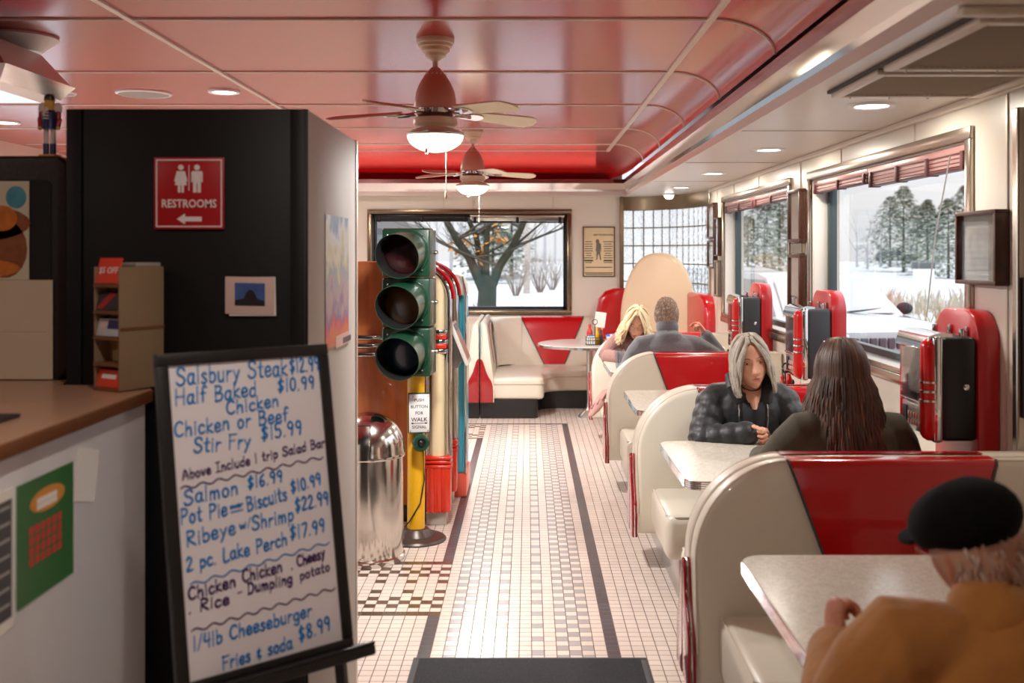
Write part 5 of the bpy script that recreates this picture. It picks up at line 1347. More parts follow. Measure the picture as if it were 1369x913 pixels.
o = thing('dome_lamp', (1.50, 11.15, SZ), 'small white dome lamp on the soffit by the glass blocks', 'ceiling light')
b = MB(); b.lathe([(0, SZ), (.07, SZ), (.07, SZ - .015), (.05, SZ - .02)], (1.5, 11.15, 0), M_WHITE, 24); b.build('base', M_WHITE, o)
b = MB(); b.lathe([(.05, SZ - .02), (.048, SZ - .035), (.03, SZ - .055), (0, SZ - .06)], (1.5, 11.15, 0), M_LAMP, 20); b.build('bulb_cover', M_LAMP, o)
downlight(-1.88, 6.48, CZ, .10, 'lit recessed lamp in the red ceiling above the black cabinet', 'recessed lamps in the red ceiling', 16)
downlight(-1.95, 9.7, CZ, .11, 'unseen recessed lamp added behind the black cabinet to brighten the end wall', 'recessed lamps in the red ceiling', 30, color=(1, .94, .85))  # added out of view, lifts the end wall
downlight(-3.99, 8.0, CZ, .11, 'lit recessed lamp in the red ceiling left of the nutcracker', 'recessed lamps in the red ceiling', 16)
M_GRILLE = mat('speaker_grille', (170, 160, 152), .6, bump=.5, bscale=300)
for x, y, r, lab in ((-2.41, 6.57, .17, 'large round ceiling speaker above the black cabinet'), (-2.93, 6.54, .105, 'small round ceiling grille behind the nutcracker')):
    o = thing('ceiling_speaker', (x, y, CZ), lab, 'speaker')
    b = MB(); b.lathe([(r * .9, CZ - .002), (r * .92, CZ - .012), (r, CZ - .006), (r, CZ + .002)], (x, y, 0), M_WHITE, 36); b.build('rim', M_WHITE, o)
    b = MB(); b.lathe([(0, CZ - .008), (r * .9, CZ - .006), (r * .91, CZ)], (x, y, 0), M_GRILLE, 36); b.build('grille', M_GRILLE, o)
# metal fixture hanging at the ceiling's edge
hx, hy = -2.36, 4.6
o = thing('hanging_fixture', (hx, hy, CZ - .3), 'bright metal box fixture hanging under a white disc near the nutcracker', 'fixture')
b = MB(); b.lathe([(0, CZ), (.17, CZ), (.176, CZ - .010), (.14, CZ - .035), (.10, CZ - .07), (0, CZ - .075)], (hx + .0, hy + .25, 0), M_WHITE, 36); b.build('ceiling_disc', M_WHITE, o)
b = MB(); b.rings([[(hx - .5, hy - .25, z) if False else (hx + sx_ * a_ - .18, hy + sy_ * c_, z) for sx_, sy_ in ((-1, -1), (1, -1), (1, 1), (-1, 1))] for a_, c_, z in ((.30, .22, CZ - .09), (.38, .30, CZ - .20), (.40, .32, CZ - .225))], mat('fixture_shell', (196, 184, 180), .3, .5)); b.build('shell', None, o, False)
b = MB(); b.rings([[(hx + sx_ * a_ - .18, hy + sy_ * c_, z) for sx_, sy_ in ((-1, -1), (1, -1), (1, 1), (-1, 1))] for a_, c_, z in ((.41, .33, CZ - .225), (.36, .28, CZ - .29), (.30, .22, CZ - .31))], M_CHROME); b.build('lower_band', M_CHROME, o, False)
for k in range(3):
    b = MB(); b.lathe([(0, 0), (.03, 0), (.03, .01), (0, .012)], (hx + .02 - .2 * k, hy - .2, CZ - .325), M_WHITE, 14); b.build('spot', M_WHITE, o)
# air unit with two filter panels
ax0, ax1, ay0, ay1 = 1.165, 1.765, 2.72, 4.08
M_FILT = mat('filter_mesh', (182, 164, 138), .7, bump=.9, bscale=160, stretch=(10, .4, 1))
M_ACF = mat('unit_frame', (214, 203, 188), .4)
o = thing('air_unit', (1.46, 3.4, SZ), 'cream ceiling air unit with two ribbed filter panels over the booths', 'air conditioner')
b = MB(); b.box(ax0, ax1, ay0, ay1, SZ - .012, SZ + .02, mat('unit_gap', (60, 52, 46), .6)); b.build('backing', None, o)
for y0_, y1_ in ((ay0 + .01, 3.47), (3.53, ay1 - .012)):
    b = MB()
    for p, q, u, v in ((ax0 + .012, ax0 + .05, y0_, y1_), (ax1 - .05, ax1 - .008, y0_, y1_), (ax0 + .05, ax1 - .05, y0_, y0_ + .04), (ax0 + .05, ax1 - .05, y1_ - .04, y1_)): b.box(p, q, u, v, SZ - .03, SZ - .010, M_ACF, .004)
    fr_ = b.build('panel_frame', M_ACF, o)
    b = MB(); nrib = 26
    for i in range(nrib):
        x0_ = ax0 + .05 + (ax1 - ax0 - .10) * i / nrib; wd_ = (ax1 - ax0 - .10) / nrib
        b.prism([(x0_, SZ - .016), (x0_ + wd_ * .5, SZ - .024), (x0_ + wd_, SZ - .016), (x0_ + wd_ * .5, SZ - .014)], 'y', y0_ + .04, y1_ - .04, M_FILT)
    b.build('filter', M_FILT, fr_, False)
    for i in range(4):
        b = MB(); b.ball((ax0 + .08 + i * .15, y1_ - .02, SZ - .031), .005, M_STEEL, 8, 6); b.build('screw', M_STEEL, fr_)
b = MB(); b.box(ax0 - .06, ax1 + .02, ay0 - .06, ay0 - .02, SZ - .025, SZ, M_ACF, .006); b.build('front_rail', M_ACF, o)

# ------------------------------------------------------------------ raised blinds
M_BLIND = mat('blind_rose', (196, 150, 146), .3, .6)
M_BLINDD = mat('blind_dark', (92, 52, 52), .4, .3)
def blind(plane, a0, a1, zt, lab, m=M_BLIND, md=M_BLINDD, drop=.06, skew=0.0):
    o = thing('window_blind', ((WX - .02, (a0 + a1) / 2, zt) if plane == 'x' else ((a0 + a1) / 2, BY - .02, zt)), lab, 'blind', 'raised blinds')
    def bx(b, p, q, d0, d1, u, v, mm, bev=.002):
        if plane == 'x': b.box(WX + d0, WX + d1, p, q, u, v, mm, bev)
        else: b.box(p, q, BY + d0, BY + d1, u, v, mm, bev)
    b = MB(); bx(b, a0, a1, .005, .05, zt - .03, zt, m); b.build('head_rail', m, o)
    b = MB()
    ns_ = max(4, int((drop - .03) / .0058))
    for i in range(ns_): bx(b, a0 + .01, a1 - .01, .006 + .002 * (i % 2), .05, zt - .031 - .0058 * (i + 1), zt - .0305 - .0058 * i - .0015, m if i % 3 else md, 0)
    b.build('slat_stack', m, o, False)
    b = MB(); bx(b, a0 + .008, a1 - .008, .004, .052, zt - drop - .016, zt - drop, md, .004); b.build('bottom_rail', md, o)
    n_ = max(2, int((a1 - a0) / .42))
    for i in range(n_ + 1):
        p = a0 + .05 + (a1 - a0 - .1) * i / n_
        b = MB(); bx(b, p - .016, p + .016, -.004, .054, zt - drop - .02, zt - .024, md, .003); b.build('clip', md, o)
    return o
ym1 = (W1[0] + W1[1]) / 2 + .1
blind('x', W1[0] + .02, ym1, ZT - .014, 'rose metal blind rolled up across the camera side of the big wall window', drop=.085)
blind('x', ym1 + .01, W1[1] - .02, ZT - .014, 'rose metal blind rolled up across the far half of the big wall window')
blind('x', W2[0] + .02, 8.4, ZT - .014, 'rose blind rolled up over the farther wall window, half next to the picture frames')
blind('x', 8.41, W2[1] - .02, ZT - .014, 'rose blind rolled up over the farther wall window, half next to the glass blocks', drop=.07)
blind('y', BW[0] + .03, -.66, BW[3] - .012, 'dark rolled blind over the end wall window above the traffic light', M_DARKIN, M_DARKIN, .06)
blind('y', -.65, BW[1] - .03, BW[3] - .012, 'dark rolled blind with bright slats over the end wall window beside the poster', M_STEELTRIM, M_DARKIN, .075)
# pull wand of the near blind
o = thing('blind_wand', (WX - .01, 4.55, 1.6), 'thin slanting blind wand hanging in front of the big wall window', 'wand')
b = MB(); b.tube([(WX - .012, 4.46, ZT - .05), (WX - .014, 4.62, 1.72), (WX - .014, 4.72, 1.36)], .0035, M_STEEL, 6); b.build('wand', M_STEEL, o)

# ------------------------------------------------------------------ pictures on the walls
M_DKWOOD = mat('dark_frame_wood', (74, 44, 32), .35, vary=.2, vscale=30)
M_SHEET = mat('framed_sheet', (232, 226, 214), .5, vary=.12, vscale=9)
M_PGLASS = glass_mat('picture_glass', (.97, .97, .97), 0, 1.5, .10)
def picture(y0_, y1_, z0_, z1_, lab, m=M_DKWOOD, d=.045, t=.022, sheet=M_SHEET, X=WX):
    o = thing('picture_frame', (X - .01, (y0_ + y1_) / 2, z0_), lab, 'picture', 'framed pictures on the window wall')
    MF = face_M((X - .003, (y0_ + y1_) / 2, (z0_ + z1_) / 2), (0, -1, 0), (0, 0, 1))
    w_, h__ = y1_ - y0_, z1_ - z0_
    frame_on('frame', o, MF, w_, h__, t, d, m)
    b = MB(); b.box(-w_ / 2 + t * .5, w_ / 2 - t * .5, -h__ / 2 + t * .5, h__ / 2 - t * .5, d * .4, d * .4 + .004, sheet); b.xform(MF).build('sheet', sheet, o, False)
    b = MB(); b.box(-w_ * .3, w_ * .3, -h__ * .3, h__ * .28, d * .4 + .0045, d * .4 + .006, mat('framed_print', (212, 204, 192), .5, vary=.2, vscale=14)); b.xform(MF).build('print', None, o, False)
    b = MB(); b.box(-w_ / 2 + t * .6, w_ / 2 - t * .6, -h__ / 2 + t * .6, h__ / 2 - t * .6, d * .72, d * .72 + .003, M_PGLASS); b.xform(MF).build('glass', M_PGLASS, o, False)
picture(3.93, 4.30, 1.525, 1.815, 'dark wooden picture frame above the black-cased jukebox', d=.055, t=.016)
picture(6.81, 7.12, 1.72, 2.07, 'dark framed picture between the two wall windows, upper one')
picture(6.81, 7.12, 1.26, 1.64, 'dark framed picture between the two wall windows, lower one')
picture(9.98, 10.33, 1.79, 2.13, 'brown framed picture high at the glass block end of the window wall', t=.018)
picture(9.98, 10.33, 1.50, 1.77, 'brown framed picture below the high one next to the glass blocks', t=.018)
picture(9.74, 9.94, 1.62, 1.98, 'narrow pale framed picture beside the farther wall window', t=.012, sheet=M_PAPER)
picture(9.74, 9.94, 1.24, 1.58, 'narrow framed picture low beside the farther wall window', m=mat('grey_frame', (120, 108, 96), .4), t=.02)
# plates between stacked frames
for y0_, y1_, z0_, z1_ in ((6.83, 7.10, 1.645, 1.715), (9.99, 10.32, 1.772, 1.786)):
    b = MB(); b.box(WX - .03, WX - .002, y0_, y1_, z0_, z1_, M_STEELTRIM, .004); struct(trim_name(), b, M_STEELTRIM)
# old concert poster on the end wall
pz0, pz1, px0, px1 = H - (370 - VY) / F * BY, H + (VY - 303) / F * BY, (779 - VX) / F * BY, (822 - VX) / F * BY
po = thing('concert_poster', ((px0 + px1) / 2, BY - .01, pz0), 'framed cream concert poster with a standing figure beside the end wall window', 'poster')
MF = face_M(((px0 + px1) / 2, BY - .003, (pz0 + pz1) / 2), (1, 0, 0), (0, 0, 1)); w_, h__ = px1 - px0, pz1 - pz0
M_POSTER = mat('aged_poster', (226, 206, 164), .55, vary=.05, vscale=6); M_PINK_ = mat('poster_ink', (58, 52, 46), .6)
frame_on('frame', po, MF, w_, h__, .012, .02, mat('thin_frame', (92, 72, 54), .4))
b = MB(); b.box(-w_ / 2 + .006, w_ / 2 - .006, -h__ / 2 + .006, h__ / 2 - .006, 0, .006, M_POSTER); b.xform(MF).build('sheet', M_POSTER, po, False)
b = MB(); b.add_mesh(text_mesh('AND THE JORDANAIRES', .026, .0006, .0004, 'RIGHT', wide=.78), Matrix.Translation((w_ / 2 - .018, h__ * .335, .0065)), M_PINK_)
rnd = random.Random(3)
for side_ in (-1, 1):
    cx = side_ * w_ * .30 - .005
    for i in range(10):
        ww = rnd.uniform(.03, .055); zz = h__ * .20 - i * .026
        b.box(cx - ww, cx + ww, zz - .004, zz + .004, .006, .0066, M_PINK_)
    b.box(cx - .05, cx + .05, -h__ * .19, -h__ * .165, .006, .0066, M_PINK_)
for zz, ww in ((-.31, .15), (-.42, .16), (-.45, .15)): b.box(-ww, ww, h__ * zz - .005, h__ * zz + .004, .006, .0066, M_PINK_)
b.xform(MF).build('lettering', M_PINK_, po, False)
M_PGREY = mat('poster_figure', (116, 106, 92), .6)
b = MB(); S_ = h__
for pts in ([(-.035, .17), (.02, .18), (.045, .15), (.05, .05), (.045, -.01), (.038, -.01), (.036, .08), (.03, -.01), (.045, -.12), (.05, -.165), (.032, -.17), (.012, -.06), (.0, -.045), (-.012, -.08), (-.018, -.15), (-.045, -.165), (-.05, -.158), (-.034, -.14), (-.035, -.05), (-.03, .02), (-.036, .0), (-.046, .02), (-.04, .1)],):
    b.prism([(x * S_ * 1.15 - .005, y * S_) for x, y in pts], 'z', .006, .0066, M_PGREY)
b.lathe([(0, .006), (.024, .006), (.024, .0068), (0, .0068)], (-.015, S_ * .205, 0), M_PGREY, 16, Matrix.Diagonal((.85, 1.1, 1, 1)))
b.xform(MF).build('figure', M_PGREY, po, False)

# ------------------------------------------------------------------ table things
TZ = .742
M_KETCH = mat('ketchup_red', (196, 30, 20), .3, coat=.3); M_MUST = mat('mustard_yellow', (226, 178, 30), .3, coat=.3); M_SAUCE = mat('sauce_brown', (70, 30, 18), .25, coat=.5); M_HOT = mat('hot_sauce', (186, 70, 40), .3)
def bottle(x, y, z, r, h_, m, cap, lab, grp, name='sauce_bottle'):
    o = thing(name, (x, y, z), lab, 'bottle', grp)
    b = MB(); b.lathe([(0, .0), (r, 0), (r, h_ * .55), (r * .85, h_ * .65), (r * .42, h_ * .78), (r * .4, h_ * .86), (0, h_ * .86)], (x, y, z), m, 16); b.build('body', m, o)
    b = MB(); b.lathe([(r * .5, h_ * .84), (r * .5, h_ * .92), (r * .2, h_), (0, h_)], (x, y, z), cap, 12); b.build('cap', cap, o)
M_GLOSSW = mat('white_ceramic', (236, 234, 230), .2, coat=.3)
# caddy on the round table
cx, cy = .66, 10.35
cd_ = thing('condiment_caddy', (cx, cy, TZ), 'black wire condiment caddy on the round white table', 'caddy')
b = MB()
for z in (.006, .045, .075): b.tube([(cx - .09, cy - .06, TZ + z), (cx + .09, cy - .06, TZ + z), (cx + .09, cy + .06, TZ + z), (cx - .09, cy + .06, TZ + z), (cx - .09, cy - .06, TZ + z)], .0035, M_BLACK, 6)
for i in range(9): b.tube([(cx - .09 + i * .0225, cy - .06, TZ + .006), (cx - .09 + i * .0225, cy - .06, TZ + .075)], .0022, M_BLACK, 5)
b.build('wire_basket', M_BLACK, cd_)
b = MB(); b.tube([(cx, cy, TZ + .006), (cx, cy, TZ + .20)], .004, M_BLACK, 6); b.tube([(cx + .025 * sin(t), cy, TZ + .225 - .025 * cos(t)) for t in [i * 2 * pi / 14 for i in range(15)]], .004, M_BLACK, 6); b.build('carry_ring', M_BLACK, cd_)
b = MB(); b.box(cx - .085, cx + .085, cy - .055, cy + .055, TZ + .001, TZ + .006, M_BLACK, .001); b.build('base_tray', M_BLACK, cd_)
gcd = 'condiments in the caddy'
bottle(cx - .05, cy + .02, TZ + .006, .03, .20, M_KETCH, M_KETCH, 'red ketchup squeeze bottle in the wire caddy', gcd, 'ketchup_bottle')
bottle(cx + .02, cy + .025, TZ + .006, .026, .17, M_MUST, M_MUST, 'yellow mustard bottle in the wire caddy', gcd, 'mustard_bottle')
bottle(cx + .06, cy - .02, TZ + .006, .018, .15, M_SAUCE, M_BLACK, 'dark sauce bottle in the wire caddy', gcd)
bottle(cx + .072, cy + .03, TZ + .006, .018, .16, M_HOT, mat('cap_tan', (206, 160, 110), .4), 'reddish hot sauce bottle with tan cap in the wire caddy', gcd)
o = thing('jelly_tray', (cx - .04, cy - .035, TZ + .006), 'white jelly packet tray in the wire caddy', 'tray'); b = MB(); b.box(cx - .082, cx - .0, cy - .054, cy - .015, TZ + .007, TZ + .085, M_GLOSSW, .006); b.build('tray', M_GLOSSW, o)
b = MB(); b.box(cx - .07, cx - .012, cy - .05, cy - .02, TZ + .085, TZ + .1, mat('packet_blue', (60, 130, 190), .4), .003); b.build('packet', None, o)
o = thing('sugar_holder', (cx + .15, cy, TZ), 'white sweetener holder with blue packets beside the wire caddy', 'holder')
b = MB(); b.lathe([(0, 0), (.04, 0), (.052, .085), (.048, .085), (.036, .006), (0, .006)], (cx + .16, cy + .0, TZ), M_GLOSSW, 20); b.build('cup', M_GLOSSW, o)
for i in range(4):
    b = MB(); b.box(-.022, .022, -.003, .003, 0, .085, mat('packet_sky', (52, 120, 206), .5) if i % 2 == 0 else M_PAPER, .001); b.xform(Matrix.Translation((cx + .145 + i * .011, cy - .01 + .006 * i, TZ + .02)) @ Matrix.Rotation(R(-14 + 9 * i), 4, 'Y')); b.build('packet', None, o)
o = thing('table_card', (cx + .02, cy + .12, TZ), 'white card standing behind the wire caddy', 'card')
b = MB(); b.box(-.055, .055, -.002, .002, 0.002, .155, M_PAPER); b.xform(Matrix.Translation((cx + .05, cy + .14, TZ + .16)) @ Matrix.Rotation(R(8), 4, 'Y')); b.build('card', None, o); b = MB(); b.lathe([(0, 0), (.03, 0), (.03, .01), (.004, .02), (.004, .18), (0, .18)], (cx + .05, cy + .145, TZ), M_STEEL, 14); b.build('stand', M_STEEL, o)
# water glasses
M_WATER = glass_mat('water', (.90, .93, .95), 0, 1.33, .04)
def tumbler(x, y, lab):
    o = thing('water_glass', (x, y, TZ), lab, 'glass', 'water glasses on the table')
    b = MB(); b.lathe([(0, .002), (.031, .002), (.034, .03), (.041, .155), (.0385, .155), (.032, .035), (.029, .014), (0, .014)], (x, y, TZ), M_CLEAR, 24); b.build('tumbler', M_CLEAR, o)
    b = MB(); b.lathe([(0, .015), (.0288, .015), (.0365, .125), (0, .125)], (x, y, TZ), M_WATER, 20); b.build('water', M_WATER, o)
    rr = random.Random(int(x * 100))
    for i in range(4):
        b = MB(); b.box(-.011, .011, -.011, .011, -.011, .011, M_CLEAR, .003); b.xform(Matrix.Translation((x + rr.uniform(-.014, .014), y + rr.uniform(-.014, .014), TZ + .09 + .012 * i)) @ Matrix.Rotation(rr.random() * 3, 4, 'X') @ Matrix.Rotation(rr.random() * 3, 4, 'Z')); b.build('ice_cube', M_CLEAR, o)
tumbler(.715, 8.17, 'clear glass of ice water nearer the aisle edge of the table')
tumbler(.825, 8.25, 'clear glass of ice water closer to the man in grey fleece')
# condiments by the wall jukeboxes
def shaker(x, y, lab):
    o = thing('sugar_shaker', (x, y, TZ), lab, 'shaker', 'glass sugar shakers')
    b = MB(); b.lathe([(0, 0), (.036, 0), (.038, .01), (.038, .085), (.034, .10), (0, .10)], (x, y, TZ), mat('sugar_glass', (222, 216, 206), .2, coat=.5), 20); b.build('jar', None, o)
    b = MB(); b.lathe([(.036, .098), (.038, .10), (.037, .115), (.026, .13), (0, .134)], (x, y, TZ), M_STEEL, 20); b.build('lid', M_STEEL, o)
gw = 'condiments by the wall jukeboxes'
shaker(1.66, 6.22, 'glass sugar shaker under the middle wall jukebox')
bottle(1.60, 6.42, TZ, .026, .20, M_KETCH, M_KETCH, 'ketchup bottle behind the sugar shaker at the middle jukebox', gw, 'ketchup_bottle')
bottle(1.545, 6.36, TZ, .024, .17, M_HOT, M_KETCH, 'orange hot sauce bottle with red cap at the middle jukebox', gw)
bottle(1.585, 6.27, TZ, .02, .15, M_SAUCE, M_BLACK, 'dark sauce bottle with black cap at the middle jukebox', gw)
bottle(1.50, 8.22, TZ, .024, .18, M_KETCH, M_KETCH, 'ketchup bottle near the grey sleeve of the man with raised hand', gw, 'ketchup_bottle')
bottle(1.555, 8.14, TZ, .02, .16, M_SAUCE, M_BLACK, 'dark sauce bottle near the grey sleeve of the man with raised hand', gw)
o = thing('menu_holder', (1.585, 6.30, TZ), 'black-topped card clip standing among the sauces at the middle jukebox', 'holder')
b = MB(); b.lathe([(0, 0), (.03, 0), (.03, .01), (.004, .016), (.004, .20), (0, .20)], (1.55, 6.31, TZ), M_BLACK, 14); b.tube([(1.55 + .018 * sin(t), 6.31, TZ + .215 - .028 * cos(t)) for t in [i * 2 * pi / 14 for i in range(15)]], .006, M_BLACK, 6); b.build('clip', M_BLACK, o)
o = thing('napkin_holder', (1.45, 8.55, TZ), 'white napkin stack standing on the table beside the farthest wall jukebox', 'napkins')
b = MB(); b.box(1.42, 1.60, 8.5, 8.58, TZ + .001, TZ + .14, M_PAPER, .004); b.build('napkins', M_PAPER, o); b = MB(); b.box(1.41, 1.61, 8.49, 8.59, TZ + .001, TZ + .05, M_CHROME, .004); b.build('holder', M_CHROME, o)

for x, y, pw_ in ((-.42, 1.7, 12), (.2, -.9, 3), (-2.6, 1.6, 5)):  # unseen lamps added to light the menu board and the near end
    downlight(x, y, CZ, .10, 'unseen recessed lamp added above the viewer to brighten the near end', 'recessed lamps in the red ceiling', pw_)
# ------------------------------------------------------------------ outdoors: snow, trees, reeds, cars
GZ = -.30
M_SNOW = mat('snow', (172, 174, 178), .8, vary=.06, vscale=.6)
b = MB()
rnd = random.Random(11)
NX, NY = 60, 60
def gz(x, y):
    d = math.hypot(max(0, x - 4), max(0, y - 16))
    return GZ + .10 * sin(x * .35) * cos(y * .3) * min(1, d / 8) + .0075 * max(0, y - 22)
gr = [[(-70 + 170 * i / NX, -20 + 150 * j / NY) for i in range(NX + 1)] for j in range(NY + 1)]
b.rings([[(x, y, gz(x, y)) for x, y in row] for row in gr], M_SNOW, False, False, False)
o = b.build('ground', M_SNOW); o['kind'] = 'structure'
M_BARK = mat('bark', (70, 64, 54), .85, vary=.35, vscale=14, bump=.5, bscale=40)
M_BARKG = mat('bark_mossy', (50, 48, 32), .85, vary=.35, vscale=10, bump=.5, bscale=40)
M_BARKP = mat('bark_pale', (176, 166, 158), .8, vary=.2, vscale=8)
M_HAZE = mat('branches_haze_tint', (170, 169, 172), .9)  # pale grey: distance haze is put into the branch colour
def branchy(b, p, d, ln, r, depth, rr, m, spread=.5, up=.12, tips=None, ratio=.72):
    """tapering limb that forks; returns nothing"""
    segs = 3; pts = [Vector(p)]; rad = [r]
    dd = Vector(d).normalized()
    for i in range(segs):
        dd = (dd + Vector((rr.uniform(-1, 1), rr.uniform(-1, 1), rr.uniform(-.6, 1))) * .12 + Vector((0, 0, up * .3))).normalized()
        pts.append(pts[-1] + dd * ln / segs); rad.append(r * (1 - .4 * (i + 1) / segs))
    b.loft(pts, rad, m, 7 if r > .05 else 4, (.3, .8, .1), False, False)
    if tips is not None and depth <= 1: tips.append(pts[-1])
    if depth == 0: return
    for k in range(2 if rr.random() < .65 else 3):
        nd = (dd + Vector((rr.uniform(-1, 1), rr.uniform(-1, 1), rr.uniform(-.35, .7))) * spread).normalized()
        branchy(b, pts[-1] if k < 2 else pts[2], nd, ln * ratio * rr.uniform(.8, 1.1), rad[-1] * (.82 if k == 0 else .6), depth - 1, rr, m, spread, up, tips, ratio)
# big yard tree in the end window
ty0 = 17.5
def tp(x, y): return W(x, y, ty0)
o = thing('yard_tree', tp(650, 470), 'big forked leafless tree with a few orange leaves outside the end wall window', 'tree')
base = tp(650, 500); base.z = GZ - .1
b = MB(); fork = tp(652, 378)
b.loft([base, tp(650, 430), fork, tp(653, 368)], [.22, .165, .15, .12], M_BARKG, 14, (0, 1, 0), True, False); b.build('trunk', M_BARKG, o)
rr = random.Random(4); tips = []
limbs = [([fork, tp(628, 345), tp(611, 320), tp(594, 290), tp(580, 262)], .085), ([fork, tp(641, 345), tp(636, 315), tp(622, 285), tp(612, 255)], .065), ([fork, tp(650, 340), tp(652, 310), tp(658, 280), tp(662, 250)], .06), ([fork, tp(668, 355), tp(685, 330), tp(697, 305), tp(712, 268)], .085)]
low = tp(651, 400)
for pts, r_ in limbs:
    pts = [low + (pts[1] - low).normalized() * .04] + pts[1:]
    b = MB(); pts = [p + Vector((0, rr.uniform(-.15, .15), 0)) if i else p for i, p in enumerate(pts)]
    b.loft(pts, [r_ * (1 - .55 * i / (len(pts) - 1)) for i in range(len(pts))], M_BARKG, 10, (0, 1, 0), True, False)
    for i in range(1, len(pts)):
        for q in range(2):
            dd = Vector((rr.choice((-1, 1)) * rr.uniform(.5, 1), rr.uniform(-.5, .5), rr.uniform(.1, .8)))
            branchy(b, pts[i], dd, rr.uniform(.5, .95), r_ * .3, 2, rr, M_BARK, .55, .1, tips)
    b.build('limb', M_BARKG, o)
M_LEAFO = mat('dry_leaf', (206, 140, 62), .7, vary=.25, vscale=20)
for k, (x, y) in enumerate(((620, 322), (657, 318), (640, 334), (614, 335), (668, 322), (640, 345), (655, 300), (660, 305), (600, 327), (667, 322), (629, 318))):
    b = MB(); c = tp(x, y)
    for q in range(9):
        v = c + Vector((rr.uniform(-.07, .07), rr.uniform(-.1, .1), rr.uniform(-.07, .07))); a = rr.random() * 6
        e1 = Vector((cos(a), sin(a), rr.uniform(-1, .3))) * .05; e2 = Vector((-sin(a), cos(a), rr.uniform(-.5, .5))) * .032
        b.quad([v, v + e1 + e2, v + e1 * 2, v + e1 - e2], M_LEAFO)
    b.build('leaf_cluster', M_LEAFO, o, False)
# birch, shrubs and background trees seen through the end window
def bare(x, Y, h_, m, lab, grp, seed, r=.1, depth=5, spread=.5, nm='bare_tree'):
    X = (x - VX) / F * Y; GZ = gz(X, Y)
    o = thing(nm, (X, Y, GZ), lab, 'tree', grp); rr = random.Random(seed)
    b = MB(); z1 = h_ * .3; b.loft([(X, Y, GZ - .9), (X + rr.uniform(-.1, .1), Y, GZ + z1)], [r, r * .75], m, 8, (0, 1, 0), False, False); b.build('trunk', m, o)
    b = MB(); branchy(b, (X, Y, GZ + z1), (rr.uniform(-.1, .1), 0, 1), h_ * .24, r * .72, depth, rr, m, spread, .3)
    branchy(b, (X, Y, GZ + z1 * .8), (.5, .2, 1), h_ * .2, r * .4, depth - 1, rr, m, spread, .2); branchy(b, (X, Y, GZ + z1 * .9), (-.5, .1, 1), h_ * .2, r * .4, depth - 1, rr, m, spread, .2)
    b.build('branches', m, o)
bare(703, 46, 7.5, M_BARKP, 'pale-barked slender tree standing in the snow behind the big forked tree', None, 2, .16, 5, .42)
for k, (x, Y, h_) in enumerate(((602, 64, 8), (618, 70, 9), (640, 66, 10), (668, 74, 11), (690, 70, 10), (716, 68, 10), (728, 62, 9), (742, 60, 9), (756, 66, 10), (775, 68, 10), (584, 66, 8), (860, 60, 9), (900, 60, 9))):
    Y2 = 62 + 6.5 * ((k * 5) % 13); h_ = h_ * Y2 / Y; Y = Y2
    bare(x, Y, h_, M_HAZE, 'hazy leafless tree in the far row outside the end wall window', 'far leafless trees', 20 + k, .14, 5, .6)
def spruce(x, Y, h_, w_, m, lab, grp, seed, tr=True, X=None):
    X = (x - VX) / F * Y if X is None else X
    GZ = gz(X, Y)
    o = thing('evergreen_tree', (X, Y, GZ), lab, 'tree', grp); rr = random.Random(seed)
    b = MB(); b.loft([(X, Y, GZ), (X, Y, GZ + h_ * .95)], [.1 * h_ / 5, .02], M_BARK, 6, (0, 1, 0), False, False); b.build('trunk', M_BARK, o)
    b = MB(); n_ = 1100
    for i in range(n_):
        t = rr.random() ** .8; zc = GZ + h_ * (.02 + .97 * t); rm = 1.25 * w_ * (1 - t) ** .75 * rr.uniform(.35, 1.08) + .05
        a = rr.random() * 2 * pi; L_ = .10 * h_ ** .6 * rr.uniform(.7, 1.3)
        c = Vector((X + rm * cos(a), Y + rm * sin(a), zc)); d = Vector((cos(a), sin(a), rr.uniform(-.5, .1))); s_ = Vector((-sin(a), cos(a), rr.uniform(-.3, .3)))
        for q in range(3):
            dd = (d + s_ * (q - 1) * .8).normalized(); e = dd.cross(Vector((0, 0, 1))).normalized() * L_ * .24
            b.quad([c - dd * L_ * .4 - e, c + dd * L_ * .3 - e * 1.2, c + dd * L_, c + dd * L_ * .3 + e * 1.2], m)
    b.build('foliage', m, o, False)
M_FIR = mat('fir_green', (138, 150, 132), .9, vary=.3, vscale=4); M_FIRH = mat('fir_haze_tint', (156, 164, 154), .9, vary=.2, vscale=3)  # both greens paled, distance haze painted into the foliage
spruce(659, 58, 5.2, 1.3, M_FIR, 'dark small evergreen in the snow behind the big forked tree', 'evergreens outside', 1)
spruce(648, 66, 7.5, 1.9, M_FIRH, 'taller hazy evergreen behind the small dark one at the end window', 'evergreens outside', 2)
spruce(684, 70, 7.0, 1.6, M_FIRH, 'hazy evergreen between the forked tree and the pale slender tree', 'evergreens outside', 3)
# twiggy shrubs
M_TWIG = mat('twigs', (138, 124, 112), .9)
def shrub(x, Y, h_, seed, lab, grp, m=M_TWIG, X=None):
    X = (x - VX) / F * Y if X is None else X
    GZ = gz(X, Y)
    o = thing('shrub', (X, Y, GZ), lab, 'shrub', grp); rr = random.Random(seed); b = MB()
    for i in range(26):
        a = rr.random() * 2 * pi; d = Vector((cos(a) * rr.uniform(.1, .6), sin(a) * .4, 1)).normalized()
        branchy(b, (X + .1 * cos(a), Y + .1 * sin(a), GZ), d, h_ * .5, .018, 2, rr, m, .45, .1)
    b.build('twigs', m, o)
for k, (x, Y, h_, lab) in enumerate(((690, 44, 1.5, 'bare bush beside the pale slender tree, on its left'), (722, 47, 1.7, 'bare bush beside the pale slender tree, on its right'), (738, 50, 1.4, 'bare bush near the right frame of the end wall window'))):
    shrub(x, Y, h_, 50 + k, lab, 'bare bushes in the snow')
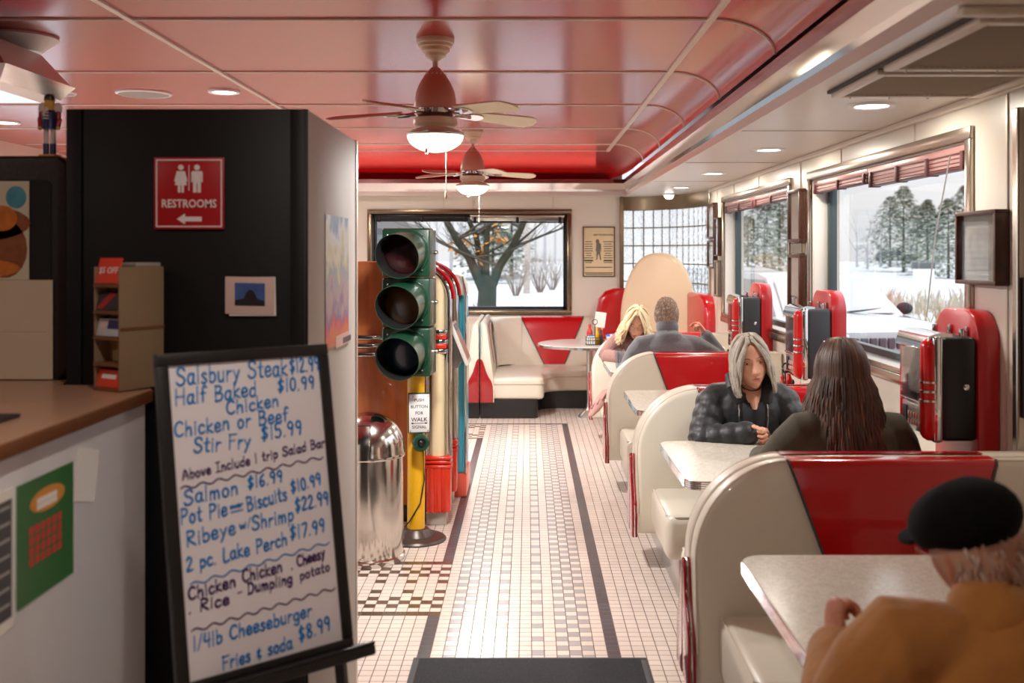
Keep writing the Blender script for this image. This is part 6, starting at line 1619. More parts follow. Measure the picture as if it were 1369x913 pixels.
# dry grass tufts
M_DRY = mat('dry_grass', (164, 142, 106), .85, vary=.25, vscale=3); M_DRYP = mat('dry_grass_pale', (178, 166, 146), .85, vary=.15, vscale=3)
def grass_patch(name, xa, xb, ya, yb_, n_, h_, m, seed, lab, cat='dry grass'):
    rr = random.Random(seed); b = MB()
    for i in range(n_):
        x, y = rr.uniform(xa, xb), rr.uniform(ya, yb_); hh = h_ * rr.uniform(.45, 1.1); a = rr.random() * 2 * pi; lx, ly = rr.uniform(-.3, .3) * hh, rr.uniform(-.3, .3) * hh
        w_ = .012 + .0006 * y; e = Vector((cos(a) * w_, sin(a) * w_ * .4, 0)); p = Vector((x, y, gz(x, y) - .03))
        m1 = p + Vector((lx * .35, ly * .35, hh * .6)); tp_ = p + Vector((lx, ly, hh))
        b.quad([p - e, p + e, m1 + e * .8, m1 - e * .8], m); b.quad([m1 - e * .8, m1 + e * .8, tp_ + e * .2, tp_ - e * .2], m)
    o = b.build(name, m, None, False); tag(o, lab, cat, None, 'stuff')
grass_patch('grass_strip', -4, 3.0, 27, 31, 700, .42, M_DRYP, 7, 'low snowy dry grass in front of the end window view')
grass_patch('grass_strip', -3, 3.0, 22, 23.2, 350, .30, M_DRY, 8, 'thin strip of dry grass nearest the end window')
# house with grey siding, left in the end window
M_SIDE = mat('grey_siding', (150, 154, 158), .7); M_HROOF = mat('grey_roof', (120, 118, 118), .8)
hX, hY = -3.9, 24
o = thing('house', (hX, hY, GZ), 'grey sided house seen past the traffic light through the end window', 'house')
b = MB(); b.box(hX - 4, hX + .9, hY, hY + 5, GZ, GZ + 2.6, M_SIDE)
for i in range(18): b.box(hX - 4, hX + .915, hY - .015, hY + 5, GZ + .14 * i, GZ + .14 * i + .012, M_HROOF)
b.build('wall', M_SIDE, o, False)
b = MB(); b.prism([(hX - 4.3, GZ + 2.5), (hX + 1.2, GZ + 2.5), (hX + 1.2, GZ + 2.62), (hX - 1.5, GZ + 4.2), (hX - 4.3, GZ + 2.7)], 'y', hY - .3, hY + 5.3, M_HROOF); b.build('roof', M_HROOF, o, False)
for xx in (-.9, .1):
    b = MB(); b.box(hX + xx - .3, hX + xx + .3, hY - .04, hY + .02, GZ + 1.2, GZ + 2.2, M_WHITE, .02); wn2 = b.build('window', M_WHITE, o)
    b = MB(); b.box(hX + xx - .24, hX + xx + .24, hY - .05, hY - .035, GZ + 1.27, GZ + 2.13, mat('house_pane', (84, 92, 98), .2)); b.build('pane', None, wn2)

# ------------------------------------------------------------------ beyond the wall windows
M_CARW = mat('car_white', (160, 163, 168), .18, coat=.6); M_CARG = mat('car_grey', (70, 76, 84), .25, coat=.6); M_CARD = mat('car_dark', (46, 52, 60), .25, coat=.5)
M_TYRE = mat('tyre', (24, 24, 25), .8); M_AUTOGL = mat('car_glass', (60, 68, 74), .08, coat=.6); M_SNOWCAR = mat('snow_on_car', (176, 178, 182), .7)
def car(name, M, body, lab, win=M_AUTOGL, grp=None, slots=True, snow=False):
    """boxy SUV; local x to its left-right, front looks to -y, base z=0"""
    o = thing(name, M.translation, lab, 'car', grp)
    W2_ = .93
    prof = [(-2.2, .45), (-2.22, .75), (-2.15, .98), (-1.95, 1.06), (-1.05, 1.13), (2.05, 1.15), (2.2, 1.0), (2.22, .5), (2.1, .32), (-2.05, .32)]
    b = MB(); rg = []
    for k, x in ((.90, -W2_), (.985, -W2_ + .06), (1.0, -W2_ + .18), (1, 0), (1.0, W2_ - .18), (.985, W2_ - .06), (.90, W2_)):
        rg.append([(x, y * (1 if abs(k - 1) < .001 else .97 + .03 * k), .7 + (z - .7) * k + (.03 if x == 0 and z > 1 else 0)) for y, z in prof])
    b.rings(rg, body); b.xform(M); b.build('body', body, o, angle=40)
    cab = [(-1.05, 1.10), (-.28, 1.60), (.1, 1.66), (1.6, 1.64), (2.0, 1.12)]
    b = MB(); rg = []
    for s_, x in ((-1, -W2_ + .03), (-1, 0), (1, W2_ - .03)):
        rg.append([((x if z < 1.3 else x * .82), y, z + (.02 if x == 0 and z > 1.3 else 0)) for y, z in cab])
    b.rings(rg, body); b.xform(M); b.build('cabin', body, o, angle=40)
    b = MB(); b.quad([(-.78, -1.0, 1.135), (.78, -1.0, 1.135), (.66, -.30, 1.595), (-.66, -.30, 1.595)], M_SNOWCAR if snow else win); b.xform(M @ Matrix.Translation((0, -.02, .012))); b.build('windscreen', win, o, False)
    for s_ in (-1, 1):
        b = MB(); b.quad([(s_ * .905, -.85, 1.16), (s_ * .905, 1.75, 1.18), (s_ * .76, 1.5, 1.58), (s_ * .76, -.25, 1.57)], win); b.xform(M @ Matrix.Translation((s_ * .012, 0, 0))); b.build('side_window', win, o, False)
        b = MB(); b.ball((s_ * 1.06, -.72, 1.19), (.12, .07, .085), M_TYRE, 14, 10); b.tube([(s_ * .9, -.7, 1.14), (s_ * 1.02, -.72, 1.17)], .025, M_TYRE, 8); b.xform(M); b.build('mirror', M_TYRE, o)
        b = MB(); b.box(s_ * .62 - .2, s_ * .62 + .2, -2.225, -2.10, .86, .96, mat('headlamp', (190, 196, 202), .1, coat=.6), .03); b.xform(M); b.build('headlamp', None, o)
        for y in (-1.35, 1.35):
            b = MB(); b.lathe([(0, -.11), (.24, -.11), (.34, -.10), (.36, -.05), (.36, .05), (.34, .10), (.24, .11), (0, .11)], (0, 0, 0), M_TYRE, 24, Matrix.Translation((s_ * .80, y, .36)) @ Matrix.Rotation(R(90), 4, 'Y')); b.xform(M); b.build('wheel', M_TYRE, o)
    if slots:
        for i in range(7):
            b = MB(); b.box(-.40 + i * .115, -.40 + i * .115 + .085, -2.245, -2.19, .78, .92, M_CARD, .015); b.xform(M); b.build('grille_slot', M_CARD, o)
    b = MB(); b.box(-.9, .9, -2.26, -2.12, .38, .60, body if not slots else mat('bumper_grey', (150, 152, 156), .4), .04); b.xform(M); b.build('bumper', None, o)
    if slots:
        b = MB()
        b.tube([(-.55, -1.02, 1.165), (.0, -.98, 1.18)], .012, M_BLACK, 6); b.tube([(.1, -1.02, 1.165), (.62, -.92, 1.2)], .012, M_BLACK, 6); b.xform(M); b.build('wiper', M_BLACK, o)
    return o
car('car', Matrix.Translation((4.0, 14.9, GZ)) @ Matrix.Rotation(R(8), 4, 'Z'), M_CARW, 'white snow-dusted car parked nose-on outside the big wall window', snow=True)
car('car', Matrix.Translation((4.15, 20.2, GZ)) @ Matrix.Rotation(R(38), 4, 'Z'), M_CARG, 'grey car partly seen through the farther wall window', slots=False)
car('pickup', Matrix.Translation((42.0, 120, GZ + .72)) @ Matrix.Rotation(R(78), 4, 'Z'), M_CARD, 'distant dark car on the snowy road beyond the big wall window', slots=False)
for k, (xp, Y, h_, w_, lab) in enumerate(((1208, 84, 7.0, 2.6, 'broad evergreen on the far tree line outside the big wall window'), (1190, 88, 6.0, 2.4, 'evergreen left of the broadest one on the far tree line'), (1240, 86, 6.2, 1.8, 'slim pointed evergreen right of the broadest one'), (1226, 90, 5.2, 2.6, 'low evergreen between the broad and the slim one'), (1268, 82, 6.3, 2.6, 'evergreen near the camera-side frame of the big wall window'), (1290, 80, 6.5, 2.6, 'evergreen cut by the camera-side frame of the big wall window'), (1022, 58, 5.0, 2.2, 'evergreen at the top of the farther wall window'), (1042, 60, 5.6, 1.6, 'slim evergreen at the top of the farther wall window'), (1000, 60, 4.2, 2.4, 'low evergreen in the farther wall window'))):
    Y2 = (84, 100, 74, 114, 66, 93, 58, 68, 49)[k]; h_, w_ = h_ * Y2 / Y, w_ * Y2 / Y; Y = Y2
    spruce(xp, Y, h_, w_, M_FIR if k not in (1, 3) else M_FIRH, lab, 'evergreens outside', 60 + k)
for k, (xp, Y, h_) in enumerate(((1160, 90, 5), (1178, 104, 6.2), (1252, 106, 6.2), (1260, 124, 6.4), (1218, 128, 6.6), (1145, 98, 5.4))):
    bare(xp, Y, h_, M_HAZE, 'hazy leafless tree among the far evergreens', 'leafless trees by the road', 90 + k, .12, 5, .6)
grass_patch('reed_bed', 7.0, 9.4, 15.5, 19, 1500, .95, M_DRY, 31, 'tall dry reeds beside the white car outside the big wall window', 'reeds')
grass_patch('reed_bed', 8, 18, 30, 34, 700, .7, M_DRYP, 33, 'pale dry reeds in the snow beyond the white car', 'reeds')
grass_patch('reed_bed', 5.0, 8.5, 25, 32, 1400, .9, M_DRY, 34, 'dry reeds behind the grey car in the farther wall window', 'reeds')
# utility cabinet by the road and a low fence rail
uX, uY = 15.2, 40.0
o = thing('utility_box', (uX, uY, GZ), 'white utility box with dark top standing in the snow by the road', 'box')
b = MB(); b.box(uX - .33, uX + .33, uY, uY + .5, GZ, GZ + 1.35, M_WHITE, .03); b.build('cabinet', M_WHITE, o)
b = MB(); b.box(uX - .36, uX + .36, uY - .03, uY + .53, GZ + 1.35, GZ + 1.6, mat('box_cap', (84, 88, 92), .5), .03); b.build('cap', None, o)
# ------------------------------------------------------------------ people
def remesh(b, voxel, smooth_it, name):
    """weld overlapping closed shapes into one continuous skin"""
    bmesh.ops.recalc_face_normals(b.b, faces=b.b.faces[:])
    me = bpy.data.meshes.new('tmp'); b.b.to_mesh(me); b.b.free()
    o = bpy.data.objects.new('tmp', me); col.objects.link(o)
    m = o.modifiers.new('r', 'REMESH'); m.mode = 'VOXEL'; m.voxel_size = voxel
    if smooth_it:
        s = o.modifiers.new('s', 'SMOOTH'); s.iterations = smooth_it; s.factor = .5
    bpy.context.view_layer.update()
    ev = o.evaluated_get(bpy.context.evaluated_depsgraph_get())
    out = bpy.data.meshes.new_from_object(ev); out.name = name
    bpy.data.objects.remove(o); bpy.data.meshes.remove(me)
    for p in out.polygons: p.use_smooth = True
    return out
def gs(v, s): return math.exp(-(v / s) ** 2)
def head(b, M, male=False, nlat=90, nlon=100, detail=True):
    """skull with brow, sockets, nose, lips, chin; local: face -y, up +z"""
    rg = []
    for i in range(nlat + 1):
        th = pi * min(max(i / nlat, .004), .996); row = []
        for j in range(nlon):
            ph = 2 * pi * j / nlon
            dx, dy, dz = sin(th) * cos(ph), sin(th) * sin(ph), cos(th)
            x, y, z = .075 * dx, .097 * dy, .118 * dz
            k = max(0, -z / .118)
            x *= 1 - (.34 if male else .42) * k ** 1.7
            if dy > 0: y *= 1 - .5 * k
            elif sin(th) > .01:
                zz = abs(z) / (.123 if z < 0 else .1195)
                y = dy / sin(th) * (.092 if z >= 0 else .091) * max(0.0, 1 - zz ** (4.2 if z < 0 else 3.0)) ** .5
            if dy < 0 and detail:
                w = min(1, -dy * 2.2)
                if -.046 < z < .026:
                    t = (.026 - z) / .060
                    hgt = .004 + .024 * min(1, t) ** 1.3 if z > -.034 else .028 * max(0, (z + .046) / .012)
                    y -= w * hgt * gs(x, .0085 + .006 * min(1, t))
                ax = abs(x)
                y += w * .011 * gs(ax - .031, .016) * gs(z - .010, .011)
                y -= w * .004 * gs(z - .030, .009) * gs(ax - .028, .026)
                y -= w * .005 * gs(ax - .042, .018) * gs(z + .026, .018)
                y -= w * .006 * gs(x, .021) * (gs(z + .0595, .0055) + .95 * gs(z + .0715, .007))
                y += w * .005 * gs(x, .024) * gs(z + .0655, .0028)
                y -= w * .008 * gs(x, .022) * gs(z + .099, .014)
                y += w * .003 * gs(x, .03) * gs(z + .084, .007)
            row.append(tuple(M @ Vector((x, y, z))))
        rg.append(row)
    b.rings(rg)
    for s in (-1, 1):   # ears
        e0 = M @ Matrix.Translation((s * .074, .006, -.008)) @ Matrix.Rotation(s * R(-22), 4, 'Z')
        n0 = len(b.b.verts)
        b.ball((0, 0, 0), (.008, .019, .032), None, 14, 10, None); b.b.verts.ensure_lookup_table()
        bmesh.ops.transform(b.b, matrix=e0, verts=b.b.verts[n0:])
def face_parts(o, M, iris, brow, lip, glasses=False, open_=1.0):
    for s in (-1, 1):
        b = MB(); c = Vector((s * .031, -.0655, .010))
        b.ball(c, (.0125, .0125, .0125 ), mat('eye_white', (214, 204, 198), .25), 16, 12)
        d = Vector((s * 0, -1, -.05)).normalized()
        b.ball(c + d * .0085, (.0055, .005, .0055), mat(iris[0], iris[1], .2), 12, 8)
        b.ball(c + d * .0112, (.0028, .0028, .0028), M_BLACKMATTE, 8, 6); b.xform(M); b.build('eye', None, o)
        b = MB()   # lids
        for zo, rz, yy in ((.0080 - .004 * (1 - open_), .0045, -.0775), (-.0078 , .0035, -.0765)):
            b.loft([(s * (.031 + q * .0155), yy + abs(q) ** 2 * .009, .010 + zo * (1 - .55 * q * q)) for q in (-1, -.6, -.2, .2, .6, 1)], [.0022, .0036, .0042, .0042, .0036, .0022], None, 8)
        b.xform(M); b.build('eyelid', o.get('_skin') and MATS[o['_skin']] or M_SKIN, o)
        b = MB(); b.loft([(s * .012, -.0905, .0285), (s * .024, -.0885, .033), (s * .036, -.083, .0335), (s * .047, -.0735, .029)], [.002, .003, .0028, .0015], mat(brow[0], brow[1], .8), 6); b.xform(M); b.build('eyebrow', None, o)
    b = MB()
    for zo, r_, yo in ((-.0605, .0040, -.0925), (-.0705, .0048, -.0925)):
        b.loft([(q * .0215, yo + q * q * .016 , zo + (.002 if zo > -.065 else -.001) * (1 - abs(q)) - (.0045 if zo > -.065 else -.0045) * abs(q) ** 2) for q in (-1, -.6, -.25, 0, .25, .6, 1)], [.0012, r_ * .75, r_, r_ * .88, r_, r_ * .75, .0012], mat(lip[0], lip[1], .4), 8)
    b.xform(M); b.build('lips', None, o)
    if glasses:
        b = MB()
        for s in (-1, 1):
            b.tube([(s * .033 + .021 * cos(t), -.100, .004 + .015 * sin(t)) for t in [i * 2 * pi / 18 for i in range(19)]], .0011, M_STEELTRIM, 5)
            b.tube([(s * .054, -.099, .008), (s * .076, -.05, .010), (s * .078, .005, .006)], .0012, M_STEELTRIM, 5)
        b.tube([(-.012, -.1, .008), (0, -.103, .011), (.012, -.1, .008)], .0012, M_STEELTRIM, 5)
        b.xform(M); b.build('eyeglasses', M_STEELTRIM, o)
def hand(b, wrist, along, palm_n, curl=(40, 60, 40), spread=.1, thumb=30, side=1, sc_=1.0, curls=None):
    """palm and five fingers; along = wrist to knuckles, palm_n = out of the palm, side = +1 when the thumb lies on along x palm_n"""
    a = Vector(along).normalized(); n_ = Vector(palm_n); n_ = (n_ - a * n_.dot(a)).normalized(); s = a.cross(n_) * side
    w = Vector(wrist); S = sc_
    b.loft([w - a * .02, w + a * .012 * S, w + a * .045 * S, w + a * .082 * S, w + a * .094 * S], [(.024 * S, .020 * S), (.027 * S, .019 * S), (.037 * S, .0175 * S), (.038 * S, .0145 * S), (.036 * S, .012 * S)], None, 14, n_)
    for k, (off, ln) in enumerate(((.029, .070), (.0098, .079), (-.0098, .074), (-.028, .058))):
        c3 = curls[k] if curls else curl
        p = w + a * (.090 - .006 * abs(off) / .03) * S + s * off * S; ang = 0; pts = [p - a * .02 * S, p]; rad = [.0095 * S, .0098 * S]
        for q, f_ in enumerate((.45, .30, .25)):
            ang += R(c3[q]); d = (a * cos(ang) + n_ * sin(ang) + s * spread * off / .03).normalized()
            p = p + d * ln * f_ * S; pts.append(p); rad.append((.0090, .0082, .0070)[q] * S)
        b.loft(pts, rad, None, 10, s)
    t0 = w + a * .025 * S + s * .024 * S; th = R(thumb); d1 = (a * .62 + s * .72 + n_ * .35).normalized(); d2 = (a * cos(th) * .9 + s * .35 + n_ * (.25 + sin(th))).normalized(); d3 = (a * .75 - s * .12 + n_ * (.25 + sin(th))).normalized()
    b.loft([t0, t0 + d1 * .036 * S, t0 + d1 * .036 * S + d2 * .030 * S, t0 + d1 * .036 * S + d2 * .030 * S + d3 * .024 * S], [.0145 * S, .0115 * S, .0098 * S, .0078 * S], None, 10, n_)
def frame_of(loc, yaw=0, pitch=0, roll=0, s=1.0):
    """yaw 0 = looks to -Y (to the camera); + turns to the picture's right; pitch + nods down; roll + tips the crown to the picture's left"""
    return Matrix.Translation(loc) @ Matrix.Rotation(R(yaw), 4, 'Z') @ Matrix.Rotation(R(-roll), 4, 'Y') @ Matrix.Rotation(R(pitch), 4, 'X') @ Matrix.Scale(s, 4)
def limbs(b, J, f, grow=0.0, part='all', puff=None, torso=1.0, belly=0.0, armk=1.0):
    """torso, arms and legs from joints J; f = the way the chest faces; grow = cloth thickness"""
    f = Vector(f).normalized(); g_ = grow
    pv, ws, ch, nb, hd = [Vector(J[k]) for k in ('pelvis', 'waist', 'chest', 'neck', 'head')]
    up = (nb - ch).normalized()
    def R_(*q): return [(a + g_, c + g_) for a, c in q]
    T = torso
    pts = [pv - Vector((0, 0, .03)), pv + (ws - pv) * .35, ws, ws + (ch - ws) * .55, ch, ch + (nb - ch) * .45, ch + (nb - ch) * .75, nb]
    if part in ('all', 'skin'):
        b.loft(pts + [nb + (hd - nb) * .45, hd - up * .05], [(.155 * T, .115), (.165 * T, .12 + belly), (.14 * T, .105 + belly), (.15 * T, .108 + belly * .6), (.162 * T, .112), (.155 * T, .098), (.12 * T, .078), (.068, .062), (.052, .054), (.05, .054)], None, 26, f)
    else:
        b.loft(pts, R_((.155 * T, .115), (.165 * T, .12 + belly), (.142 * T, .108 + belly), (.152 * T, .11 + belly * .6), (.165 * T, .114), (.16 * T, .10), (.125 * T, .08), (.07, .064)), None, 26, f, True, False)
    for s in ('l', 'r'):
        sh, el, wr = [Vector(J[k + s]) for k in ('sh', 'el', 'wr')]
        a = [(.052, .052), (.05, .05), (.043, .043), (.037, .038), (.035, .035), (.034, .034), (.024, .027)]
        ptsa = [sh, sh + (el - sh) * .3, sh + (el - sh) * .7, el - (el - sh).normalized() * .02, el + (wr - el).normalized() * .03, el + (wr - el) * .4, wr]
        inn = nb + (sh - nb) * .3 - up * .035
        if puff and part != 'all':
            P2, A2 = [], []
            N = 40
            for i in range(N + 1):
                t = i / N
                L1, L2 = (el - sh).length, (wr - el).length
                tt = t * (L1 + L2)
                P2.append(sh + (el - sh) * (tt / L1) if tt < L1 else el + (wr - el) * ((tt - L1) / L2))
                base_ = .054 - .022 * t
                v = base_ * armk + g_ + puff * (abs(sin(t * (L1 + L2) / .072 * pi)) ** .6 - .6)
                A2.append((v, v))
            # soften the elbow
            b.loft([inn] + P2, [(.055 + g_, .055 + g_)] + A2, None, 16, f)
        else:
            b.loft([inn] + ptsa, [(.052 + g_, .05 + g_)] + [(x * armk + g_, y * armk + g_) for x, y in a], None, 16, f)
        if ('kn' + s) in J and part in ('all', 'legs', 'skin'):
            hp = pv + (Vector(J['kn' + s]) - pv).cross(Vector((0, 0, 1))).normalized() * 0
            kn, an = Vector(J['kn' + s]), Vector(J['an' + s])
            lat = (sh - nb); lat.z = 0; lat = lat.normalized() * .085
            h0 = pv + lat - Vector((0, 0, .02))
            b.loft([h0, h0 + (kn - h0) * .5, kn, kn + (an - kn) * .1, kn + (an - kn) * .4, an], [.085 + g_, .075 + g_, .058 + g_, .055 + g_, .05 + g_, .036 + g_], None, 14, f)
            if part in ('all', 'skin'): b.loft([an - Vector((0, 0, .02)), an + f * .07 - Vector((0, 0, .045)), an + f * .15 - Vector((0, 0, .055))], [(.036, .036), (.042, .03), (.034, .018)], None, 12, (0, 0, 1))
def legs_mesh(J, f, g_):
    b = MB(); pv = Vector(J['pelvis']); nb = Vector(J['neck'])
    b.loft([pv - Vector((0, 0, .05)), pv + Vector((0, 0, .10))], [(.16 + g_, .12 + g_), (.15 + g_, .115 + g_)], None, 20, f)
    for s in ('l', 'r'):
        kn, an, sh = Vector(J['kn' + s]), Vector(J['an' + s]), Vector(J['sh' + s]); lat = (sh - nb); lat.z = 0; lat = lat.normalized() * .085; h0 = pv + lat - Vector((0, 0, .02))
        b.loft([h0, h0 + (kn - h0) * .5, kn, kn + (an - kn) * .1, kn + (an - kn) * .4, an], [.085 + g_, .075 + g_, .058 + g_, .055 + g_, .05 + g_, .04 + g_], None, 14, f)
    return b
def shoes(o, J, f, m):
    f = Vector(f)
    for s in ('l', 'r'):
        an = Vector(J['an' + s]); b = MB(); b.loft([an - Vector((0, 0, .03)) - f * .03, an + f * .06 - Vector((0, 0, .05)), an + f * .17 - Vector((0, 0, .06))], [(.046, .05), (.05, .04), (.042, .026)], m, 14, (0, 0, 1)); b.build('shoe', m, o)
def skull_pt(a, p, k=1.0):   # a = azimuth from the face, p = polar angle from the crown
    return Vector((.081 * k * sin(p) * sin(a), -.104 * k * sin(p) * cos(a), .124 * k * cos(p)))
def long_hair(o, M, mats, n_, length, a0, seed, wave=0.0, vol=1.0, flare=0.0, bangs=0, part=.008, wid=.0105):
    rr = random.Random(seed)
    MI = M.inverted()
    b = MB()
    for m in mats: b.mi(m)
    # underlying cap
    rg = []
    for i in range(15):
        row = []
        for j in range(36):
            a = 2 * pi * j / 36; fr = max(0, cos(a)); pm = R(104) - R(62) * fr ** .7
            row.append(tuple(skull_pt(a, max(.02, pm * i / 14), 1.03 * vol)))
        rg.append(row)
    b.rings(rg, mats[min(1, len(mats) - 1)], True, False)
    for i in range(n_):
        a = a0 + (2 * pi - 2 * a0) * ((i + rr.random()) / n_)
        lay = rr.random(); k = (1.05 + .07 * lay) * vol
        m = mats[0] if rr.random() < .55 else rr.choice(mats)
        y0_ = -.075 * cos(a) * .9; sgn = 1 if sin(a) >= 0 else -1
        pts = [Vector((part + sgn * .004, max(-.088, min(.07, y0_)), .119 * vol + .012 - .034 * (abs(y0_) / .09) ** 2))]
        sa = a if a <= pi else a - 2 * pi
        for p in (28, 45, 62, 78, 92): pts.append(skull_pt(sa * (.40 + .60 * min(1, p / 78)) if abs(sa) < pi / 2 else sa, R(p), k))
        last = pts[-1]; L_ = length * rr.uniform(.82, 1.05); ph = rr.random() * 6.28; out = Vector((last.x, last.y, 0)).normalized()
        for q in range(1, 7):
            t = q / 6
            w_ = wave * sin(ph + t * 9) ; w2 = wave * cos(ph * 1.7 + t * 8)
            pts.append(last + Vector((out.x * (flare * t + w_) + .4 * w2 * out.y, out.y * (flare * t + w_) + w2 * .4, -L_ * t)) + out * (-.012 * t * t))
        rad = [(wid * .8, .004)] + [(wid, .0055)] * 5 + [(wid * (1 - .5 * (q / 6) ** 2), .0050 - .003 * q / 6) for q in range(1, 7)]
        ref = Vector((sin(a), -cos(a), .25))
        n0 = len(b.b.faces)
        b.loft(pts, rad, m, 6, ref, True, False)
    for i in range(bangs):   # locks swept from the parting over the temples
        s_ = 1 if i % 2 else -1; a1 = R(rr.uniform(44, 66)); k = (1.045 + .05 * rr.random()) * vol
        pts = [Vector((part + s_ * .003, -.082 + rr.uniform(-.01, .03), .093 * vol + .01 * rr.random()))]; pts[0] = skull_pt(s_ * R(rr.uniform(4, 22)), R(rr.uniform(24, 38)), k)
        for q in range(1, 8):
            t = q / 7; pts.append(skull_pt(s_ * (R(12) + (a1 - R(12)) * t ** .8), R(36 + (rr.uniform(62, 66)) * t), k + .02 * sin(pi * t)))
        last = pts[-1]; L_ = length * rr.uniform(.35, .9)
        for q in range(1, 5): pts.append(last + Vector((last.x * .25 * q / 4, .004 * q, -L_ * q / 4)))
        b.loft(pts, [(wid * .7, .003)] + [(wid, .0045)] * 7 + [(wid * (1 - .2 * q), .004 - .0008 * q) for q in range(1, 5)], mats[0] if rr.random() < .6 else rr.choice(mats), 6, Vector((s_ * .7, -.7, .3)), True, False)
    b.xform(M)
    ob = b.build('hair', mats[0], o, angle=80)
    return ob
def short_hair(o, M, mats, n_, seed, pmax=100, pfront=48, k0=1.02, ln=.024, pmin=0, thin=0.0, back=False):
    rr = random.Random(seed); b = MB()
    for m in mats: b.mi(m)
    rg = []
    for i in range(15):
        row = []
        for j in range(36):
            a = 2 * pi * j / 36; fr = max(0, cos(a)); pm = R(pmax) - R(pmax - pfront) * fr ** .6; p0 = R(pmin)
            row.append(tuple(skull_pt(a, max(.02, p0 + (pm - p0) * i / 14), k0)))
        rg.append(row)
    b.rings(rg, mats[-1], pmin == 0, False)
    for i in range(n_):
        a = rr.random() * 2 * pi; fr = max(0, cos(a))
        if back and cos(a) > -.25: continue
        pm = R(pmax + 4) - R(pmax - pfront) * fr ** .6
        p = R(pmin) + (pm - R(pmin)) * rr.random() ** .6
        if thin and p < R(40) and rr.random() < thin: continue
        c = skull_pt(a, p, k0); nrm = c.normalized(); dn = (skull_pt(a, p + .12, k0) - c).normalized(); sd = nrm.cross(dn)
        d = (dn * .9 + nrm * rr.uniform(.12, .5) + sd * rr.uniform(-.5, .5)).normalized(); l2 = ln * rr.uniform(.6, 1.3)
        b.loft([c - nrm * .003, c + d * l2 * .5 + nrm * .002, c + d * l2], [(.0030, .0020), (.0026, .0016), (.0010, .001)], rr.choice(mats), 5, nrm, True, False)
    b.xform(M); return b.build('hair', mats[0], o, angle=80)
def person(lab, J, f, M, skin, voxel, hands, torso=1.0, belly=0.0, male=False, detail=True):
    """body = one welded skin under its clothes"""
    b = MB(); limbs(b, J, f, 0, 'skin', None, torso, belly)
    head(b, M, male, detail=detail)
    for h_ in hands: hand(b, *h_[0], **h_[1])
    me = remesh(b, voxel, 1, 'person'); me.materials.append(skin)
    o = bpy.data.objects.new('person', me); col.objects.link(o)
    # base of the figure on its seat
    c = Vector(J['pelvis']); c.z = .44
    me.transform(Matrix.Translation(-c)); o.location = c
    tag(o, lab, 'person'); o['_skin'] = skin.name
    return o
def cloth(o, name, b, voxel, it, m):
    me = remesh(b, voxel, it, name); me.materials.append(m); return link(name, me, o)
M_JEANS = mat('dark_denim', (44, 48, 62), .8, bump=.2, bscale=400); M_SHOE = mat('dark_shoe', (34, 30, 30), .5)

# --- grey-haired woman in the black puffer jacket, facing the camera
px_, py_ = 1.09, 5.20
J = dict(pelvis=(px_ + .02, 5.26, .53), waist=(px_ + .01, 5.25, .68), chest=(px_ - .005, 5.22, .84), neck=(px_ - .004, 5.19, .985), head=(1.083, 5.11, 1.115),
         shl=(px_ - .165, 5.22, .925), shr=(px_ + .165, 5.22, .93), ell=(px_ - .245, 5.10, .735), wrl=(px_ - .05, 5.0, .785), elr=(px_ + .26, 5.10, .74), wrr=(px_ + .16, 4.99, .77),
         knl=(px_ - .09, 4.80, .50), knr=(px_ + .11, 4.80, .50), anl=(px_ - .09, 4.78, .09), anr=(px_ + .11, 4.78, .09))
f = (0, -1, 0)
MH = frame_of((1.082, 5.10, 1.118), 0, 4, 9, 1.06)
M_SK1 = mat('skin_light', (214, 158, 132), .48, vary=.06, vscale=30)
o = person('grey-haired woman in a black puffer jacket, chin up, fist resting on the table', J, f, MH, M_SK1, .003,
           [(((px_ - .055, 5.0, .786), (1, -.25, .05), (-.1, -1, -.45)), dict(curl=(62, 85, 50), thumb=40, side=-1, sc_=.98)), (((px_ + .155, 4.99, .772), (-1, -.1, -.05), (0, -.5, -1)), dict(curl=(45, 60, 40), side=1))])
face_parts(o, MH, ('iris_dark', (58, 40, 30)), ('brow_grey', (120, 102, 88)), ('lip_rose', (176, 96, 88)), open_=.7)
M_HG = [mat('hair_silver', (172, 162, 150), .5, vary=.15, vscale=30), mat('hair_grey', (160, 148, 134), .5), mat('hair_dark_grey', (132, 121, 110), .5)]
long_hair(o, MH, M_HG, 800, .135, R(56), 3, wave=.004, vol=1.02, flare=.014, wid=.0052, bangs=240)
M_PUFF = mat('black_puffer', (19, 20, 24), .5, sheen=.25, bump=.5, bscale=26)
b = MB(); limbs(b, J, f, .026, 'cloth', .010, 1.05, armk=1.05)
# high collar
b.loft([(px_ - .004, 5.205, .93), (px_ - .005, 5.205, .945)], [(.125, .10), (.11, .09)], None, 24, f, True, False)
jk_ = cloth(o, 'puffer_jacket', b, .007, 3, M_PUFF)
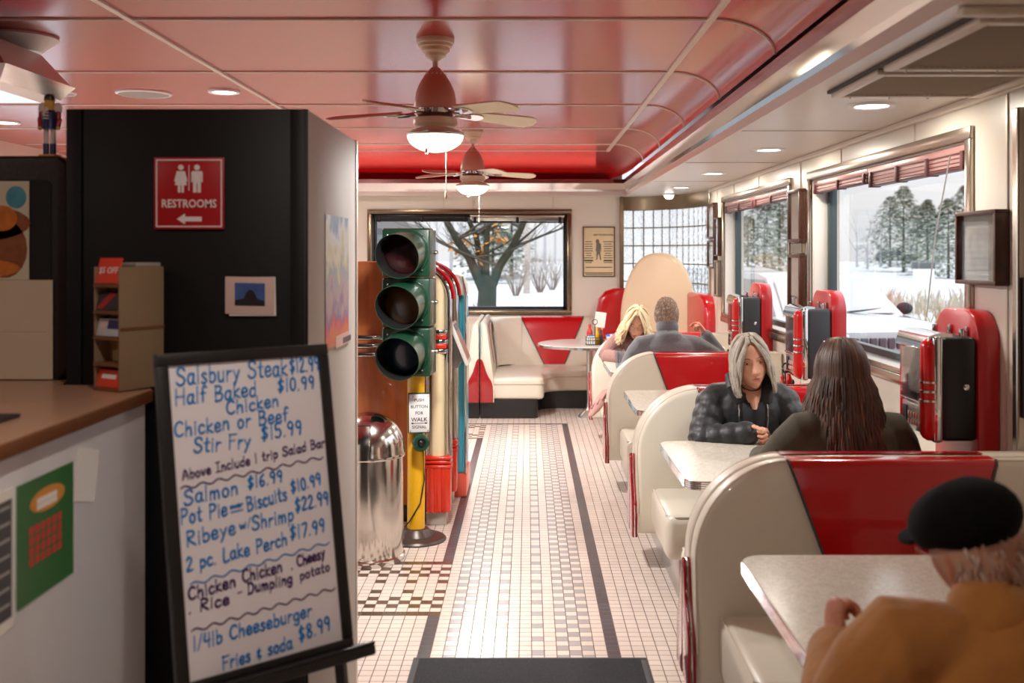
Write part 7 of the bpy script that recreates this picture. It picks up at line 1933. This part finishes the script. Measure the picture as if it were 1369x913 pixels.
# open front: black v-neck top showing between the zips
M_TOP = mat('black_knit', (32, 33, 38), .8)
def vneck(o, cx, yf, z0, z1, w0, w1, m, vz, dv):
    b = MB(); N = 12; rg = []
    for i in range(9):
        t = i / 8; z = z0 + (z1 - z0) * t; w_ = w0 + (w1 - w0) * t; row = []
        for j in range(N + 1):
            q = -1 + 2 * j / N; row.append((cx + q * w_, yf(z) + .035 * q * q, z - (dv * (1 - abs(q)) if i == 8 else 0)))
        rg.append(row)
    b.rings(rg, m, False, False, False); return b.build('v_neck_top', m, o)
yfz = lambda z: 5.22 - .112 - .036 - .012 * sin((z - .7) / .3 * pi) + max(0, z - .9) * .45
vneck(o, px_ + .006, yfz, .70, .955, .055, .062, M_TOP, 0, .055)
b = MB(); rg = []
for i in range(7):   # skin of the throat above the neckline
    t = i / 6; z = .895 + .115 * t; w_ = .014 + .048 * t
    rg.append([(px_ + .006 + q * w_, yfz(z) - .020 + .03 * q * q + .012 * t, z) for q in (-1, -.5, 0, .5, 1)])
b.rings(rg, M_SK1, False, False, False); b.build('throat', M_SK1, o)
for s in (-1, 1):
    b = MB(); b.tube([(px_ + .006 + s * (.058 + .012 * sin(t * 3)), yfz(.70 + .31 * t) - .004 + .035, .70 + .31 * t) for t in [i / 8 for i in range(9)]], .0045, M_STEEL, 6); b.build('zip', M_STEEL, jk_)
    b = MB(); b.loft([(px_ + .006 + s * .066, yfz(.93) + .03, .93), (px_ + s * .088, 5.12, 1.0), (px_ + s * .10, 5.16, 1.045)], [(.03, .014), (.036, .016), (.02, .012)], M_PUFF, 12, f); b.build('collar_flap', M_PUFF, jk_)
b = MB()
for i in range(15):
    t = (i - 7) / 7; b.ball((px_ + .004 + .052 * sin(t * 1.3), 5.19 - .068 * cos(t * 1.3) - .030, .980 + .022 * t * t), .0042, M_SAUCE, 8, 6)
b.build('bead_necklace', M_SAUCE, o)
me = remesh(legs_mesh(J, f, .012), .012, 2, 'trousers'); me.materials.append(M_JEANS); link('trousers', me, o); shoes(o, J, f, M_SHOE)
b = MB(); b.lathe([(.0098, -.002), (.0118, -.002), (.0118, .002), (.0098, .002)], (0, 0, 0), M_STEEL, 14, Matrix.Rotation(R(80), 4, 'X')); b.xform(Matrix.Translation((px_ + .045, 4.955, .79))); b.build('ring', M_STEEL, o)
# blue jacket lying on the bench behind her
o = thing('blue_jacket', (1.25, 5.46, .8), 'bright blue jacket lying behind the grey-haired woman on the bench back', 'jacket')
M_BLUEJ = mat('blue_jacket', (36, 150, 196), .7, bump=.4, bscale=30)
b = MB(); b.loft([(.98, 5.36, .85), (1.12, 5.37, .88), (1.26, 5.36, .95), (1.33, 5.36, .90), (1.37, 5.35, .78)], [(.04, .03), (.05, .04), (.055, .035), (.045, .03), (.035, .03)], M_BLUEJ, 14, (0, 0, 1)); b.build('folded_body', M_BLUEJ, o)

# --- long-haired brunette from behind
qx_ = 1.25
J = dict(pelvis=(qx_ + .02, 4.08, .53), waist=(qx_ + .02, 4.09, .68), chest=(qx_ + .01, 4.10, .86), neck=(qx_, 4.13, 1.02), head=(qx_ + .005, 4.19, 1.16),
         shl=(qx_ - .175, 4.12, .945), shr=(qx_ + .185, 4.12, .945), ell=(qx_ - .30, 4.22, .765), wrl=(qx_ - .26, 4.45, .785), elr=(qx_ + .30, 4.24, .765), wrr=(qx_ + .12, 4.46, .785),
         knl=(qx_ - .08, 4.50, .50), knr=(qx_ + .12, 4.50, .50), anl=(qx_ - .08, 4.52, .09), anr=(qx_ + .12, 4.52, .09))
f = (0, 1, 0)
MH = frame_of((qx_ + .005, 4.19, 1.165), 184, 4, 0, 1.04)
o = person('long-haired brunette in a dark olive top seen from behind', J, f, MH, M_SK1, .006,
           [(((qx_ - .255, 4.45, .785), (.3, 1, 0), (0, 0, -1)), dict(curl=(20, 25, 20), side=1)), (((qx_ + .12, 4.46, .785), (-.7, .8, 0), (0, 0, -1)), dict(curl=(25, 30, 25), side=-1))], torso=1.12, detail=True)
face_parts(o, MH, ('iris_dark', (58, 40, 30)), ('brow_brown', (66, 44, 32)), ('lip_rose', (176, 96, 88)))
M_HB = [mat('hair_brown', (82, 54, 38), .42, vary=.2, vscale=30), mat('hair_brown_light', (112, 76, 50), .42), mat('hair_brown_dark', (48, 32, 24), .45)]
long_hair(o, MH, M_HB, 1500, .36, R(50), 8, wave=.011, vol=1.08, flare=.10, wid=.0048)
M_OLIVE = mat('olive_knit', (62, 54, 34), .8, bump=.3, bscale=260, sheen=.1)
b = MB(); limbs(b, J, f, .02, 'cloth', None, 1.14, armk=1.18)
cloth(o, 'olive_top', b, .010, 5, M_OLIVE)
me = remesh(legs_mesh(J, f, .012), .014, 2, 'trousers'); me.materials.append(M_JEANS); link('trousers', me, o); shoes(o, J, f, M_SHOE)

# --- old man with the black cap from behind
mx_ = .905
J = dict(pelvis=(mx_ + .06, 2.07, .53), waist=(mx_ + .06, 2.03, .68), chest=(mx_ + .05, 2.02, .82), neck=(mx_ + .01, 2.07, .925), head=(mx_ - .015, 2.14, 1.06),
         shl=(mx_ - .175, 2.06, .872), shr=(mx_ + .245, 2.04, .872), ell=(mx_ - .275, 2.12, .70), wrl=(mx_ - .225, 2.31, .765), elr=(mx_ + .33, 2.18, .73), wrr=(mx_ + .12, 2.40, .79),
         knl=(mx_ - .04, 2.50, .50), knr=(mx_ + .18, 2.50, .50), anl=(mx_ - .04, 2.52, .09), anr=(mx_ + .18, 2.52, .09))
MH = frame_of((mx_ + .005, 2.135, 1.047), 203, 8, -14, 1.06)
M_SKM = mat('skin_ruddy', (190, 124, 98), .5, vary=.12, vscale=30)
o = person('old man in a tan coat and black flat cap seen from behind', J, f, MH, M_SKM, .005,
           [(((mx_ - .225, 2.315, .77), (.1, .45, .85), (1, .25, -.1)), dict(curl=(50, 60, 40), thumb=35, side=1)), (((mx_ + .12, 2.40, .79), (-1, .35, .15), (0, 0, -1)), dict(curl=(30, 40, 30), side=-1))], torso=1.2, belly=.02, male=True)
face_parts(o, MH, ('iris_dark', (58, 40, 30)), ('brow_grey', (120, 102, 88)), ('lip_rose', (176, 96, 88)), glasses=True)
M_HW = [mat('hair_white', (206, 188, 172), .6), mat('hair_white_dark', (182, 160, 142), .6), mat('hair_white_base', (192, 150, 126), .6)]  # three hair tones, mixed at random over the strands
short_hair(o, MH, M_HW, 520, 6, pmax=118, pfront=50, ln=.024, k0=.99, pmin=66, back=True)
M_CAP = mat('black_felt', (8, 8, 9), .95, spec=.2, bump=.3, bscale=200)
b = MB(); rg = []
def cap_pt(a, r, z): return (.094 * r * sin(a), -.120 * r * cos(a) - .006, z - .030 * max(0, cos(a)) * r)
for t, r in ((0, .02), (.1, .30), (.22, .52), (.36, .72), (.5, .87), (.64, .97), (.78, 1.02), (.9, 1.0), (1.0, .93)):
    rg.append([cap_pt(2 * pi * j / 44, r * (1 + .012 * sin(5 * 2 * pi * j / 44)), .136 - .098 * t ** 1.7) for j in range(44)])
rg.append([cap_pt(2 * pi * j / 44, .86, .028) for j in range(44)]); rg.append([cap_pt(2 * pi * j / 44, .80, .036) for j in range(44)])
b.rings(rg, M_CAP, True, False); b.xform(MH); cp = b.build('flat_cap', M_CAP, o, angle=60)
b = MB(); top = [(.070 * sin(a), -.088 - .085 * max(0, cos(a)) ** .8) for a in [R(-88 + 176 * i / 16) for i in range(17)]]
b.prism(top, 'z', .018, .027, M_CAP, .003, 2)
for v in b.b.verts: v.co.z += .02 * (v.co.y + .10)
b.xform(MH); b.build('brim', M_CAP, cp)
M_TAN = mat('tan_wool', (168, 110, 46), .9, bump=.9, bscale=14, sheen=.3, vary=.06, vscale=10)
b = MB(); limbs(b, J, f, .028, 'cloth', None, 1.24, .02, armk=1.5)
b.loft([(mx_ + .01, 2.05, .895), (mx_ + .006, 2.065, .925), (mx_ + .0, 2.07, .94)], [(.115, .095), (.088, .078), (.082, .072)], None, 24, f, True, False)
ct = cloth(o, 'tan_coat', b, .010, 4, M_TAN)
b = MB(); b.loft([(mx_ + .012, 2.045, .928), (mx_ + .006, 2.06, .945)], [(.092, .080), (.086, .073)], M_TAN, 28, f, True, True); b.build('coat_collar', M_TAN, ct)
b = MB(); b.loft([(mx_ - .236, 2.275, .748), (mx_ - .231, 2.293, .757)], [(.033, .035)] * 2, M_BLACK, 18, f, True, False); b.box(mx_ - .29, mx_ - .27, 2.25, 2.28, .755, .785, M_BLACK, .004); b.build('watch', M_BLACK, o)
me = remesh(legs_mesh(J, f, .012), .014, 2, 'trousers'); me.materials.append(M_JEANS); link('trousers', me, o); shoes(o, J, f, M_SHOE)

# --- grey-haired man in grey fleece, from behind, hand raised
gx_ = 1.055
J = dict(pelvis=(gx_ + .02, 7.90, .53), waist=(gx_ + .02, 7.90, .70), chest=(gx_ + .01, 7.90, .87), neck=(gx_, 7.92, 1.03), head=(gx_ - .0, 7.98, 1.17),
         shl=(gx_ - .20, 7.92, .945), shr=(gx_ + .205, 7.92, .945), ell=(gx_ - .30, 8.02, .765), wrl=(gx_ - .12, 8.20, .785), elr=(gx_ + .46, 8.10, .80), wrr=(gx_ + .325, 8.10, 1.005),
         knl=(gx_ - .09, 8.32, .50), knr=(gx_ + .12, 8.32, .50), anl=(gx_ - .09, 8.34, .09), anr=(gx_ + .12, 8.34, .09))
MH = frame_of((gx_ + .0, 7.98, 1.180), 176, 3, 0, 1.06)
pt = [(10, 10, 5), (70, 85, 45), (75, 90, 50), (80, 90, 50)]
o = person('grey-haired man in a grey fleece seen from behind, right hand raised', J, f, MH, M_SKIN2, .005,
           [(((gx_ - .12, 8.20, .785), (1, .4, 0), (0, 0, -1)), dict(curl=(30, 40, 30), side=1)), (((gx_ + .325, 8.10, 1.01), (-.55, 0, .85), (-.8, .1, -.5)), dict(curls=[(55, 10, 5), (30, 50, 30), (60, 70, 40), (65, 75, 40)], thumb=10, side=-1, sc_=1.08))], torso=1.16, belly=.02, male=True)
face_parts(o, MH, ('iris_dark', (58, 40, 30)), ('brow_grey', (120, 102, 88)), ('lip_rose', (176, 96, 88)), glasses=True)
M_HS = [mat('hair_salt', (184, 170, 152), .6), mat('hair_salt_dark', (146, 130, 114), .6), mat('hair_scalp', (150, 118, 98), .6)]
short_hair(o, MH, M_HS, 2600, 9, pmax=108, pfront=42, ln=.017, thin=.35, k0=1.0)
M_FLEECE = mat('grey_fleece', (104, 106, 110), .95, bump=.4, bscale=120, sheen=.4)
b = MB(); limbs(b, J, f, .022, 'cloth', None, 1.18, .02, armk=1.15)
b.loft([(gx_ + .004, 7.90, 1.0), (gx_, 7.925, 1.045), (gx_, 7.935, 1.085)], [(.115, .10), (.082, .076), (.08, .072)], None, 24, f)
fl2 = cloth(o, 'grey_fleece', b, .009, 3, M_FLEECE)
b = MB(); b.loft([(gx_, 7.927, 1.075), (gx_, 7.933, 1.092)], [(.084, .078), (.085, .077)], M_FLEECE, 26, f); b.build('fleece_collar', M_FLEECE, fl2)
me = remesh(legs_mesh(J, f, .012), .014, 2, 'trousers'); me.materials.append(M_JEANS); link('trousers', me, o); shoes(o, J, f, M_SHOE)

# --- blonde woman bending over the table
bx_ = .95
J = dict(pelvis=(bx_ + .02, 9.08, .53), waist=(bx_ + .01, 9.06, .68), chest=(bx_, 8.99, .83), neck=(bx_ - .02, 8.90, .955), head=(bx_ - .035, 8.80, 1.06),
         shl=(bx_ - .17, 8.95, .90), shr=(bx_ + .165, 8.95, .90), ell=(bx_ - .31, 8.84, .77), wrl=(bx_ - .12, 8.62, .785), elr=(bx_ + .27, 8.82, .77), wrr=(bx_ + .09, 8.62, .785),
         knl=(bx_ - .09, 8.62, .50), knr=(bx_ + .11, 8.62, .50), anl=(bx_ - .09, 8.60, .09), anr=(bx_ + .11, 8.60, .09))
f = (0, -1, 0)
MH = frame_of((bx_ - .04, 8.78, 1.055), -6, 22, -6, 1.06)
o = person('blonde woman in a mauve cardigan looking down at the table', J, f, MH, M_SK1, .0035,
           [(((bx_ - .12, 8.62, .785), (.8, -.5, 0), (0, 0, -1)), dict(curl=(30, 45, 30), side=-1)), (((bx_ + .09, 8.62, .785), (-.8, -.5, 0), (0, 0, -1)), dict(curl=(30, 45, 30), side=1))])
face_parts(o, MH, ('iris_dark', (58, 40, 30)), ('brow_blonde', (150, 118, 84)), ('lip_red', (184, 84, 84)), glasses=True, open_=.3)
M_HY = [mat('hair_blonde', (214, 194, 156), .5, vary=.12, vscale=30), mat('hair_blonde_pale', (230, 216, 188), .5), mat('hair_blonde_dark', (186, 150, 104), .5)]
MHh = MH @ Matrix.Rotation(R(-16), 4, 'X')
long_hair(o, MH, M_HY, 620, .14, R(52), 12, wave=.02, vol=1.14, flare=.055, wid=.0055, bangs=160)
M_MAUVE_C = mat('mauve_knit', (150, 108, 100), .9, bump=.9, bscale=90, vary=.15, vscale=60, sheen=.3)
b = MB(); limbs(b, J, f, .022, 'cloth', None, 1.05, armk=1.15)
cg = cloth(o, 'mauve_cardigan', b, .009, 3, M_MAUVE_C)
vneck(o, bx_ - .01, lambda z: 8.99 - .145 - (z - .83) * .55 if z > .83 else 8.845 + (.83 - z) * .2, .70, .945, .035, .05, M_TOP, 0, .05)
me = remesh(legs_mesh(J, f, .012), .014, 2, 'trousers'); me.materials.append(M_JEANS); link('trousers', me, o); shoes(o, J, f, M_SHOE)
# pink coat hanging off the blonde woman's bench
o = thing('pink_coat', (.60, 8.9, .3), 'dusty pink coat sleeve hanging off the bench of the blonde woman into the aisle', 'coat')
M_PINKC = mat('pink_coat', (176, 134, 126), .9, bump=.5, bscale=50)
b = MB(); b.loft([(.88, 8.98, .47), (.74, 8.93, .475), (.66, 8.88, .455), (.61, 8.83, .40), (.57, 8.78, .345), (.525, 8.73, .30)], [(.07, .03), (.07, .035), (.062, .04), (.05, .035), (.042, .03), (.03, .014)], M_PINKC, 14, (0, 0, 1)); sl = b.build('sleeve', M_PINKC, o)
for k in range(4):
    b = MB(); t = k / 3; b.tube([(.70 - .14 * t, 8.84 - .04 * t, .50 - .11 * t), (.67 - .14 * t, 8.80 - .04 * t, .46 - .11 * t), (.66 - .14 * t, 8.80, .42 - .10 * t)], .008, M_PINKC, 8); b.build('fold', M_PINKC, sl)
